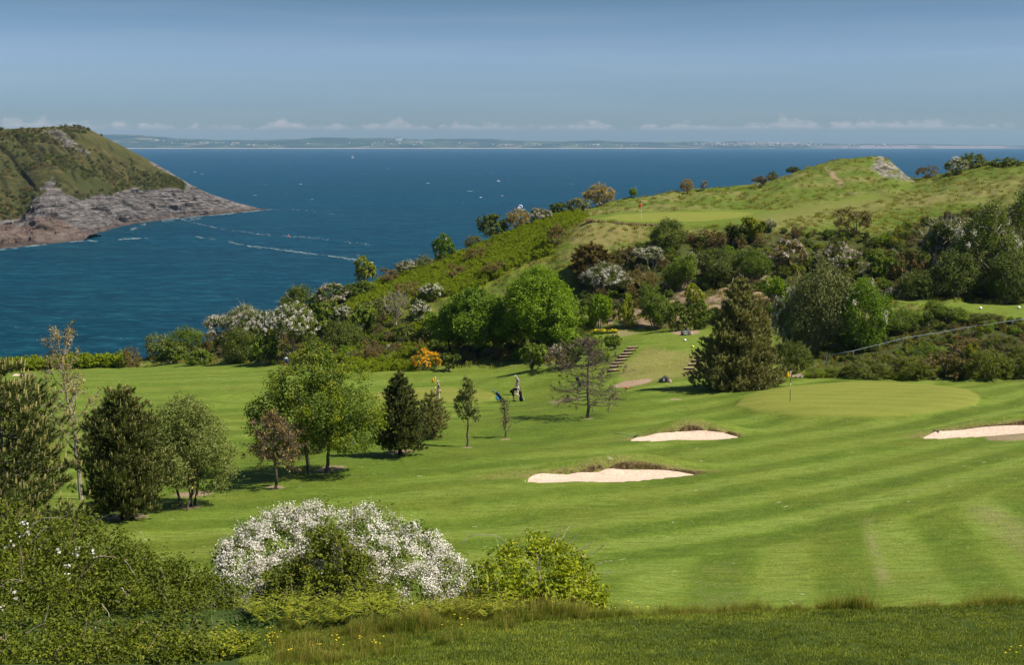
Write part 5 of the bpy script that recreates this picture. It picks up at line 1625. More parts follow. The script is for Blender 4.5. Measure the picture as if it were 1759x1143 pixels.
# ------------------------------------------------------------------ foreground bushes, finely leaved
def fg_bush(name, label, lobpx, Y0, leafm, n, leaf, seed, sig=0.10, gaps=0.2, per=14, blossom=None, nb=0, bsize=0.05, stems=14, twigs=0, twl=0.7, twigm='twig', group='bushes in the foreground', shell=0.5, aspect=0.6, tint0=0.0):
    """lobpx: (px, top, base, Y, half-width px, depth m)"""
    rng = np.random.default_rng(seed)
    cx = float(np.mean([l[0] for l in lobpx]))
    c0 = at(cx, 1050, Y0)
    org = np.array([c0[0], Y0, float(gz(c0[0], Y0))])
    lobes = []
    for px, tp, bs, Y, hw, dep in lobpx:
        a, b = at(px, tp, Y), at(px, bs, Y)
        h = (a[2] - b[2]) / 2
        lobes.append((*( (a + b) / 2 - org), hw / F * Y, dep, h))
    t = thing(name, label, 'bush', tuple(org), group)
    g = Geo()
    pts = []
    crown(g, lobes, n, leaf, rng, per=per, sig=sig, shell=shell, gaps=gaps, seed=seed, outp=pts, aspect=aspect, gapscale=2.6, tint0=tint0)
    link('foliage', g.mesh('foliage', M[leafm]), t, kind='stuff')
    c = np.concatenate([q[0] for q in pts])
    on = np.concatenate([q[1] for q in pts])
    gs = Geo()
    for i in range(stems):
        e = c[rng.integers(len(c))]
        b0 = np.array([e[0] * 0.6, e[1] * 0.5, float(gz(org[0] + e[0] * 0.6, org[1] + e[1] * 0.5)) - org[2] - 0.1])
        tube(gs, wander(b0, e, 7, 0.06, rng), np.linspace(0.035, 0.010, 7), 5)
    if twigs:
        twig_bundle(gs, c - on * 0.1, on, twigs, twl, 0.006, rng, 0.8, 0.25)
    link('stems', gs.mesh('stems', M[twigm]), t, kind='stuff')
    if blossom:
        gb = Geo()
        lb2 = [(x, y, z, a * 1.03, b * 1.03, d * 1.03) for x, y, z, a, b, d in lobes]
        crown(gb, lb2, nb, bsize, rng, per=34, sig=0.060, shell=0.20, upw=0.9, aspect=0.95, gaps=0.32, seed=seed + 9, gapscale=4.6)
        link('blossom', gb.mesh('blossom', M[blossom]), t, kind='stuff')
    return t, org, lobes, c, on


def dead_canes(t, org, pts, mat='twig', rad=0.012):
    """arching bare canes given in photo pixels at a distance"""
    rng = np.random.default_rng(5)
    for cane in pts:
        g = Geo()
        P = np.array([at(px, py, Y) - org for px, py, Y in cane])
        k = 9
        tt = np.linspace(0, len(P) - 1, k)
        Q = np.stack([np.interp(tt, np.arange(len(P)), P[:, i]) for i in range(3)], 1)
        Q = gsmooth(Q, 0.8, 0)
        Q += rng.normal(size=Q.shape) * 0.012
        tube(g, Q, np.linspace(rad, rad * 0.4, k), 4)
        link('dead_cane', g.mesh('dead_cane', M[mat]), t)


t_, o_, *_ = fg_bush('bramble_thicket', 'tall bramble thicket filling the lower left corner, with pale arching dead canes', [
    (10, 862, 1130, 30, 90, 1.0), (70, 872, 1130, 29.5, 80, 1.0), (135, 890, 1130, 29, 75, 1.0), (40, 960, 1160, 27, 100, 1.0), (130, 985, 1160, 26.6, 90, 0.9), (-50, 900, 1150, 28.5, 100, 1.0), (20, 1050, 1200, 25.6, 100, 0.8), (120, 1060, 1200, 25.4, 90, 0.8), (40, 1090, 1230, 24.0, 100, 0.6), (150, 1095, 1230, 24.0, 90, 0.6)],
    28, 'thicket', 44000, 0.056, 301, twigs=900, twigm='twig_brown', stems=24, gaps=0.15)
dead_canes(t_, o_, [[(38, 925, 28), (60, 895, 28), (85, 888, 28), (105, 890, 28)], [(52, 935, 27.6), (70, 915, 27.6), (82, 902, 27.6)], [(66, 948, 27.4), (75, 930, 27.4), (86, 925, 27.4)], [(0, 1010, 26), (20, 995, 26), (38, 998, 26)], [(5, 1140, 24.6), (12, 1100, 24.6), (8, 1085, 24.6)], [(40, 1090, 25), (75, 1075, 25), (85, 1040, 25)], [(14, 1020, 26), (30, 1000, 26), (36, 996, 26)], [(160, 1090, 25), (165, 1070, 25), (175, 1065, 25)]])
g_ = Geo()
rng_ = np.random.default_rng(77)
P_ = []
for px, py, Y in [(8, 943, 27.6), (24, 933, 27.6), (34, 920, 27.8), (48, 905, 28), (50, 915, 27.8), (38, 897, 28.2), (128, 950, 27.3), (135, 958, 27.3), (118, 970, 27), (112, 975, 27), (162, 947, 27.3), (135, 942, 27.4), (99, 945, 27.6), (25, 1030, 26), (5, 1045, 26), (30, 1015, 26), (116, 987, 26.7)]:
    for q in range(3):
        P_.append(at(px + rng_.normal() * 3, py + rng_.normal() * 3, Y - 0.15) - o_)
P_ = np.array(P_)
leaves(g_, P_, unit(np.array([0, -0.8, 0.5]) + rng_.normal(size=P_.shape) * 0.3), 0.045, 0.036, rng_, rng_.uniform(0.3, 1, len(P_)))
link('pale_leaves', g_.mesh('pale_leaves', M['blossom']), t_, kind='stuff')
t_, o_, *_ = fg_bush('blackthorn_thicket', 'dense small-leaved olive thicket sloping down to the right, in front of the twin-stemmed pine', [
    (190, 912, 1130, 28.6, 80, 1.0), (250, 935, 1130, 28.2, 80, 1.0), (310, 968, 1140, 28, 75, 1.0), (200, 985, 1160, 26.8, 90, 0.9), (290, 1015, 1160, 26.4, 90, 0.9), (365, 1000, 1150, 27.5, 75, 0.9), (230, 1075, 1190, 25.4, 80, 0.7), (320, 1070, 1180, 25.6, 80, 0.7), (240, 1098, 1220, 24.0, 80, 0.6), (330, 1095, 1210, 24.2, 80, 0.6), (410, 1100, 1200, 24.6, 60, 0.5)],
    27.5, 'thicket', 46000, 0.054, 302, twigs=500, twigm='twig_brown', stems=20, gaps=0.14)
dead_canes(t_, o_, [[(165, 958, 27), (178, 955, 27), (200, 958, 27)], [(213, 960, 27), (225, 975, 27), (234, 990, 27)], [(208, 1012, 26), (220, 1025, 26)], [(175, 1035, 26), (190, 1060, 26), (196, 1070, 26)]])
fg_bush('low_thicket', 'low darker thicket between the olive thicket and the foot of the white hawthorn', [
    (400, 1030, 1150, 27, 60, 0.8), (455, 1045, 1150, 26.6, 55, 0.8), (380, 1080, 1170, 25.7, 70, 0.6), (440, 1085, 1160, 25.8, 50, 0.6)],
    26.5, 'thicket', 17000, 0.052, 303, twigs=300, stems=10, gaps=0.18, tint0=-0.08)
fg_bush('white_hawthorn', 'large domed hawthorn smothered in white blossom in the lower middle foreground', [
    (430, 905, 1060, 31.0, 60, 1.1), (480, 880, 1060, 31.4, 75, 1.3), (550, 866, 1060, 31.8, 90, 1.5), (630, 876, 1080, 31.8, 90, 1.5), (700, 905, 1090, 31.2, 80, 1.3), (755, 942, 1080, 30.8, 58, 1.1), (410, 950, 1060, 30.3, 40, 0.9), (470, 960, 1080, 29.9, 70, 0.9), (690, 975, 1090, 29.9, 85, 0.9), (570, 940, 1090, 30.2, 120, 1.0), (395, 930, 1010, 30.8, 22, .6), (790, 985, 1060, 30.4, 24, .7)],
    31, 'hawthorn', 20000, 0.055, 304, blossom='blossom', nb=84000, bsize=0.026, twigs=900, stems=20, gaps=0.2)
fg_bush('bramble_patch', 'green bramble climbing over the front of the white hawthorn', [
    (560, 905, 1040, 29.3, 52, 0.55), (600, 940, 1060, 29.0, 50, 0.55), (520, 960, 1060, 29.0, 50, 0.5), (480, 985, 1060, 28.8, 45, 0.45), (585, 985, 1080, 28.6, 60, 0.5), (640, 1000, 1080, 28.5, 45, 0.45)],
    29, 'thicket', 15000, 0.050, 305, twigs=500, stems=8, gaps=0.25, tint0=0.05, twigm='twig_brown')
t_, o_, *_ = fg_bush('laurel_bush', 'glossy bright yellow-green bush with bare twigs sticking out at its right', [
    (860, 935, 1080, 28.5, 55, 0.9), (915, 915, 1080, 28.8, 60, 1.0), (965, 935, 1080, 28.5, 55, 0.9), (1000, 975, 1080, 28.2, 42, 0.7), (930, 985, 1090, 27.4, 75, 0.7), (880, 1000, 1090, 27.3, 55, 0.6), (985, 1010, 1085, 27.6, 48, 0.6), (835, 985, 1070, 28, 35, 0.6)],
    28.3, 'lime', 12000, 0.072, 306, twigs=160, stems=12, gaps=0.22, aspect=0.55)
dead_canes(t_, o_, [[(968, 945, 28.5), (985, 925, 28.5), (994, 914, 28.5)], [(990, 948, 28.3), (1015, 935, 28.3), (1031, 923, 28.3)], [(998, 960, 28.3), (1030, 945, 28.3), (1042, 932, 28.3)], [(1022, 972, 28.2), (1040, 965, 28.2), (1052, 964, 28.2)], [(1030, 988, 28), (1042, 985, 28), (1052, 980, 28)], [(950, 940, 28.5), (958, 918, 28.6), (965, 908, 28.6)], [(790, 935, 29), (810, 920, 29), (845, 918, 29), (875, 935, 29)], [(925, 1020, 26.9), (928, 985, 26.8), (924, 955, 26.8), (915, 952, 26.9)], [(928, 985, 26.8), (900, 960, 26.8), (893, 955, 26.9)], [(890, 1015, 27), (905, 1005, 26.8), (925, 1000, 26.8)], [(962, 930, 28.5), (978, 905, 28.7), (985, 903, 28.7)]], rad=0.010)
fg_bush('bramble_scrub', 'low mixed scrub in front of the white hawthorn and the bright yellow-green bush', [
    (500, 1030, 1130, 27.2, 45, 0.5), (560, 1035, 1120, 27.2, 55, 0.5), (640, 1035, 1115, 27.2, 55, 0.5), (710, 1040, 1110, 27.1, 50, 0.5), (770, 1035, 1105, 27.1, 50, 0.5), (820, 1015, 1100, 27.2, 45, 0.5), (870, 1040, 1095, 26.9, 40, 0.4)],
    27, 'thicket', 20000, 0.052, 307, twigs=700, stems=10, gaps=0.25)

# ------------------------------------------------------------------ uncountable ground cover
def scatter(name, P, rz, sc, protos, label, idx=None):
    me = bpy.data.meshes.new(name)
    n = len(P)
    me.vertices.add(n)
    me.vertices.foreach_set('co', np.asarray(P, np.float32).ravel())
    for k, ty, arr in (('rz', 'FLOAT', rz), ('sc', 'FLOAT', sc)):
        me.attributes.new(k, ty, 'POINT').data.foreach_set('value', np.asarray(arr, np.float32))
    rng = np.random.default_rng(len(P))
    me.attributes.new('idx', 'INT', 'POINT').data.foreach_set('value', (rng.integers(0, len(protos), n) if idx is None else idx).astype(np.int32))
    o = link(name, me, label=label, kind='stuff')
    col = bpy.data.collections.new(name + '_kinds')
    for i, pm in enumerate(protos):
        po = bpy.data.objects.new('%s_kind' % name, pm)
        col.objects.link(po)
    ng = bpy.data.node_groups.new(name + '_scatter', 'GeometryNodeTree')
    ng.interface.new_socket('Geometry', in_out='INPUT', socket_type='NodeSocketGeometry')
    ng.interface.new_socket('Geometry', in_out='OUTPUT', socket_type='NodeSocketGeometry')
    nd, lk = ng.nodes, ng.links
    gi, go = nd.new('NodeGroupInput'), nd.new('NodeGroupOutput')
    iop = nd.new('GeometryNodeInstanceOnPoints')
    ci = nd.new('GeometryNodeCollectionInfo')
    ci.inputs['Collection'].default_value = col
    ci.inputs['Separate Children'].default_value = True
    ci.inputs['Reset Children'].default_value = True

    def na(nm, ty):
        x = nd.new('GeometryNodeInputNamedAttribute')
        x.data_type = ty
        x.inputs['Name'].default_value = nm
        return [s for s in x.outputs if s.enabled and s.name == 'Attribute'][0]
    cx = nd.new('ShaderNodeCombineXYZ')
    lk.new(na('rz', 'FLOAT'), cx.inputs[2])
    e2r = nd.new('FunctionNodeEulerToRotation')
    lk.new(cx.outputs[0], e2r.inputs[0])
    lk.new(gi.outputs[0], iop.inputs['Points'])
    lk.new(ci.outputs[0], iop.inputs['Instance'])
    iop.inputs['Pick Instance'].default_value = True
    lk.new(na('idx', 'INT'), iop.inputs['Instance Index'])
    lk.new(e2r.outputs[0], iop.inputs['Rotation'])
    lk.new(na('sc', 'FLOAT'), iop.inputs['Scale'])
    lk.new(iop.outputs[0], go.inputs[0])
    md = o.modifiers.new('scatter', 'NODES')
    md.node_group = ng
    return o


def tuft(key, seed, n, h, spread, w, mat, lean=0.35, seeds=0.0):
    rng = np.random.default_rng(seed)
    g = Geo()
    for i in range(n):
        a = rng.uniform(0, 6.283)
        r = spread * math.sqrt(rng.uniform())
        b = np.array([r * math.cos(a), r * math.sin(a), -0.02])
        hh = h * rng.uniform(0.45, 1.1)
        a2 = rng.uniform(0, 6.283)
        ln = lean * hh * rng.uniform(0.2, 1.2)
        d = np.array([math.cos(a2) * ln, math.sin(a2) * ln, 0])
        s = np.array([-math.sin(a2 + 0.8), math.cos(a2 + 0.8), 0]) * w * 0.5
        m_ = b + d * 0.35 + np.array([0, 0, hh * 0.6])
        t_ = b + d + np.array([0, 0, hh])
        g.add([b - s, b + s, m_ + s * 0.8, m_ - s * 0.8, t_], None, [(0, 1, 2), (0, 2, 3), (3, 2, 4)], rng.uniform(0, 1))
        if seeds and rng.uniform() < seeds:
            g.add([t_ - s * 1.2, t_ + s * 1.2, t_ + np.array([d[0] * .2, d[1] * .2, hh * 0.18])], None, [(0, 1, 2)], 1.0)
    return g.mesh(key, M[mat])


def frond(key, seed, h=0.9):
    rng = np.random.default_rng(seed)
    g = Geo()
    for i in range(7):
        a = i * 0.9 + rng.uniform(-0.3, 0.3)
        d = np.array([math.cos(a), math.sin(a), 0])
        s = np.array([-d[1], d[0], 0])
        ln = h * rng.uniform(0.7, 1.1)
        t = np.linspace(0, 1, 9)
        for k in range(2, 9):
            p = d * ln * 0.8 * t[k] ** 1.3 + np.array([0, 0, ln * (t[k] - 0.35 * t[k] ** 3)])
            wl = ln * 0.34 * (1 - t[k]) ** 0.8 + 0.02
            for sd in (-1, 1):
                e = p + s * sd * wl + d * wl * 0.35 - np.array([0, 0, 0.08 * wl])
                q = p + d * ln * 0.07
                g.add([p, q, e], None, [(0, 1, 2)], rng.uniform(0, 1))
    return g.mesh(key, M['fern'])


rngS = np.random.default_rng(2024)


def samp(n, y0, y1, s0=-0.42, s1=0.42):
    Y = np.sqrt(rngS.uniform(y0 * y0, y1 * y1, n))
    s = rngS.uniform(s0, s1, n)
    return s, Y


def put(s, Y, keep, dz=0.0):
    s, Y = s[keep], Y[keep]
    return np.stack([s * Y, Y, CAMZ + bil(ZG, s, Y) + dz], 1)


# rough hillside grass
s, Y = samp(26000, 122, 258)
thin_ = np.where(Y > 196, 0.24, 0.65)
wv, bv, sv, gv, av = bil(wild, s, Y), bil(brack, s, Y), bil(scrub, s, Y), bil(green, s, Y), bil(apron, s, Y)
ky = Y < np.interp(s, S_COL, LY[-4]) + 3
keep = (wv > 0.5) & (bv < 0.45) & (gv < 0.1) & (av < 0.5) & ky & (rngS.uniform(size=len(s)) < thin_)
P = put(s, Y, keep)
tufts_wild = [tuft('rough_tuft', 1, 26, 0.42, 0.38, 0.05, 'grass_hill', 0.6), tuft('rough_tuft', 2, 26, 0.5, 0.42, 0.05, 'grass_dry', 0.6), tuft('rough_tuft', 3, 26, 0.34, 0.45, 0.05, 'grass_hill', 0.7)]
scatter('rough_grass', P, rngS.uniform(0, 6.28, len(P)), rngS.uniform(0.5, 1.25, len(P)), tufts_wild, 'tussocky rough grass on the hillside')
# bracken
s, Y = samp(30000, 140, 218, -0.40, 0.10)
bv = bil(brack, s, Y)
ky = Y < np.interp(s, S_COL, LY[-4]) + 2
keep = (bv > rngS.uniform(0.35, 0.8, len(s))) & ky
P = put(s, Y, keep)
ferns = [PR['fern%d' % k]['foliage'] for k in range(3)]
ex = []
for k in range(900):
    px = rngS.uniform(-120, 215)
    Yv = rngS.uniform(180.5, 189)
    q = at(px, 634, Yv)
    ex.append((q[0], Yv, float(gz(q[0], Yv))))
P = np.concatenate([P, np.array(ex)])
sc = rngS.uniform(0.35, 0.72, len(P))
sc[-900:] *= 1.9
scatter('bracken', P, rngS.uniform(0, 6.28, len(P)), sc, ferns, 'bright yellow-green bracken covering the seaward slope')
# foreground bracken
P = []
for k in range(70):
    px = rngS.uniform(420, 880)
    Yv = rngS.uniform(25.6, 27.0)
    q = at(px, 1090, Yv)
    P.append((q[0], Yv, float(gz(q[0], Yv))))
for k in range(30):
    px = rngS.uniform(200, 430)
    Yv = rngS.uniform(24.3, 25.2)
    q = at(px, 1100, Yv)
    P.append((q[0], Yv, float(gz(q[0], Yv))))
P = np.array(P)
gf = [frond('fern_plant', k + 9) for k in range(3)]
for f_ in gf:
    f_.materials[0] = M['yellowgreen']
scatter('ferns', P, rngS.uniform(0, 6.28, len(P)), rngS.uniform(0.35, 0.65, len(P)), gf, 'green bracken fronds at the foot of the foreground bushes')
# scrub filling the hillside between the separate bushes
s, Y = samp(13000, 122, 215)
sv = bil(scrub, s, Y)
so = bil(soil, s, Y)
bank_0 = (s > 0.17) & (Y < 140)
keep = (sv > rngS.uniform(0.3, 0.9, len(s))) & (bil(np.maximum(tees, green), s, Y) < 0.05) & (so < 0.4) & (rngS.uniform(size=len(s)) < np.where(s < 0.02, 0.62, np.where(bank_0, 0.95, 0.40)))
bank_ = (s > 0.17) & (Y < 140)
P = put(s, Y, keep)
kinds = ['green0', 'green1', 'yellowgreen0', 'brown0', 'brown1', 'bramble0', 'bramble1', 'dark2', 'pale1', 'yellowgreen1', 'bright1', 'faded1', 'brown2', 'green2', 'bramble2', 'green0']
pm = []
for k_ in kinds:
    ms = PR[k_]
    # one mesh per kind: foliage, stem and blossom joined
    vs, fs, tn, mi, mats = [], [], [], [], []
    o0 = 0
    for j, (nm, me_) in enumerate(ms.items()):
        co = np.empty(len(me_.vertices) * 3, np.float32)
        me_.vertices.foreach_get('co', co)
        vs.append(co.reshape(-1, 3))
        tv = np.empty(len(me_.vertices), np.float32)
        me_.attributes['tint'].data.foreach_get('value', tv)
        tn.append(tv)
        li = np.empty(len(me_.loops), np.int32)
        me_.loops.foreach_get('vertex_index', li)
        lt = np.empty(len(me_.polygons), np.int32)
        me_.polygons.foreach_get('loop_total', lt)
        ls = np.empty(len(me_.polygons), np.int32)
        me_.polygons.foreach_get('loop_start', ls)
        for kk in (4, 3):
            sel = np.where(lt == kk)[0]
            if len(sel):
                fs.append(np.stack([li[ls[sel] + q] for q in range(kk)], 1) + o0)
                mi.append(np.full(len(sel), j))
        mats.append(me_.materials[0])
        o0 += len(me_.vertices)
    jm = make_mesh('scrub_' + k_, np.concatenate(vs), fs, None, {'tint': ('FLOAT', np.concatenate(tn))})
    for mt in mats:
        jm.materials.append(mt)
    jm.polygons.foreach_set('material_index', np.concatenate(mi).astype(np.int32))
    pm.append(jm)
bk_ = bank_[keep]
scatter('scrub_cover', P, rngS.uniform(0, 6.28, len(P)), np.where(bk_, rngS.uniform(0.32, 0.55, len(P)), rngS.uniform(0.45, 1.1, len(P))), pm, 'tangled low scrub covering the slope between the bushes')
# long grass along the crest of the near slope
P = []
for k in range(3600):
    px = rngS.uniform(470, 1800)
    yl = float(np.interp(ray(px, 1060)[0], S_COL, LY[3]))
    Yv = yl + abs(rngS.normal()) * 0.9 + rngS.uniform(0.1, 0.5)
    if px < 900:
        Yv -= rngS.uniform(0, 1.6) * (1 - (px - 470) / 430)
    q = at(px, 1060, Yv)
    P.append((q[0], Yv, float(gz(q[0], Yv))))
for k in range(1500):
    px = rngS.uniform(470, 900) if k % 3 else rngS.uniform(470, 650)
    Yv = rngS.uniform(21.5, 25.2)
    if px > 560 + (Yv - 21.5) * 110:
        continue
    q = at(px, 1090, Yv)
    P.append((q[0], Yv, float(gz(q[0], Yv))))
P = np.array(P)
clump_ = fbm(P[:, 0] / 0.9, P[:, 1] / 0.9, 3, 131)
tl = [tuft('long_tuft', 11, 30, 0.50, 0.16, 0.011, 'grass', 0.55, 0.25), tuft('long_tuft', 12, 30, 0.42, 0.16, 0.011, 'grass', 0.8, 0.1), tuft('long_tuft', 13, 22, 0.55, 0.14, 0.010, 'grass_dry', 0.5, 0.5)]
scatter('long_grass', P, rngS.uniform(0, 6.28, len(P)), (0.18 + 0.50 * sstep(0.38, 0.75, clump_)) * rngS.uniform(0.7, 1.15, len(P)), tl, 'long seeding grass along the crest of the near slope')
# lush uncut grass along the foot of the bramble bank
P = []
for k in range(1500):
    px = rngS.uniform(1375, 1830)
    h = at(px, 640, 118.2 + abs(rngS.normal()) * 1.3 + 0.8 * math.sin(px / 23.0))
    P.append((h[0], h[1], float(gz(h[0], h[1]))))
P = np.array(P)
scatter('bank_grass', P, rngS.uniform(0, 6.28, len(P)), rngS.uniform(0.5, 1.15, len(P)), [tuft('bank_tuft', 31, 30, 0.55, 0.30, 0.035, 'bright', 0.6), tuft('bank_tuft', 32, 30, 0.45, 0.30, 0.035, 'grass_hill', 0.7)], 'lush uncut grass along the foot of the bramble bank behind the green')
# mown grass blades close to the camera
s, Y = samp(30000, 19.5, 26.2, -0.20, 0.42)
keep = Y < np.interp(s, S_COL, LY[3]) + 0.6
P = put(s, Y, keep)
ts = [tuft('lawn_tuft', 21 + k, 16, 0.050, 0.085, 0.008, 'grass_short', 0.9) for k in range(4)]
scatter('near_grass', P, rngS.uniform(0, 6.28, len(P)), rngS.uniform(0.7, 1.5, len(P)), ts, 'short grass of the near slope at the bottom of the picture')
# buttercups
P = []
for px, py in [(205, 1108), (375, 1108), (465, 1104), (470, 1110), (462, 1116), (476, 1112), (577, 1118), (582, 1120), (640, 1121), (552, 1132), (615, 1114), (655, 1121), (774, 1084), (799, 1085), (775, 1062), (852, 1061), (1046, 1057), (1075, 1056), (1103, 1060), (408, 1122), (398, 1140), (502, 1140), (536, 1134), (408, 1108), (473, 1120), (1727, 1141), (1741, 1138), (1077, 1052), (1085, 1058)]:
    for q in range(3):
        h = hit1(px + rngS.normal() * 6, min(1142, py + rngS.normal() * 3), 19)
        P.append((h[0], h[1] - 0.1, h[2] + rngS.uniform(0.15, 0.32)))
P = np.array(P)
g_ = Geo()
for k in range(5):
    a = k * 1.2566
    d = np.array([math.cos(a), math.sin(a), 0.35])
    s_ = np.array([-math.sin(a), math.cos(a), 0]) * 0.5
    g_.add([(0, 0, 0), d * 0.6 + s_, d * 1.1, d * 0.6 - s_], None, [(0, 1, 2), (0, 2, 3)], 0.5 + 0.1 * k)
g_.add([(-.06, 0, 0), (.06, 0, 0), (0, 0, -12)], None, [(0, 1, 2)], 0.2)
bm_ = g_.mesh('buttercup', M['yellow_petal'])
scatter('buttercups', P, rngS.uniform(0, 6.28, len(P)), rngS.uniform(0.014, 0.022, len(P)), [bm_], 'small yellow buttercups in the near grass')

# ------------------------------------------------------------------ golfers and the things of the course
import bmesh

M['skin'] = simple_mat('skin', (0.50, 0.29, 0.20), 0.55, 0.3, 0.08)
M['white_paint'] = simple_mat('white_paint', (0.78, 0.78, 0.76), 0.5, 0.4, 0.05)
M['black_paint'] = simple_mat('black_paint', (0.02, 0.02, 0.022), 0.5, 0.4, 0.2)
M['yellow_cloth'] = simple_mat('yellow_cloth', (0.72, 0.40, 0.02), 0.8, 0.1, 0.1)
M['lemon_cloth'] = simple_mat('lemon_cloth', (0.78, 0.72, 0.06), 0.8, 0.1, 0.1)
M['red_cloth'] = simple_mat('red_cloth', (0.55, 0.02, 0.02), 0.8, 0.1, 0.1)
M['white_cloth'] = simple_mat('white_cloth', (0.72, 0.72, 0.70), 0.85, 0.1, 0.06)
M['beige_cloth'] = simple_mat('beige_cloth', (0.50, 0.44, 0.34), 0.85, 0.1, 0.08)
M['black_cloth'] = simple_mat('black_cloth', (0.012, 0.012, 0.015), 0.85, 0.1, 0.2)
M['navy_cloth'] = simple_mat('navy_cloth', (0.018, 0.028, 0.085), 0.85, 0.1, 0.2)
M['blue_cloth'] = simple_mat('blue_cloth', (0.05, 0.24, 0.50), 0.85, 0.1, 0.1)
M['paleblue_cloth'] = simple_mat('pale_blue_cloth', (0.22, 0.34, 0.58), 0.85, 0.1, 0.1)
M['grey_cloth'] = simple_mat('grey_cloth', (0.34, 0.34, 0.38), 0.85, 0.1, 0.15, 30)
M['hair'] = simple_mat('dark_hair', (0.025, 0.014, 0.010), 0.7, 0.2, 0.2)
M['rubber'] = simple_mat('black_rubber', (0.015, 0.015, 0.016), 0.8, 0.2, 0.2)
M['steel'] = simple_mat('galvanised_steel', (0.15, 0.19, 0.21), 0.55, 0.4, 0.2, 8.0, 0.4)
M['timber'] = simple_mat('weathered_timber', (0.30, 0.235, 0.175), 0.9, 0.1, 0.35, 5.0, 0, 0.5)
M['dark_timber'] = simple_mat('tarred_timber', (0.035, 0.022, 0.017), 0.9, 0.1, 0.4, 5.0, 0, 0.5)
M['earth'] = simple_mat('trodden_earth', (0.40, 0.285, 0.20), 0.95, 0.05, 0.25, 6.0, 0, 0.5)
M['stone'] = simple_mat('dark_boulder', (0.085, 0.078, 0.074), 0.9, 0.15, 0.5, 5.0, 0, 0.8, 0.05)
M['pink_stone'] = simple_mat('pink_boulder', (0.34, 0.25, 0.205), 0.9, 0.15, 0.35, 5.0, 0, 0.8, 0.05)
M['gelcoat'] = simple_mat('white_gelcoat', (0.80, 0.80, 0.80), 0.35, 0.5, 0.03)
M['glass_dark'] = simple_mat('tinted_glass', (0.02, 0.03, 0.04), 0.1, 0.6, 0.1)
M['plastic_white'] = simple_mat('white_plastic', (0.80, 0.80, 0.78), 0.4, 0.5, 0.03)
M['plastic_yellow'] = simple_mat('yellow_plastic', (0.75, 0.62, 0.04), 0.4, 0.5, 0.05)
M['plastic_red'] = simple_mat('red_plastic', (0.65, 0.10, 0.03), 0.4, 0.5, 0.05)
M['plastic_blue'] = simple_mat('blue_plastic', (0.04, 0.10, 0.42), 0.4, 0.5, 0.05)
M['green_paint'] = simple_mat('green_paint', (0.02, 0.16, 0.11), 0.5, 0.4, 0.1)


def bmobj(name, fn, mat, parent=None, smooth=False, **kw):
    bm = bmesh.new()
    fn(bm)
    me = bpy.data.meshes.new(name)
    bm.normal_update()
    bm.to_mesh(me)
    bm.free()
    if smooth:
        me.polygons.foreach_set('use_smooth', np.ones(len(me.polygons), bool))
    me.materials.append(M[mat] if isinstance(mat, str) else mat)
    return link(name, me, parent, **kw)


def box(bm, c, s, rz=0.0, ry=0.0, bev=0.0):
    from mathutils import Matrix
    r = bmesh.ops.create_cube(bm, size=1.0)
    bmesh.ops.scale(bm, vec=s, verts=r['verts'])
    if bev:
        ed = list({e for v in r['verts'] for e in v.link_edges})
        r2 = bmesh.ops.bevel(bm, geom=ed, offset=bev, segments=1, affect='EDGES')
        vs = list({v for f in r2['faces'] for v in f.verts} | {v for v in r['verts'] if v.is_valid})
    else:
        vs = r['verts']
    bmesh.ops.rotate(bm, cent=(0, 0, 0), matrix=Matrix.Rotation(ry, 3, 'Y') @ Matrix.Identity(3), verts=vs)
    bmesh.ops.rotate(bm, cent=(0, 0, 0), matrix=Matrix.Rotation(rz, 3, 'Z'), verts=vs)
    bmesh.ops.translate(bm, vec=c, verts=vs)


def rod(name, p0, p1, r0, r1, mat, parent=None, sides=8, **kw):
    g = Geo()
    tube(g, [p0, (np.asarray(p0, float) + np.asarray(p1, float)) / 2, p1], np.array([r0, (r0 + r1) / 2, r1]), sides)
    return link(name, g.mesh(name, M[mat], True), parent, **kw)


def skin_mesh(name, joints, edges, radii, root, mat, parent, sub=1):
    keys = list(joints)
    me = bpy.data.meshes.new(name)
    me.from_pydata([joints[k] for k in keys], [(keys.index(a), keys.index(b)) for a, b in edges], [])
    o = link(name, me, parent)
    me.materials.append(M[mat])
    sk = o.modifiers.new('skin', 'SKIN')
    sk.use_smooth_shade = True
    for i, k in enumerate(keys):
        d = me.skin_vertices[0].data[i]
        r = radii[k] if k in radii else radii['*']
        d.radius = (r, r) if not isinstance(r, tuple) else r
        d.use_root = (k == root)
    sb = o.modifiers.new('smooth', 'SUBSURF')
    sb.levels = sb.render_levels = sub
    return o


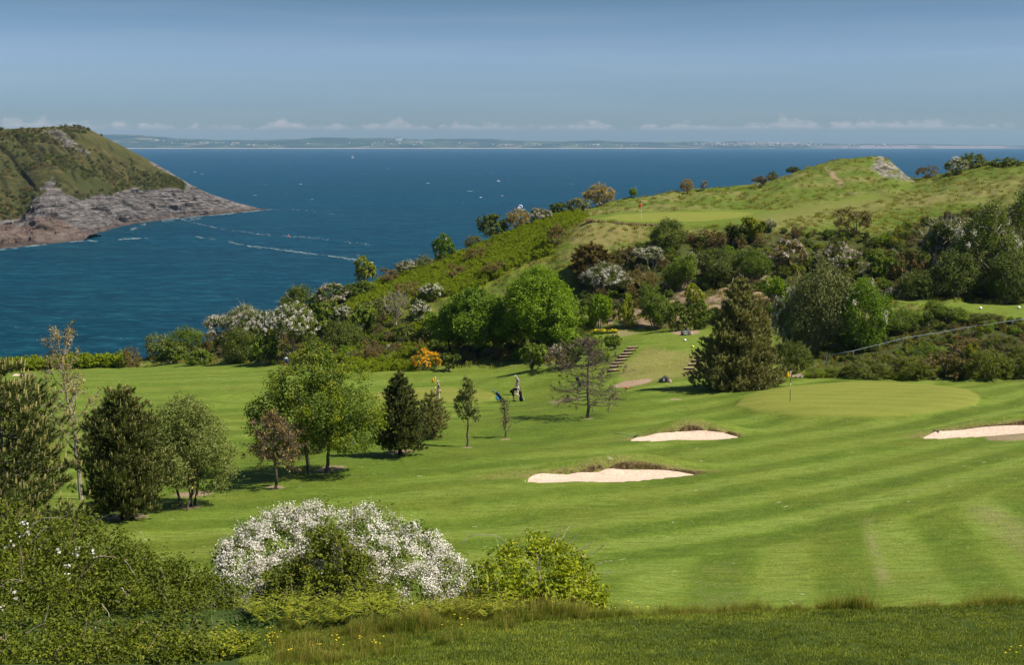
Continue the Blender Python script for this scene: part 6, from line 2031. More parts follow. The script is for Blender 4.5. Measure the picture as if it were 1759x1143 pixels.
def add_hand(J, E, Rr, side, wrist, d, palm_n):
    """palm, four unequal bent fingers and a thumb hanging from the wrist along d"""
    d = np.array(d, float) / np.linalg.norm(d)
    n = np.array(palm_n, float)
    b = np.cross(d, n)
    b /= np.linalg.norm(b)
    w = np.array(J[wrist])
    pm = w + d * 0.055
    J['palm' + side] = tuple(pm)
    E.append((wrist, 'palm' + side))
    Rr['palm' + side] = (0.030, 0.020)
    for i, (o, ln) in enumerate(((-0.028, 0.068), (-0.010, 0.080), (0.010, 0.074), (0.027, 0.058))):
        a = pm + b * o + d * 0.045
        m_ = a + d * ln * 0.55
        t = m_ + (d * 0.75 + n * 0.6) * ln * 0.5
        for q, p in (('a', a), ('b', m_), ('c', t)):
            J['f%d%s%s' % (i, q, side)] = tuple(p)
            Rr['f%d%s%s' % (i, q, side)] = 0.0095 if q != 'c' else 0.008
        E += [('palm' + side, 'f%da%s' % (i, side)), ('f%da%s' % (i, side), 'f%db%s' % (i, side)), ('f%db%s' % (i, side), 'f%dc%s' % (i, side))]
    ta = w + d * 0.035 - b * 0.036 + n * 0.012
    tb = ta + d * 0.040 - b * 0.018 + n * 0.020
    J['ta' + side], J['tb' + side] = tuple(ta), tuple(tb)
    Rr['ta' + side], Rr['tb' + side] = 0.011, 0.009
    E += [(wrist, 'ta' + side), ('ta' + side, 'tb' + side)]


def person(px, base, label, pose, rz, tops, legs, cap=None, hair='hair', Y=None, shorts=False, sleeve='full'):
    """local frame: the figure faces +x, its left is +y"""
    p = place(px, base, Y)
    t = thing('person', label, 'person', tuple(p), 'golfers on the course', rz)
    J = dict(pose)
    E = [('pelvis', 'spine'), ('spine', 'chest'), ('chest', 'neck'), ('neck', 'head'), ('head', 'crown')]
    Rr = {'pelvis': (0.15, 0.115), 'spine': (0.135, 0.10), 'chest': (0.155, 0.115), 'neck': 0.058, 'head': (0.078, 0.092), 'crown': 0.062}
    for s in 'LR':
        E += [('pelvis', 'hip' + s), ('hip' + s, 'knee' + s), ('knee' + s, 'ankle' + s), ('ankle' + s, 'toe' + s),
              ('chest', 'sh' + s), ('sh' + s, 'el' + s), ('el' + s, 'wr' + s)]
        Rr.update({'hip' + s: 0.088, 'knee' + s: 0.058, 'ankle' + s: 0.040, 'toe' + s: 0.034, 'sh' + s: 0.060, 'el' + s: 0.042, 'wr' + s: 0.027})
        w, e = np.array(J['wr' + s]), np.array(J['el' + s])
        add_hand(J, E, Rr, s, 'wr' + s, w - e, (0.3, -0.8 if s == 'L' else 0.8, 0.1))
    h, c = np.array(J['head']), np.array(J['crown'])
    fwd = np.array(J['_face'])
    del J['_face']
    upv = (c - h) / np.linalg.norm(c - h)
    J['nose'] = tuple(h + fwd * 0.105 + upv * 0.005)
    J['chin'] = tuple(h + fwd * 0.070 - upv * 0.075)
    sd = np.cross(upv, fwd)
    J['earL'], J['earR'] = tuple(h + sd * 0.095), tuple(h - sd * 0.095)
    E += [('head', 'nose'), ('head', 'chin'), ('head', 'earL'), ('head', 'earR')]
    Rr.update({'nose': 0.014, 'chin': 0.036, 'earL': 0.016, 'earR': 0.016})
    skin_mesh('body', J, E, Rr, 'pelvis', 'skin', t, 1)
    # eyes
    for q in (-1, 1):
        def eye(bm, q=q):
            from mathutils import Matrix
            bmesh.ops.create_icosphere(bm, subdivisions=1, radius=0.012, matrix=Matrix.Translation(Vector(h + fwd * 0.088 + upv * 0.028 + sd * 0.032 * q)))
        bmobj('eye', eye, 'black_paint', t)
    # shirt
    K = ['pelvis', 'spine', 'chest', 'shL', 'shR']
    SJ = {k: J[k] for k in K}
    SJ['collar'] = tuple(np.array(J['chest']) * 0.35 + np.array(J['neck']) * 0.65)
    SE = [('pelvis', 'spine'), ('spine', 'chest'), ('chest', 'collar'), ('chest', 'shL'), ('chest', 'shR')]
    SR = {'pelvis': (0.165, 0.130), 'spine': (0.155, 0.122), 'chest': (0.172, 0.132), 'collar': 0.075, 'shL': 0.080, 'shR': 0.080}
    for s in 'LR':
        f = 0.62 if sleeve == 'short' else 0.98
        m_ = tuple(np.array(J['sh' + s]) * (1 - f) + np.array(J['el' + s]) * f)
        SJ['sl' + s] = m_
        SE.append(('sh' + s, 'sl' + s))
        SR['sl' + s] = 0.064
    skin_mesh('shirt', SJ, SE, SR, 'chest', tops, t, 1)
    LJ = {'pelvis': J['pelvis']}
    LE, LR = [], {'pelvis': (0.172, 0.136)}
    for s in 'LR':
        LJ['hip' + s] = J['hip' + s]
        kn = np.array(J['knee' + s])
        an = np.array(J['ankle' + s])
        LE += [('pelvis', 'hip' + s), ('hip' + s, 'k' + s)]
        LJ['k' + s] = tuple(kn + (0 if not shorts else (an - kn) * 0.08))
        LR['hip' + s] = 0.108
        LR['k' + s] = 0.076 if not shorts else 0.092
        if not shorts:
            LJ['a' + s] = tuple(an + np.array([0, 0, 0.01]))
            LE.append(('k' + s, 'a' + s))
            LR['a' + s] = 0.060
    skin_mesh('shorts' if shorts else 'trousers', LJ, LE, LR, 'pelvis', legs, t, 1)
    for s in 'LR':
        an, to = np.array(J['ankle' + s]), np.array(J['toe' + s])
        SJ = {'heel': tuple(an + np.array([-0.03, 0, -0.03])), 'mid': tuple((an + to) / 2 + np.array([0.02, 0, -0.03])), 'tip': tuple(to + np.array([0.05, 0, 0.005]))}
        skin_mesh('shoe', SJ, [('heel', 'mid'), ('mid', 'tip')], {'heel': 0.050, 'mid': 0.052, 'tip': 0.042}, 'mid', 'white_cloth' if not shorts else 'black_cloth', t, 1)
    HJ = {'a': tuple(h - fwd * 0.028 + upv * 0.03), 'b': tuple(c - fwd * 0.008 + upv * 0.012)}
    skin_mesh('hair', HJ, [('a', 'b')], {'a': (0.086, 0.092), 'b': 0.066}, 'a', hair, t, 1)
    if cap:
        CJ = {'a': tuple(h + upv * 0.072), 'b': tuple(c + upv * 0.030), 'p': tuple(h + fwd * 0.10 + upv * 0.060), 'q': tuple(h + fwd * 0.165 + upv * 0.048)}
        skin_mesh('cap', CJ, [('a', 'b'), ('a', 'p'), ('p', 'q')], {'a': (0.098, 0.100), 'b': 0.062, 'p': (0.060, 0.014), 'q': (0.045, 0.010)}, 'a', cap, t, 1)
    return t


stand = {'pelvis': (0, 0, .96), 'spine': (0.01, 0, 1.14), 'chest': (0.0, 0, 1.34), 'neck': (0.02, 0, 1.50), 'head': (0.05, 0, 1.62), 'crown': (0.05, 0, 1.72), '_face': (1, 0, -0.1),
         'hipL': (0, .095, .90), 'kneeL': (0.02, .11, .50), 'ankleL': (-.01, .12, .09), 'toeL': (.13, .14, .045), 'hipR': (0, -.095, .90), 'kneeR': (0.03, -.11, .50), 'ankleR': (.01, -.12, .09), 'toeR': (.15, -.14, .045),
         'shL': (0, .19, 1.42), 'elL': (-.03, .26, 1.15), 'wrL': (.04, .27, .91), 'shR': (0, -.19, 1.42), 'elR': (-.02, -.27, 1.15), 'wrR': (.05, -.28, .91)}
look = dict(stand)
look.update({'neck': (0.04, 0, 1.49), 'head': (0.11, 0, 1.59), 'crown': (0.14, 0, 1.685), '_face': (0.86, 0, -0.5)})
lookflag = dict(stand)
lookflag.update({'elR': (0.06, -.27, 1.17), 'wrR': (.26, -.22, 1.05), 'elL': (.02, .26, 1.15), 'wrL': (.16, .20, .98)})
bend = {'pelvis': (-0.12, 0, .94), 'spine': (0.03, 0, 1.05), 'chest': (0.22, 0, 1.13), 'neck': (0.40, 0, 1.16), 'head': (0.51, 0, 1.10), 'crown': (0.60, 0, 1.13), '_face': (0.35, 0, -0.94),
        'hipL': (-.11, .10, .88), 'kneeL': (-.02, .12, .48), 'ankleL': (-.06, .12, .09), 'toeL': (.08, .13, .045), 'hipR': (-.11, -.10, .88), 'kneeR': (0.05, -.14, .48), 'ankleR': (.08, -.15, .09), 'toeR': (.22, -.16, .045),
        'shL': (.28, .19, 1.12), 'elL': (.27, .22, .84), 'wrL': (.40, .16, .66), 'shR': (.28, -.19, 1.12), 'elR': (.20, -.24, .84), 'wrR': (.30, -.20, .60)}
person(754, 691, 'person in navy top, beige trousers and white cap beside the left flagstick', lookflag, math.pi * 1.03, 'navy_cloth', 'beige_cloth', 'white_cloth', sleeve='short')
person(889, 679, 'person in a grey shirt, white trousers and pale cap standing behind the bending golfer', look, math.pi * 1.12, 'grey_cloth', 'white_cloth', 'white_cloth', sleeve='short')
person(882, 690, 'person in a black shirt and dark shorts bending over a black stand bag', bend, -0.15, 'black_cloth', 'black_cloth', None, shorts=True, sleeve='short')


def golf_bag(loc, label, tilt, heading, body, legs=False, towel=False, trolley=False):
    t = thing('golf_bag' if not trolley else 'golf_trolley', label, 'golf bag' if not trolley else 'golf trolley', tuple(loc), 'golf bags by the green', heading)
    ax = np.array([-math.sin(tilt), 0, math.cos(tilt)])
    b0 = np.array([0.10 if trolley else 0.0, 0, 0.16 if trolley else 0.02])
    pts = [b0, b0 + ax * 0.25, b0 + ax * 0.62, b0 + ax * 0.86]
    g = Geo()
    tube(g, pts, np.array([0.135, 0.14, 0.125, 0.15]), 12)
    link('bag', g.mesh('bag', M[body], True), t)
    u = np.array([0, 1.0, 0])
    v = np.cross(ax, u)
    def pocket(bm):
        c = b0 + ax * 0.32 - v * -0.13
        box(bm, c, (0.10, 0.17, 0.40), 0, -tilt, 0.02)
    bmobj('pocket', pocket, 'grey_cloth' if trolley else body, t)
    rng = np.random.default_rng(int(abs(loc[0]) * 10))
    for k in range(6):
        a = k * 1.05
        q = pts[-1] + u * 0.08 * math.cos(a) + v * 0.08 * math.sin(a)
        ln = rng.uniform(0.10, 0.26)
        rod('club_shaft', q - ax * 0.1, q + ax * ln, 0.008, 0.008, 'steel', t, 5)
        def head(bm, q=q, ln=ln):
            bmesh.ops.create_icosphere(bm, subdivisions=1, radius=0.045)
            bmesh.ops.scale(bm, vec=(1.3, 0.8, 0.7), verts=bm.verts)
            bmesh.ops.translate(bm, vec=q + ax * ln + np.array([-0.03, 0, 0]), verts=bm.verts)
        bmobj('club_head', head, 'white_cloth' if k % 3 == 0 else 'black_cloth', t, True)
    if legs:
        for s in (-1, 1):
            tp = b0 + ax * 0.72 + u * 0.05 * s
            rod('stand_leg', tp, np.array([tp[0] + 0.42 * (1 if s > 0 else -0.62), 0.22 * s, 0.0]), 0.016, 0.014, 'plastic_white', t, 6)
    if trolley:
        for s in (-1, 1):
            g = Geo()
            th = np.linspace(0, 2 * np.pi, 17)
            tube(g, np.stack([0.05 + 0.13 * np.cos(th), 0 * th + 0.30 * s, 0.15 + 0.13 * np.sin(th)], 1), np.full(17, 0.028), 6)
            link('wheel', g.mesh('wheel', M['rubber'], True), t)
        rod('axle', (0.05, -0.30, 0.15), (0.05, 0.30, 0.15), 0.015, 0.015, 'black_paint', t, 6)
        rod('handle', b0 + ax * 0.1 + v * 0.12 * 0, b0 + ax * 1.02 - np.array([0.28, 0, -0.02]), 0.018, 0.018, 'black_paint', t, 6)
        rod('front_strut', (0.05, 0, 0.15), (-0.42, 0, 0.06), 0.018, 0.018, 'black_paint', t, 6)
    if towel:
        V = []
        for i in range(7):
            for j in range(4):
                V.append((-0.42 + 0.05 * math.sin(i * 1.3 + j), -0.13 + 0.035 * math.sin(i * 0.9) + 0.02 * j, 0.86 - 0.11 * i + 0.0 * j))
                V[-1] = (V[-1][0] + 0.075 * j, V[-1][1], V[-1][2])
        Fq = [(i * 4 + j, i * 4 + j + 1, (i + 1) * 4 + j + 1, (i + 1) * 4 + j) for i in range(6) for j in range(3)]
        o = link('towel', make_mesh('towel', V, [np.array(Fq)], M['blue_cloth'], smooth=True), t)
        sm = o.modifiers.new('thick', 'SOLIDIFY')
        sm.thickness = 0.02
    return t


golf_bag(hit1(896, 690), 'black golf stand bag on two white legs in front of the bending golfer', 0.16, 0.0, 'black_cloth', legs=True)
golf_bag(hit1(861, 692), 'golf trolley carrying a tilted black and grey bag with a bright blue towel', 0.62, 0.0, 'black_cloth', towel=True, trolley=True)
golf_bag(hit1(995, 668), 'dark golf trolley with a white club cover seen through the big larch', 0.35, 0.3, 'black_cloth', trolley=True)


def flag(px, base, h, label, cloth, banded, tag=None, side=-1, Y=None, droop=0.3):
    p = place(px, base, Y)
    t = thing('flagstick', label, 'flag', tuple(p), 'flagsticks on the greens')
    n = 5
    cols = banded
    for i in range(n):
        rod('pole_section', (0, 0, h * i / n - (0.05 if i == 0 else 0)), (0, 0, h * (i + 1) / n), 0.021, 0.021, cols[i % len(cols)], t, 8)
    V, Fq = [], []
    for i in range(7):
        for j in range(5):
            u = i / 6
            hh = 0.42 * (1 - 0.25 * u)
            V.append((side * (0.02 + 0.30 * u), 0.05 * math.sin(u * 6 + j * 0.5), h - 0.03 - hh * j / 4 - droop * u * u))
    for i in range(6):
        for j in range(4):
            Fq.append((i * 5 + j, (i + 1) * 5 + j, (i + 1) * 5 + j + 1, i * 5 + j + 1))
    o = link('flag_cloth', make_mesh('flag_cloth', V, [np.array(Fq)], M[cloth], smooth=True), t)
    o.modifiers.new('thick', 'SOLIDIFY').thickness = 0.008
    if tag:
        z, m_ = tag
        V = [(-0.05, -.03, z), (0.02, -.03, z + 0.02), (0.03, -.035, z + .16), (-0.01, -.035, z + .17), (-0.05, .03, z), (0.02, .03, z + 0.02), (0.03, .035, z + .16), (-0.01, .035, z + .17)]
        link('position_marker', make_mesh('position_marker', V, [np.array([[0, 1, 2, 3], [7, 6, 5, 4], [0, 4, 5, 1], [1, 5, 6, 2], [2, 6, 7, 3], [3, 7, 4, 0]])], M[m_]), t)
    return t


flag(1357, 690, 2.2, 'flagstick with an orange-yellow flag and black and white pole on the large right green', 'yellow_cloth', ['black_paint', 'black_paint', 'white_paint', 'black_paint', 'white_paint'], (1.05, 'lemon_cloth'))
flag(1101.5, 378, 2.2, 'flagstick with a red flag on the upper green', 'red_cloth', ['white_paint', 'white_paint', 'white_paint', 'red_cloth', 'white_paint'], None)
flag(748.5, 690, 2.15, 'flagstick with a yellow flag on the far left green beside the golfer in navy', 'yellow_cloth', ['white_paint', 'white_paint', 'white_paint', 'yellow_cloth', 'white_paint'], None)

# timber steps up to the tee
steps = [(1054, 637), (1058, 630), (1062.5, 624.5), (1067.5, 619), (1072, 613.5), (1077, 608), (1082.5, 602.5), (1087, 597.5)]
hs = [hit1(x, y + 2) for x, y in steps]
t = thing('timber_steps', 'flight of eight timber and earth steps climbing the bank left of the number 17 tee', 'steps', tuple(hs[0]))
for i, h in enumerate(hs):
    z0 = h[2] - hs[0][2]
    c = h - hs[0]
    def tr(bm, c=c):
        box(bm, (c[0], c[1] + 0.28, c[2] + 0.05), (1.0, 0.5, 0.16), 0.25)
    def ri(bm, c=c):
        box(bm, (c[0], c[1], c[2] + 0.02), (1.12, 0.10, 0.26), 0.25, 0, 0.012)
    bmobj('tread', tr, 'earth', t)
    bmobj('riser', ri, 'dark_timber', t)
t = None
hs = [hit1(x, y) for x, y in ((1184, 636), (1191, 629), (1198, 622), (1205, 616))]
t = thing('timber_steps', 'short second flight of timber steps half hidden by the left skirt of the big conifer', 'steps', tuple(hs[0]))
for h in hs:
    c = h - hs[0]
    def ri(bm, c=c):
        box(bm, (c[0], c[1], c[2] + 0.03), (0.95, 0.10, 0.24), 0.1, 0, 0.012)
    def tr(bm, c=c):
        box(bm, (c[0], c[1] + 0.26, c[2] + 0.06), (0.85, 0.46, 0.16), 0.1)
    bmobj('riser', ri, 'dark_timber', t)
    bmobj('tread', tr, 'earth', t)

# handrail
pr_ = [(1420, 612, 124.3), (1466, 603, 125.0), (1511, 592, 126.0), (1551, 583, 126.8), (1610, 572, 128.0), (1663, 563, 129.0), (1740, 551, 130.0), (1830, 540, 131.5)]
P = [at(*q) for q in pr_]
P = [np.array([q[0], q[1], max(q[2], float(gz(q[0], q[1])) + 0.8)]) for q in P]
t = thing('handrail', 'thin galvanised handrail slanting up the bramble bank behind the large green', 'handrail', tuple(P[0]))
g = Geo()
tube(g, [p - P[0] for p in P], np.full(len(P), 0.024), 7)
link('rail', g.mesh('rail', M['steel'], True), t)
for p in P:
    zg = min(float(gz(p[0], p[1])) - 0.1, p[2] - 0.8)
    rod('post', p - P[0] - np.array([0, 0, 0.02]), np.array([p[0], p[1], zg]) - P[0], 0.022, 0.022, 'steel', t, 7)


def boulder(px, base, w, h, label, plate, seed, digits, lit=None):
    p = hit1(px, base)
    t = thing('marker_stone', label, 'marker stone', tuple(p), 'numbered tee stones')
    rng = np.random.default_rng(seed)
    def bb(bm):
        bmesh.ops.create_icosphere(bm, subdivisions=3, radius=1.0)
        for v in bm.verts:
            n = v.co.normalized()
            k = 1 + 0.16 * math.sin(n.x * 5 + seed) * math.cos(n.y * 4 + seed * 2) + 0.1 * math.sin(n.z * 7 + n.x * 3)
            top = h * (1 - 0.35 * abs(n.x - 0.1))
            v.co = Vector((n.x * w / 2 * k, n.y * w * 0.30 * k, max(-0.1, n.z * top * k)))
            if v.co.y < -w * 0.2:
                v.co.y = -w * 0.2 + 0.02 * math.sin(v.co.x * 9 + v.co.z * 7)
    bmobj('boulder', bb, 'stone', t)
    def sidebb(bm):
        bmesh.ops.create_icosphere(bm, subdivisions=2, radius=1.0)
        for v in bm.verts:
            n = v.co.normalized()
            v.co = Vector((w * 0.46 + n.x * w * 0.20, n.y * w * 0.2 - 0.03, n.z * h * 0.40 + h * 0.1))
    bmobj('side_stone', sidebb, 'pink_stone', t)
    pw, ph, pm = plate
    def pl(bm):
        box(bm, (-w * 0.06, -w * 0.2 - 0.035, h * 0.42), (pw, 0.03, ph), 0, 0, 0.004)
    bmobj('number_plate', pl, pm, t)
    cu = bpy.data.curves.new('number', 'FONT')
    cu.body = digits
    cu.size = ph * 1.05
    cu.extrude = 0.006
    cu.align_x = 'CENTER'
    cu.align_y = 'CENTER'
    cu.materials.append(M['black_paint' if pm == 'white_paint' else 'white_paint'])
    tmp = bpy.data.objects.new('number', cu)
    COL.objects.link(tmp)
    bpy.context.view_layer.update()
    nm_ = bpy.data.meshes.new_from_object(tmp.evaluated_get(bpy.context.evaluated_depsgraph_get()))
    bpy.data.objects.remove(tmp)
    o = link('number', nm_, t)
    o.location = (-w * 0.06, -w * 0.2 - 0.058, h * 0.42)
    o.rotation_euler = (math.pi / 2, 0, 0)


boulder(1178, 576, 1.15, 0.68, 'dark marker stone with a white plate reading 17 at the back of the upper tee', (0.38, 0.36, 'white_paint'), 1, '17')
boulder(1141, 657, 1.0, 0.55, 'low dark marker stone with a white figure 8 on the grass under the tee bank', (0.50, 0.34, 'black_paint'), 2, '8')


def ball(px, base, mat, label, r=0.085):
    p = hit1(px, base)
    t = thing('tee_marker', label, 'tee marker', tuple(p), 'tee markers')
    def b_(bm):
        bmesh.ops.create_uvsphere(bm, u_segments=12, v_segments=8, radius=r)
        bmesh.ops.scale(bm, vec=(1.15, 1.0, 0.95), verts=bm.verts)
        bmesh.ops.translate(bm, vec=(0, 0, r * 0.9), verts=bm.verts)
    bmobj('dome', b_, mat, t, True)
    rod('spike', (0, 0, -0.08), (0, 0, 0.03), 0.012, 0.012, 'steel', t, 5)


ball(1176.5, 587, 'plastic_white', 'white tee marker on the number 17 tee', 0.13)
ball(1190, 598, 'plastic_yellow', 'yellow tee marker next to the left edge of the big conifer', 0.12)
ball(1077, 669, 'plastic_red', 'red-orange tee marker on the grass left of the low marker stone', 0.11)
ball(1684, 532, 'plastic_white', 'left white tee marker on the right-hand tee lawn', 0.16)
ball(1750, 531, 'plastic_white', 'right white tee marker on the right-hand tee lawn', 0.16)

# course marker post, rakes, planks, blue box
p = hit1(605, 767)
t = thing('marker_post', 'short blue and white marker post left of the lone cone pine', 'marker post', tuple(p))
rod('post', (0, 0, -0.1), (0, 0, 0.28), 0.035, 0.035, 'plastic_white', t)
rod('band', (0, 0, 0.14), (0, 0, 0.22), 0.038, 0.038, 'plastic_blue', t)


def rake(px, base, label, rz, mat, tilt=0.12):
    p = hit1(px, base)
    t = thing('bunker_rake', label, 'rake', (p[0], p[1], p[2] + 0.06), 'bunker rakes', rz)
    rod('handle', (0, 0, 0.03), (1.5, 0, 0.03 + tilt), 0.018, 0.018, mat, t, 6)
    def hd(bm):
        box(bm, (0, 0, 0.03), (0.05, 0.55, 0.035))
    bmobj('rake_head', hd, 'black_paint', t)
    for k in range(7):
        rod('tine', (0, -0.25 + 0.083 * k, 0.02), (0, -0.25 + 0.083 * k, -0.06), 0.008, 0.005, 'black_paint', t, 4)


rake(1111, 755, 'dark rake lying at the left end of the small oval bunker', 1.1, 'steel', 0.25)
rake(1092, 752, 'green handled rake on the grass left of the small oval bunker', 2.7, 'green_paint', 0.02)
rake(1608, 746, 'dark rake lying in the left end of the right-edge bunker', 0.4, 'black_paint', 0.02)
p = hit1(1384, 649)
t = thing('timber_edging', 'weathered timber planks lying at the foot of the bank behind the yellow flag', 'planks', tuple(p))
h0, h1 = hit1(1360, 651), hit1(1409, 640)
d = h1 - h0
for k in range(3):
    def pk(bm, k=k):
        c = (h0 + h1) / 2 - p
        box(bm, (c[0] + 0.1 * k, c[1] - 0.16 * k, c[2] + 0.10 + 0.10 * (1 - k * 0.5)), (np.linalg.norm(d) * (1 - 0.2 * k), 0.07, 0.16), math.atan2(d[1], d[0]), -math.asin(d[2] / np.linalg.norm(d)))
    bmobj('plank', pk, 'timber', t)
p = hit1(492, 624)
t = thing('litter_bin', 'small blue and white bin at the far fairway edge below the pale-trunked hawthorn', 'bin', tuple(p))
g = Geo()
tube(g, [(0, 0, 0), (0, 0, 0.5)], np.array([0.20, 0.24]), 10)
link('bin_body', g.mesh('bin_body', M['plastic_blue'], True), t)
g = Geo()
tube(g, [(0, 0, 0.5), (0, 0, 0.6)], np.array([0.25, 0.22]), 10)
link('lid', g.mesh('lid', M['plastic_white'], True), t)

# flower bed at the back of the tee
p = hit1(1040, 573)
t = thing('flower_bed', 'low bed of yellow flowers at the back left of the number 17 tee', 'flower bed', tuple(p))
rng = np.random.default_rng(8)
w_ = 40 / F * p[1]
nn = 900
Q = np.stack([rng.uniform(-w_ / 2, w_ / 2, nn), rng.uniform(-0.4, 0.4, nn), rng.uniform(0.05, 0.30, nn)], 1)
g = Geo()
leaves(g, Q, unit(rng.normal(size=(nn, 3)) + np.array([0, 0, 0.5])), 0.11, 0.05, rng, rng.uniform(0, 1, nn))
link('leaves', g.mesh('leaves', M['green']), t, kind='stuff')
g = Geo()
Q = Q[fbm(Q[:, 0] / 0.5, Q[:, 1] / 0.5, 3, 3) > 0.5]
Q[:, 2] = rng.uniform(0.22, 0.44, len(Q))
leaves(g, Q[:170], unit(rng.normal(size=(170, 3)) * 0.6 + np.array([0, -0.5, 0.8])), 0.08, 0.07, rng, rng.uniform(0, 1, 170))
link('flowers', g.mesh('flowers', M['yellow_petal']), t, kind='stuff')

# ------------------------------------------------------------------ boats
def hull(bm, L, B, H):
    n = 9
    rings = []
    for i in range(n):
        u = i / (n - 1)
        w = B / 2 * (math.sin(math.pi * min(1, 0.28 + 0.72 * (1 - u))) ** 0.6 if u > 0 else 0.85) * (1 - u ** 3 * 0.98)
        sh = H * (0.85 + 0.35 * u * u)
        rings.append([bm.verts.new((L * (u - 0.5), y * w, z)) for y, z in ((-1, sh), (-0.85, H * 0.3), (-0.3, -0.25), (0.3, -0.25), (0.85, H * 0.3), (1, sh))])
    for a, b in zip(rings, rings[1:]):
        for k in range(5):
            bm.faces.new((a[k], b[k], b[k + 1], a[k + 1]))
        bm.faces.new((a[5], b[5], b[0], a[0]))
    bm.faces.new(rings[0])
    bm.faces.new(list(reversed(rings[-1])))


def boat_at(px, py):
    Yv = seaY(py)
    q = at(px, py, Yv)
    return (q[0], Yv, 0.0)


t = thing('sailing_boat', 'white sailing yacht far out in the bay under the distant coast', 'boat', boat_at(605.5, 272), 'boats on the bay', 0.2)
bmobj('hull', lambda bm: hull(bm, 10.5, 3.2, 1.3), 'gelcoat', t)
rod('mast', (0.8, 0, 1.0), (0.8, 0, 14.5), 0.09, 0.06, 'steel', t)
rod('boom', (0.8, 0, 2.3), (-3.6, 0.3, 2.4), 0.07, 0.06, 'steel', t)


def sail(name, pts):
    A, B_, C = [np.array(p, float) for p in pts]
    V, Tq = [], []
    k = 8
    for i in range(k + 1):
        for j in range(k + 1 - i):
            u, v = i / k, j / k
            q = A * (1 - u - v) + B_ * u + C * v
            q = q + np.array([0, 0.5 * 4 * u * v + 0.5 * (1 - u - v) * (u + v), 0])
            V.append(q)
    idx = {}
    c = 0
    for i in range(k + 1):
        for j in range(k + 1 - i):
            idx[(i, j)] = c
            c += 1
    for i in range(k):
        for j in range(k - i):
            Tq.append((idx[(i, j)], idx[(i + 1, j)], idx[(i, j + 1)]))
            if j < k - i - 1:
                Tq.append((idx[(i + 1, j)], idx[(i + 1, j + 1)], idx[(i, j + 1)]))
    o = link(name, make_mesh(name, V, [np.array(Tq)], M['white_cloth'], smooth=True), t)
    o.modifiers.new('thick', 'SOLIDIFY').thickness = 0.03


sail('mainsail', ((0.7, 0, 2.6), (-3.6, 0.3, 2.6), (0.75, 0, 14.2)))
sail('jib', ((5.0, 0, 1.8), (1.2, 0.5, 2.2), (1.0, 0, 12.5)))


def motor_boat(px, py, L, rz, label, arch=False):
    t = thing('motor_boat', label, 'boat', boat_at(px, py), 'boats on the bay', rz)
    bmobj('hull', lambda bm: hull(bm, L, L * 0.34, L * 0.16), 'gelcoat', t)
    bmobj('cabin', lambda bm: box(bm, (L * 0.05, 0, L * 0.23), (L * 0.34, L * 0.24, L * 0.16), 0, 0, 0.15), 'gelcoat', t)
    bmobj('windscreen', lambda bm: box(bm, (L * 0.19, 0, L * 0.26), (L * 0.08, L * 0.22, L * 0.07), 0, 0.5, 0.02), 'glass_dark', t)
    if arch:
        g = Geo()
        th = np.linspace(-0.5, math.pi + 0.5, 15)
        tube(g, np.stack([0.16 * L * np.cos(th) - 0.05 * L, 0 * th, 0.36 * L + 0.15 * L * np.sin(th)], 1), np.full(15, 0.045 * L), 7)
        link('radar_arch', g.mesh('radar_arch', M['gelcoat'], True), t)
    return t


motor_boat(855, 312, 6.0, 0.05, 'small white motor boat in the open water right of centre')
motor_boat(893, 362, 8.5, math.pi, 'white motor boat with an arch peeping over the beige skyline bush', True)
p = boat_at(496, 407)
t = thing('buoy', 'tiny pinkish buoy in the bay near the drifting foam lines', 'buoy', p)
def bu(bm):
    bmesh.ops.create_uvsphere(bm, u_segments=10, v_segments=8, radius=0.5)
    bmesh.ops.translate(bm, vec=(0, 0, 0.25), verts=bm.verts)
bmobj('float', bu, 'plastic_red', t, True)
rod('staff', (0, 0, 0.6), (0, 0, 1.5), 0.05, 0.04, 'plastic_white', t)

# ------------------------------------------------------------------ foam on the water
rng = np.random.default_rng(99)
g = Geo()


def foam(poly, n, wid, dens=1.0, size=1.0, jit=1.0):
    p = np.array(poly, float)
    seg = np.hypot(*np.diff(p, axis=0).T)
    cum = np.concatenate([[0], np.cumsum(seg)])
    s = rng.uniform(0, cum[-1], n)
    px = np.interp(s, cum, p[:, 0])
    py = np.interp(s, cum, p[:, 1])
    keep = fbm(s / 14.0, s * 0 + n, 3, int(n)) > rng.uniform(0.25, 0.62, n)
    px, py = px[keep], py[keep] + rng.normal(size=keep.sum()) * wid * jit
    Y = seaY(py)
    X = ray(px, py)[0] * Y
    for x, y in zip(X, Y):
        lx, ly = rng.uniform(0.4, 1.7) * size * y / 800, rng.uniform(0.4, 1.2) * size * y / 800
        k = 6
        a0 = rng.uniform(0, 6.28)
        th = a0 + np.arange(k) * 2 * np.pi / k
        r = rng.uniform(0.5, 1.0, k)
        z = 0.12 + rng.uniform(0, 0.1)
        V = np.stack([x + lx * r * np.cos(th), y + ly * r * np.sin(th), np.full(k, z)], 1)
        g.add(V, None, [(0, i, i + 1) for i in range(1, k - 1)], rng.uniform(0, 1))


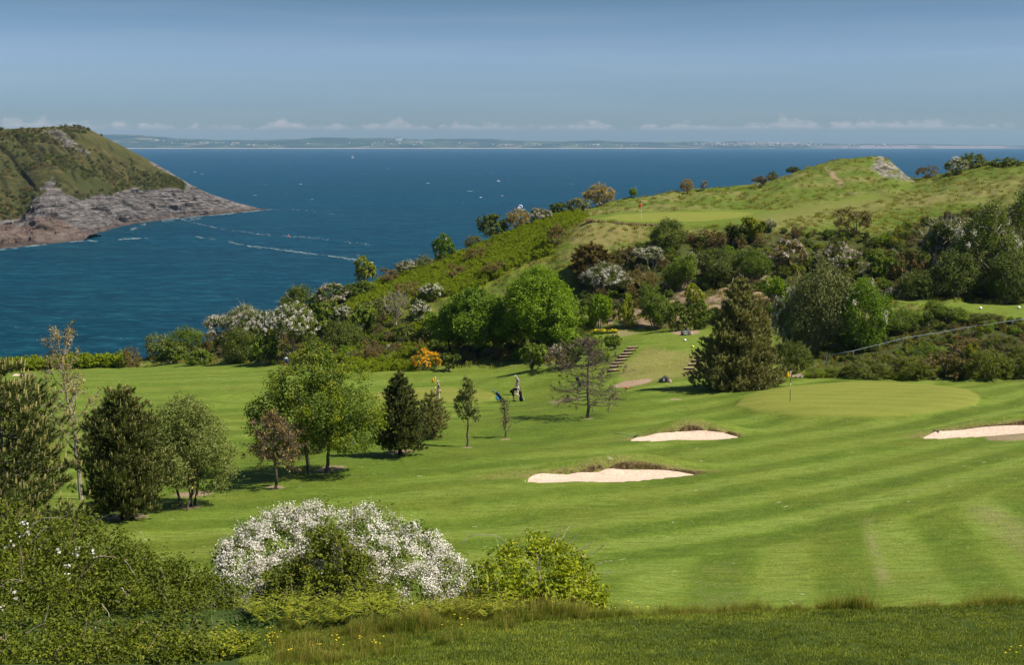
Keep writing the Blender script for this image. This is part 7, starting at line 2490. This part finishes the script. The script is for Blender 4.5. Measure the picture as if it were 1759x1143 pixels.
foam([(335, 407), (380, 413.5), (405, 419), (430, 424), (455, 426), (480, 430), (530, 436), (575, 441.5), (640, 452)], 620, 0.75)
foam([(322, 381), (345, 386), (390, 396), (440, 402), (490, 406), (550, 411), (600, 417), (645, 422)], 360, 0.9, size=0.8)
foam([(456, 360.5), (480, 360), (510, 361), (545, 364), (570, 368), (592, 371)], 130, 0.9, size=0.7)
foam([(480, 297.5), (800, 299.5), (1010, 300.5), (1295, 303.5)], 420, 0.5, size=0.55)
foam([(600, 318), (740, 316), (900, 320)], 60, 2.0, size=0.8)
foam([(285, 377.6), (330, 373.2), (380, 369), (420, 365), (452, 361.6), (468, 360)], 900, 0.5, size=0.8)
foam([(278, 379), (300, 378.5), (345, 376)], 260, 1.6, size=0.9)
foam([(205, 412), (230, 410.5), (262, 410)], 320, 0.6)
foam([(120, 416), (150, 414), (165, 415)], 150, 0.5)
foam([(45, 424.5), (60, 422.5), (80, 421)], 160, 0.6)
foam([(0, 430), (30, 427)], 80, 0.6)
foam([(0, 560), (100, 571), (190, 582), (255, 591)], 130, 2.2, size=0.4)
foam([(0, 452), (60, 470), (130, 480)], 40, 3.0, size=0.45)
foam([(225, 395), (240, 389), (250, 385)], 120, 1.5)
M['foam'] = leaf_mat('sea_foam', [(0.06, 0.15, 0.19), (0.15, 0.24, 0.27), (0.40, 0.46, 0.48)], 0.0, 0.7, 0.1)
me = g.mesh('sea_foam', M['foam'])
link('sea_foam', me, label='broken white foam lines and surf along the headland', kind='stuff')

# ------------------------------------------------------------------ towns on the far coast
g = Geo()


def coast_house(px, py, L, D, H_):
    Yv = 16500 - (py - 241) * 60
    q = at(px, py, Yv)
    x, y, z = q
    v = np.array([[x - L / 2, y, z], [x + L / 2, y, z], [x + L / 2, y + D, z], [x - L / 2, y + D, z]])
    tp = v + np.array([0, 0, H_])
    rdg = np.array([[x - L / 2, y + D / 2, z + H_ * 1.5], [x + L / 2, y + D / 2, z + H_ * 1.5]])
    v[:, 2] -= 60
    V = np.concatenate([v, tp, rdg])
    g.add(V, [(0, 1, 5, 4), (1, 2, 6, 5), (2, 3, 7, 6), (3, 0, 4, 7), (4, 5, 9, 8), (6, 7, 8, 9)], [(5, 6, 9), (7, 4, 8)], rng.uniform(0, 1))


for k in range(300):
    px = 1180 + 215 * rng.beta(1.6, 1.3)
    coast_house(px, 244.4 + abs(rng.normal()) * 2.8 + 0.008 * (px - 1180), rng.uniform(7, 18), 14, rng.uniform(4, 8))
for cx_, cy_, n_, sx_, sy_ in ((255, 241, 26, 28, 2.5), (370, 246, 12, 22, 0.6), (330, 247, 14, 60, 2), (700, 245, 22, 50, 2.5), (1020, 249, 20, 60, 1.5), (560, 248, 16, 80, 2), (865, 249, 14, 60, 2), (450, 248, 10, 50, 2), (1480, 249, 12, 70, 1.0)):
    for k in range(n_):
        coast_house(cx_ + rng.normal() * sx_, min(252.5, cy_ + abs(rng.normal()) * sy_), rng.uniform(9, 26), 14, rng.uniform(6, 13))
me = g.mesh('coastal_town', M['blossom_pink'])
link('coastal_town', me, label='pale houses of the towns scattered over the distant coast', kind='stuff')


def long_building(px, py, L, H_, label):
    Yv = 16600
    q = at(px, py, Yv)
    t = thing('coast_building', label, 'building', tuple(q), 'large buildings on the far coast')
    bmobj('wall', lambda bm: box(bm, (0, 0, -10), (L, 30, H_ + 20)), 'white_paint', t)
    def rf(bm):
        vs = [bm.verts.new(v) for v in ((-L / 2 - 2, -17, H_ / 2), (L / 2 + 2, -17, H_ / 2), (L / 2 + 2, 17, H_ / 2), (-L / 2 - 2, 17, H_ / 2), (-L / 2, 0, H_ / 2 + 7), (L / 2, 0, H_ / 2 + 7))]
        for f in ((0, 1, 5, 4), (2, 3, 4, 5), (1, 2, 5), (3, 0, 4), (3, 2, 1, 0)):
            bm.faces.new([vs[i] for i in f])
    bmobj('roof', rf, 'steel', t)


long_building(685, 237, 70, 20, 'pale flat-roofed block on the crest of the distant coast left of centre')
long_building(723, 241.5, 60, 12, 'pale low building below the crest of the distant coast, right of the crest block')
long_building(384, 245, 90, 9, 'long white shed low on the left part of the distant coast')

# rough scrub speckling the headland
n_ = 5200
hv = np.random.default_rng(5)
ri = hv.integers(72, 166, n_)
ci = hv.integers(20, nH_cols - 2, n_)
PT = HEAD_V[ri, ci]
rk_ = HEAD_ROCK[ri, ci]
nz = fbm(PT[:, 0] / 40, PT[:, 1] / 60 + PT[:, 2] / 20, 3, 5)
keep = (rk_ < 0.35) & (nz > hv.uniform(0.36, 0.66, n_))
PT = PT[keep]
scatter('headland_scrub', PT - np.array([0, 0, 0.3]), hv.uniform(0, 6.28, len(PT)), hv.uniform(0.7, 2.0, len(PT)), [pm[7], pm[3], pm[4], pm[5], pm[7]], 'low dark scrub dotting the grassy headland')
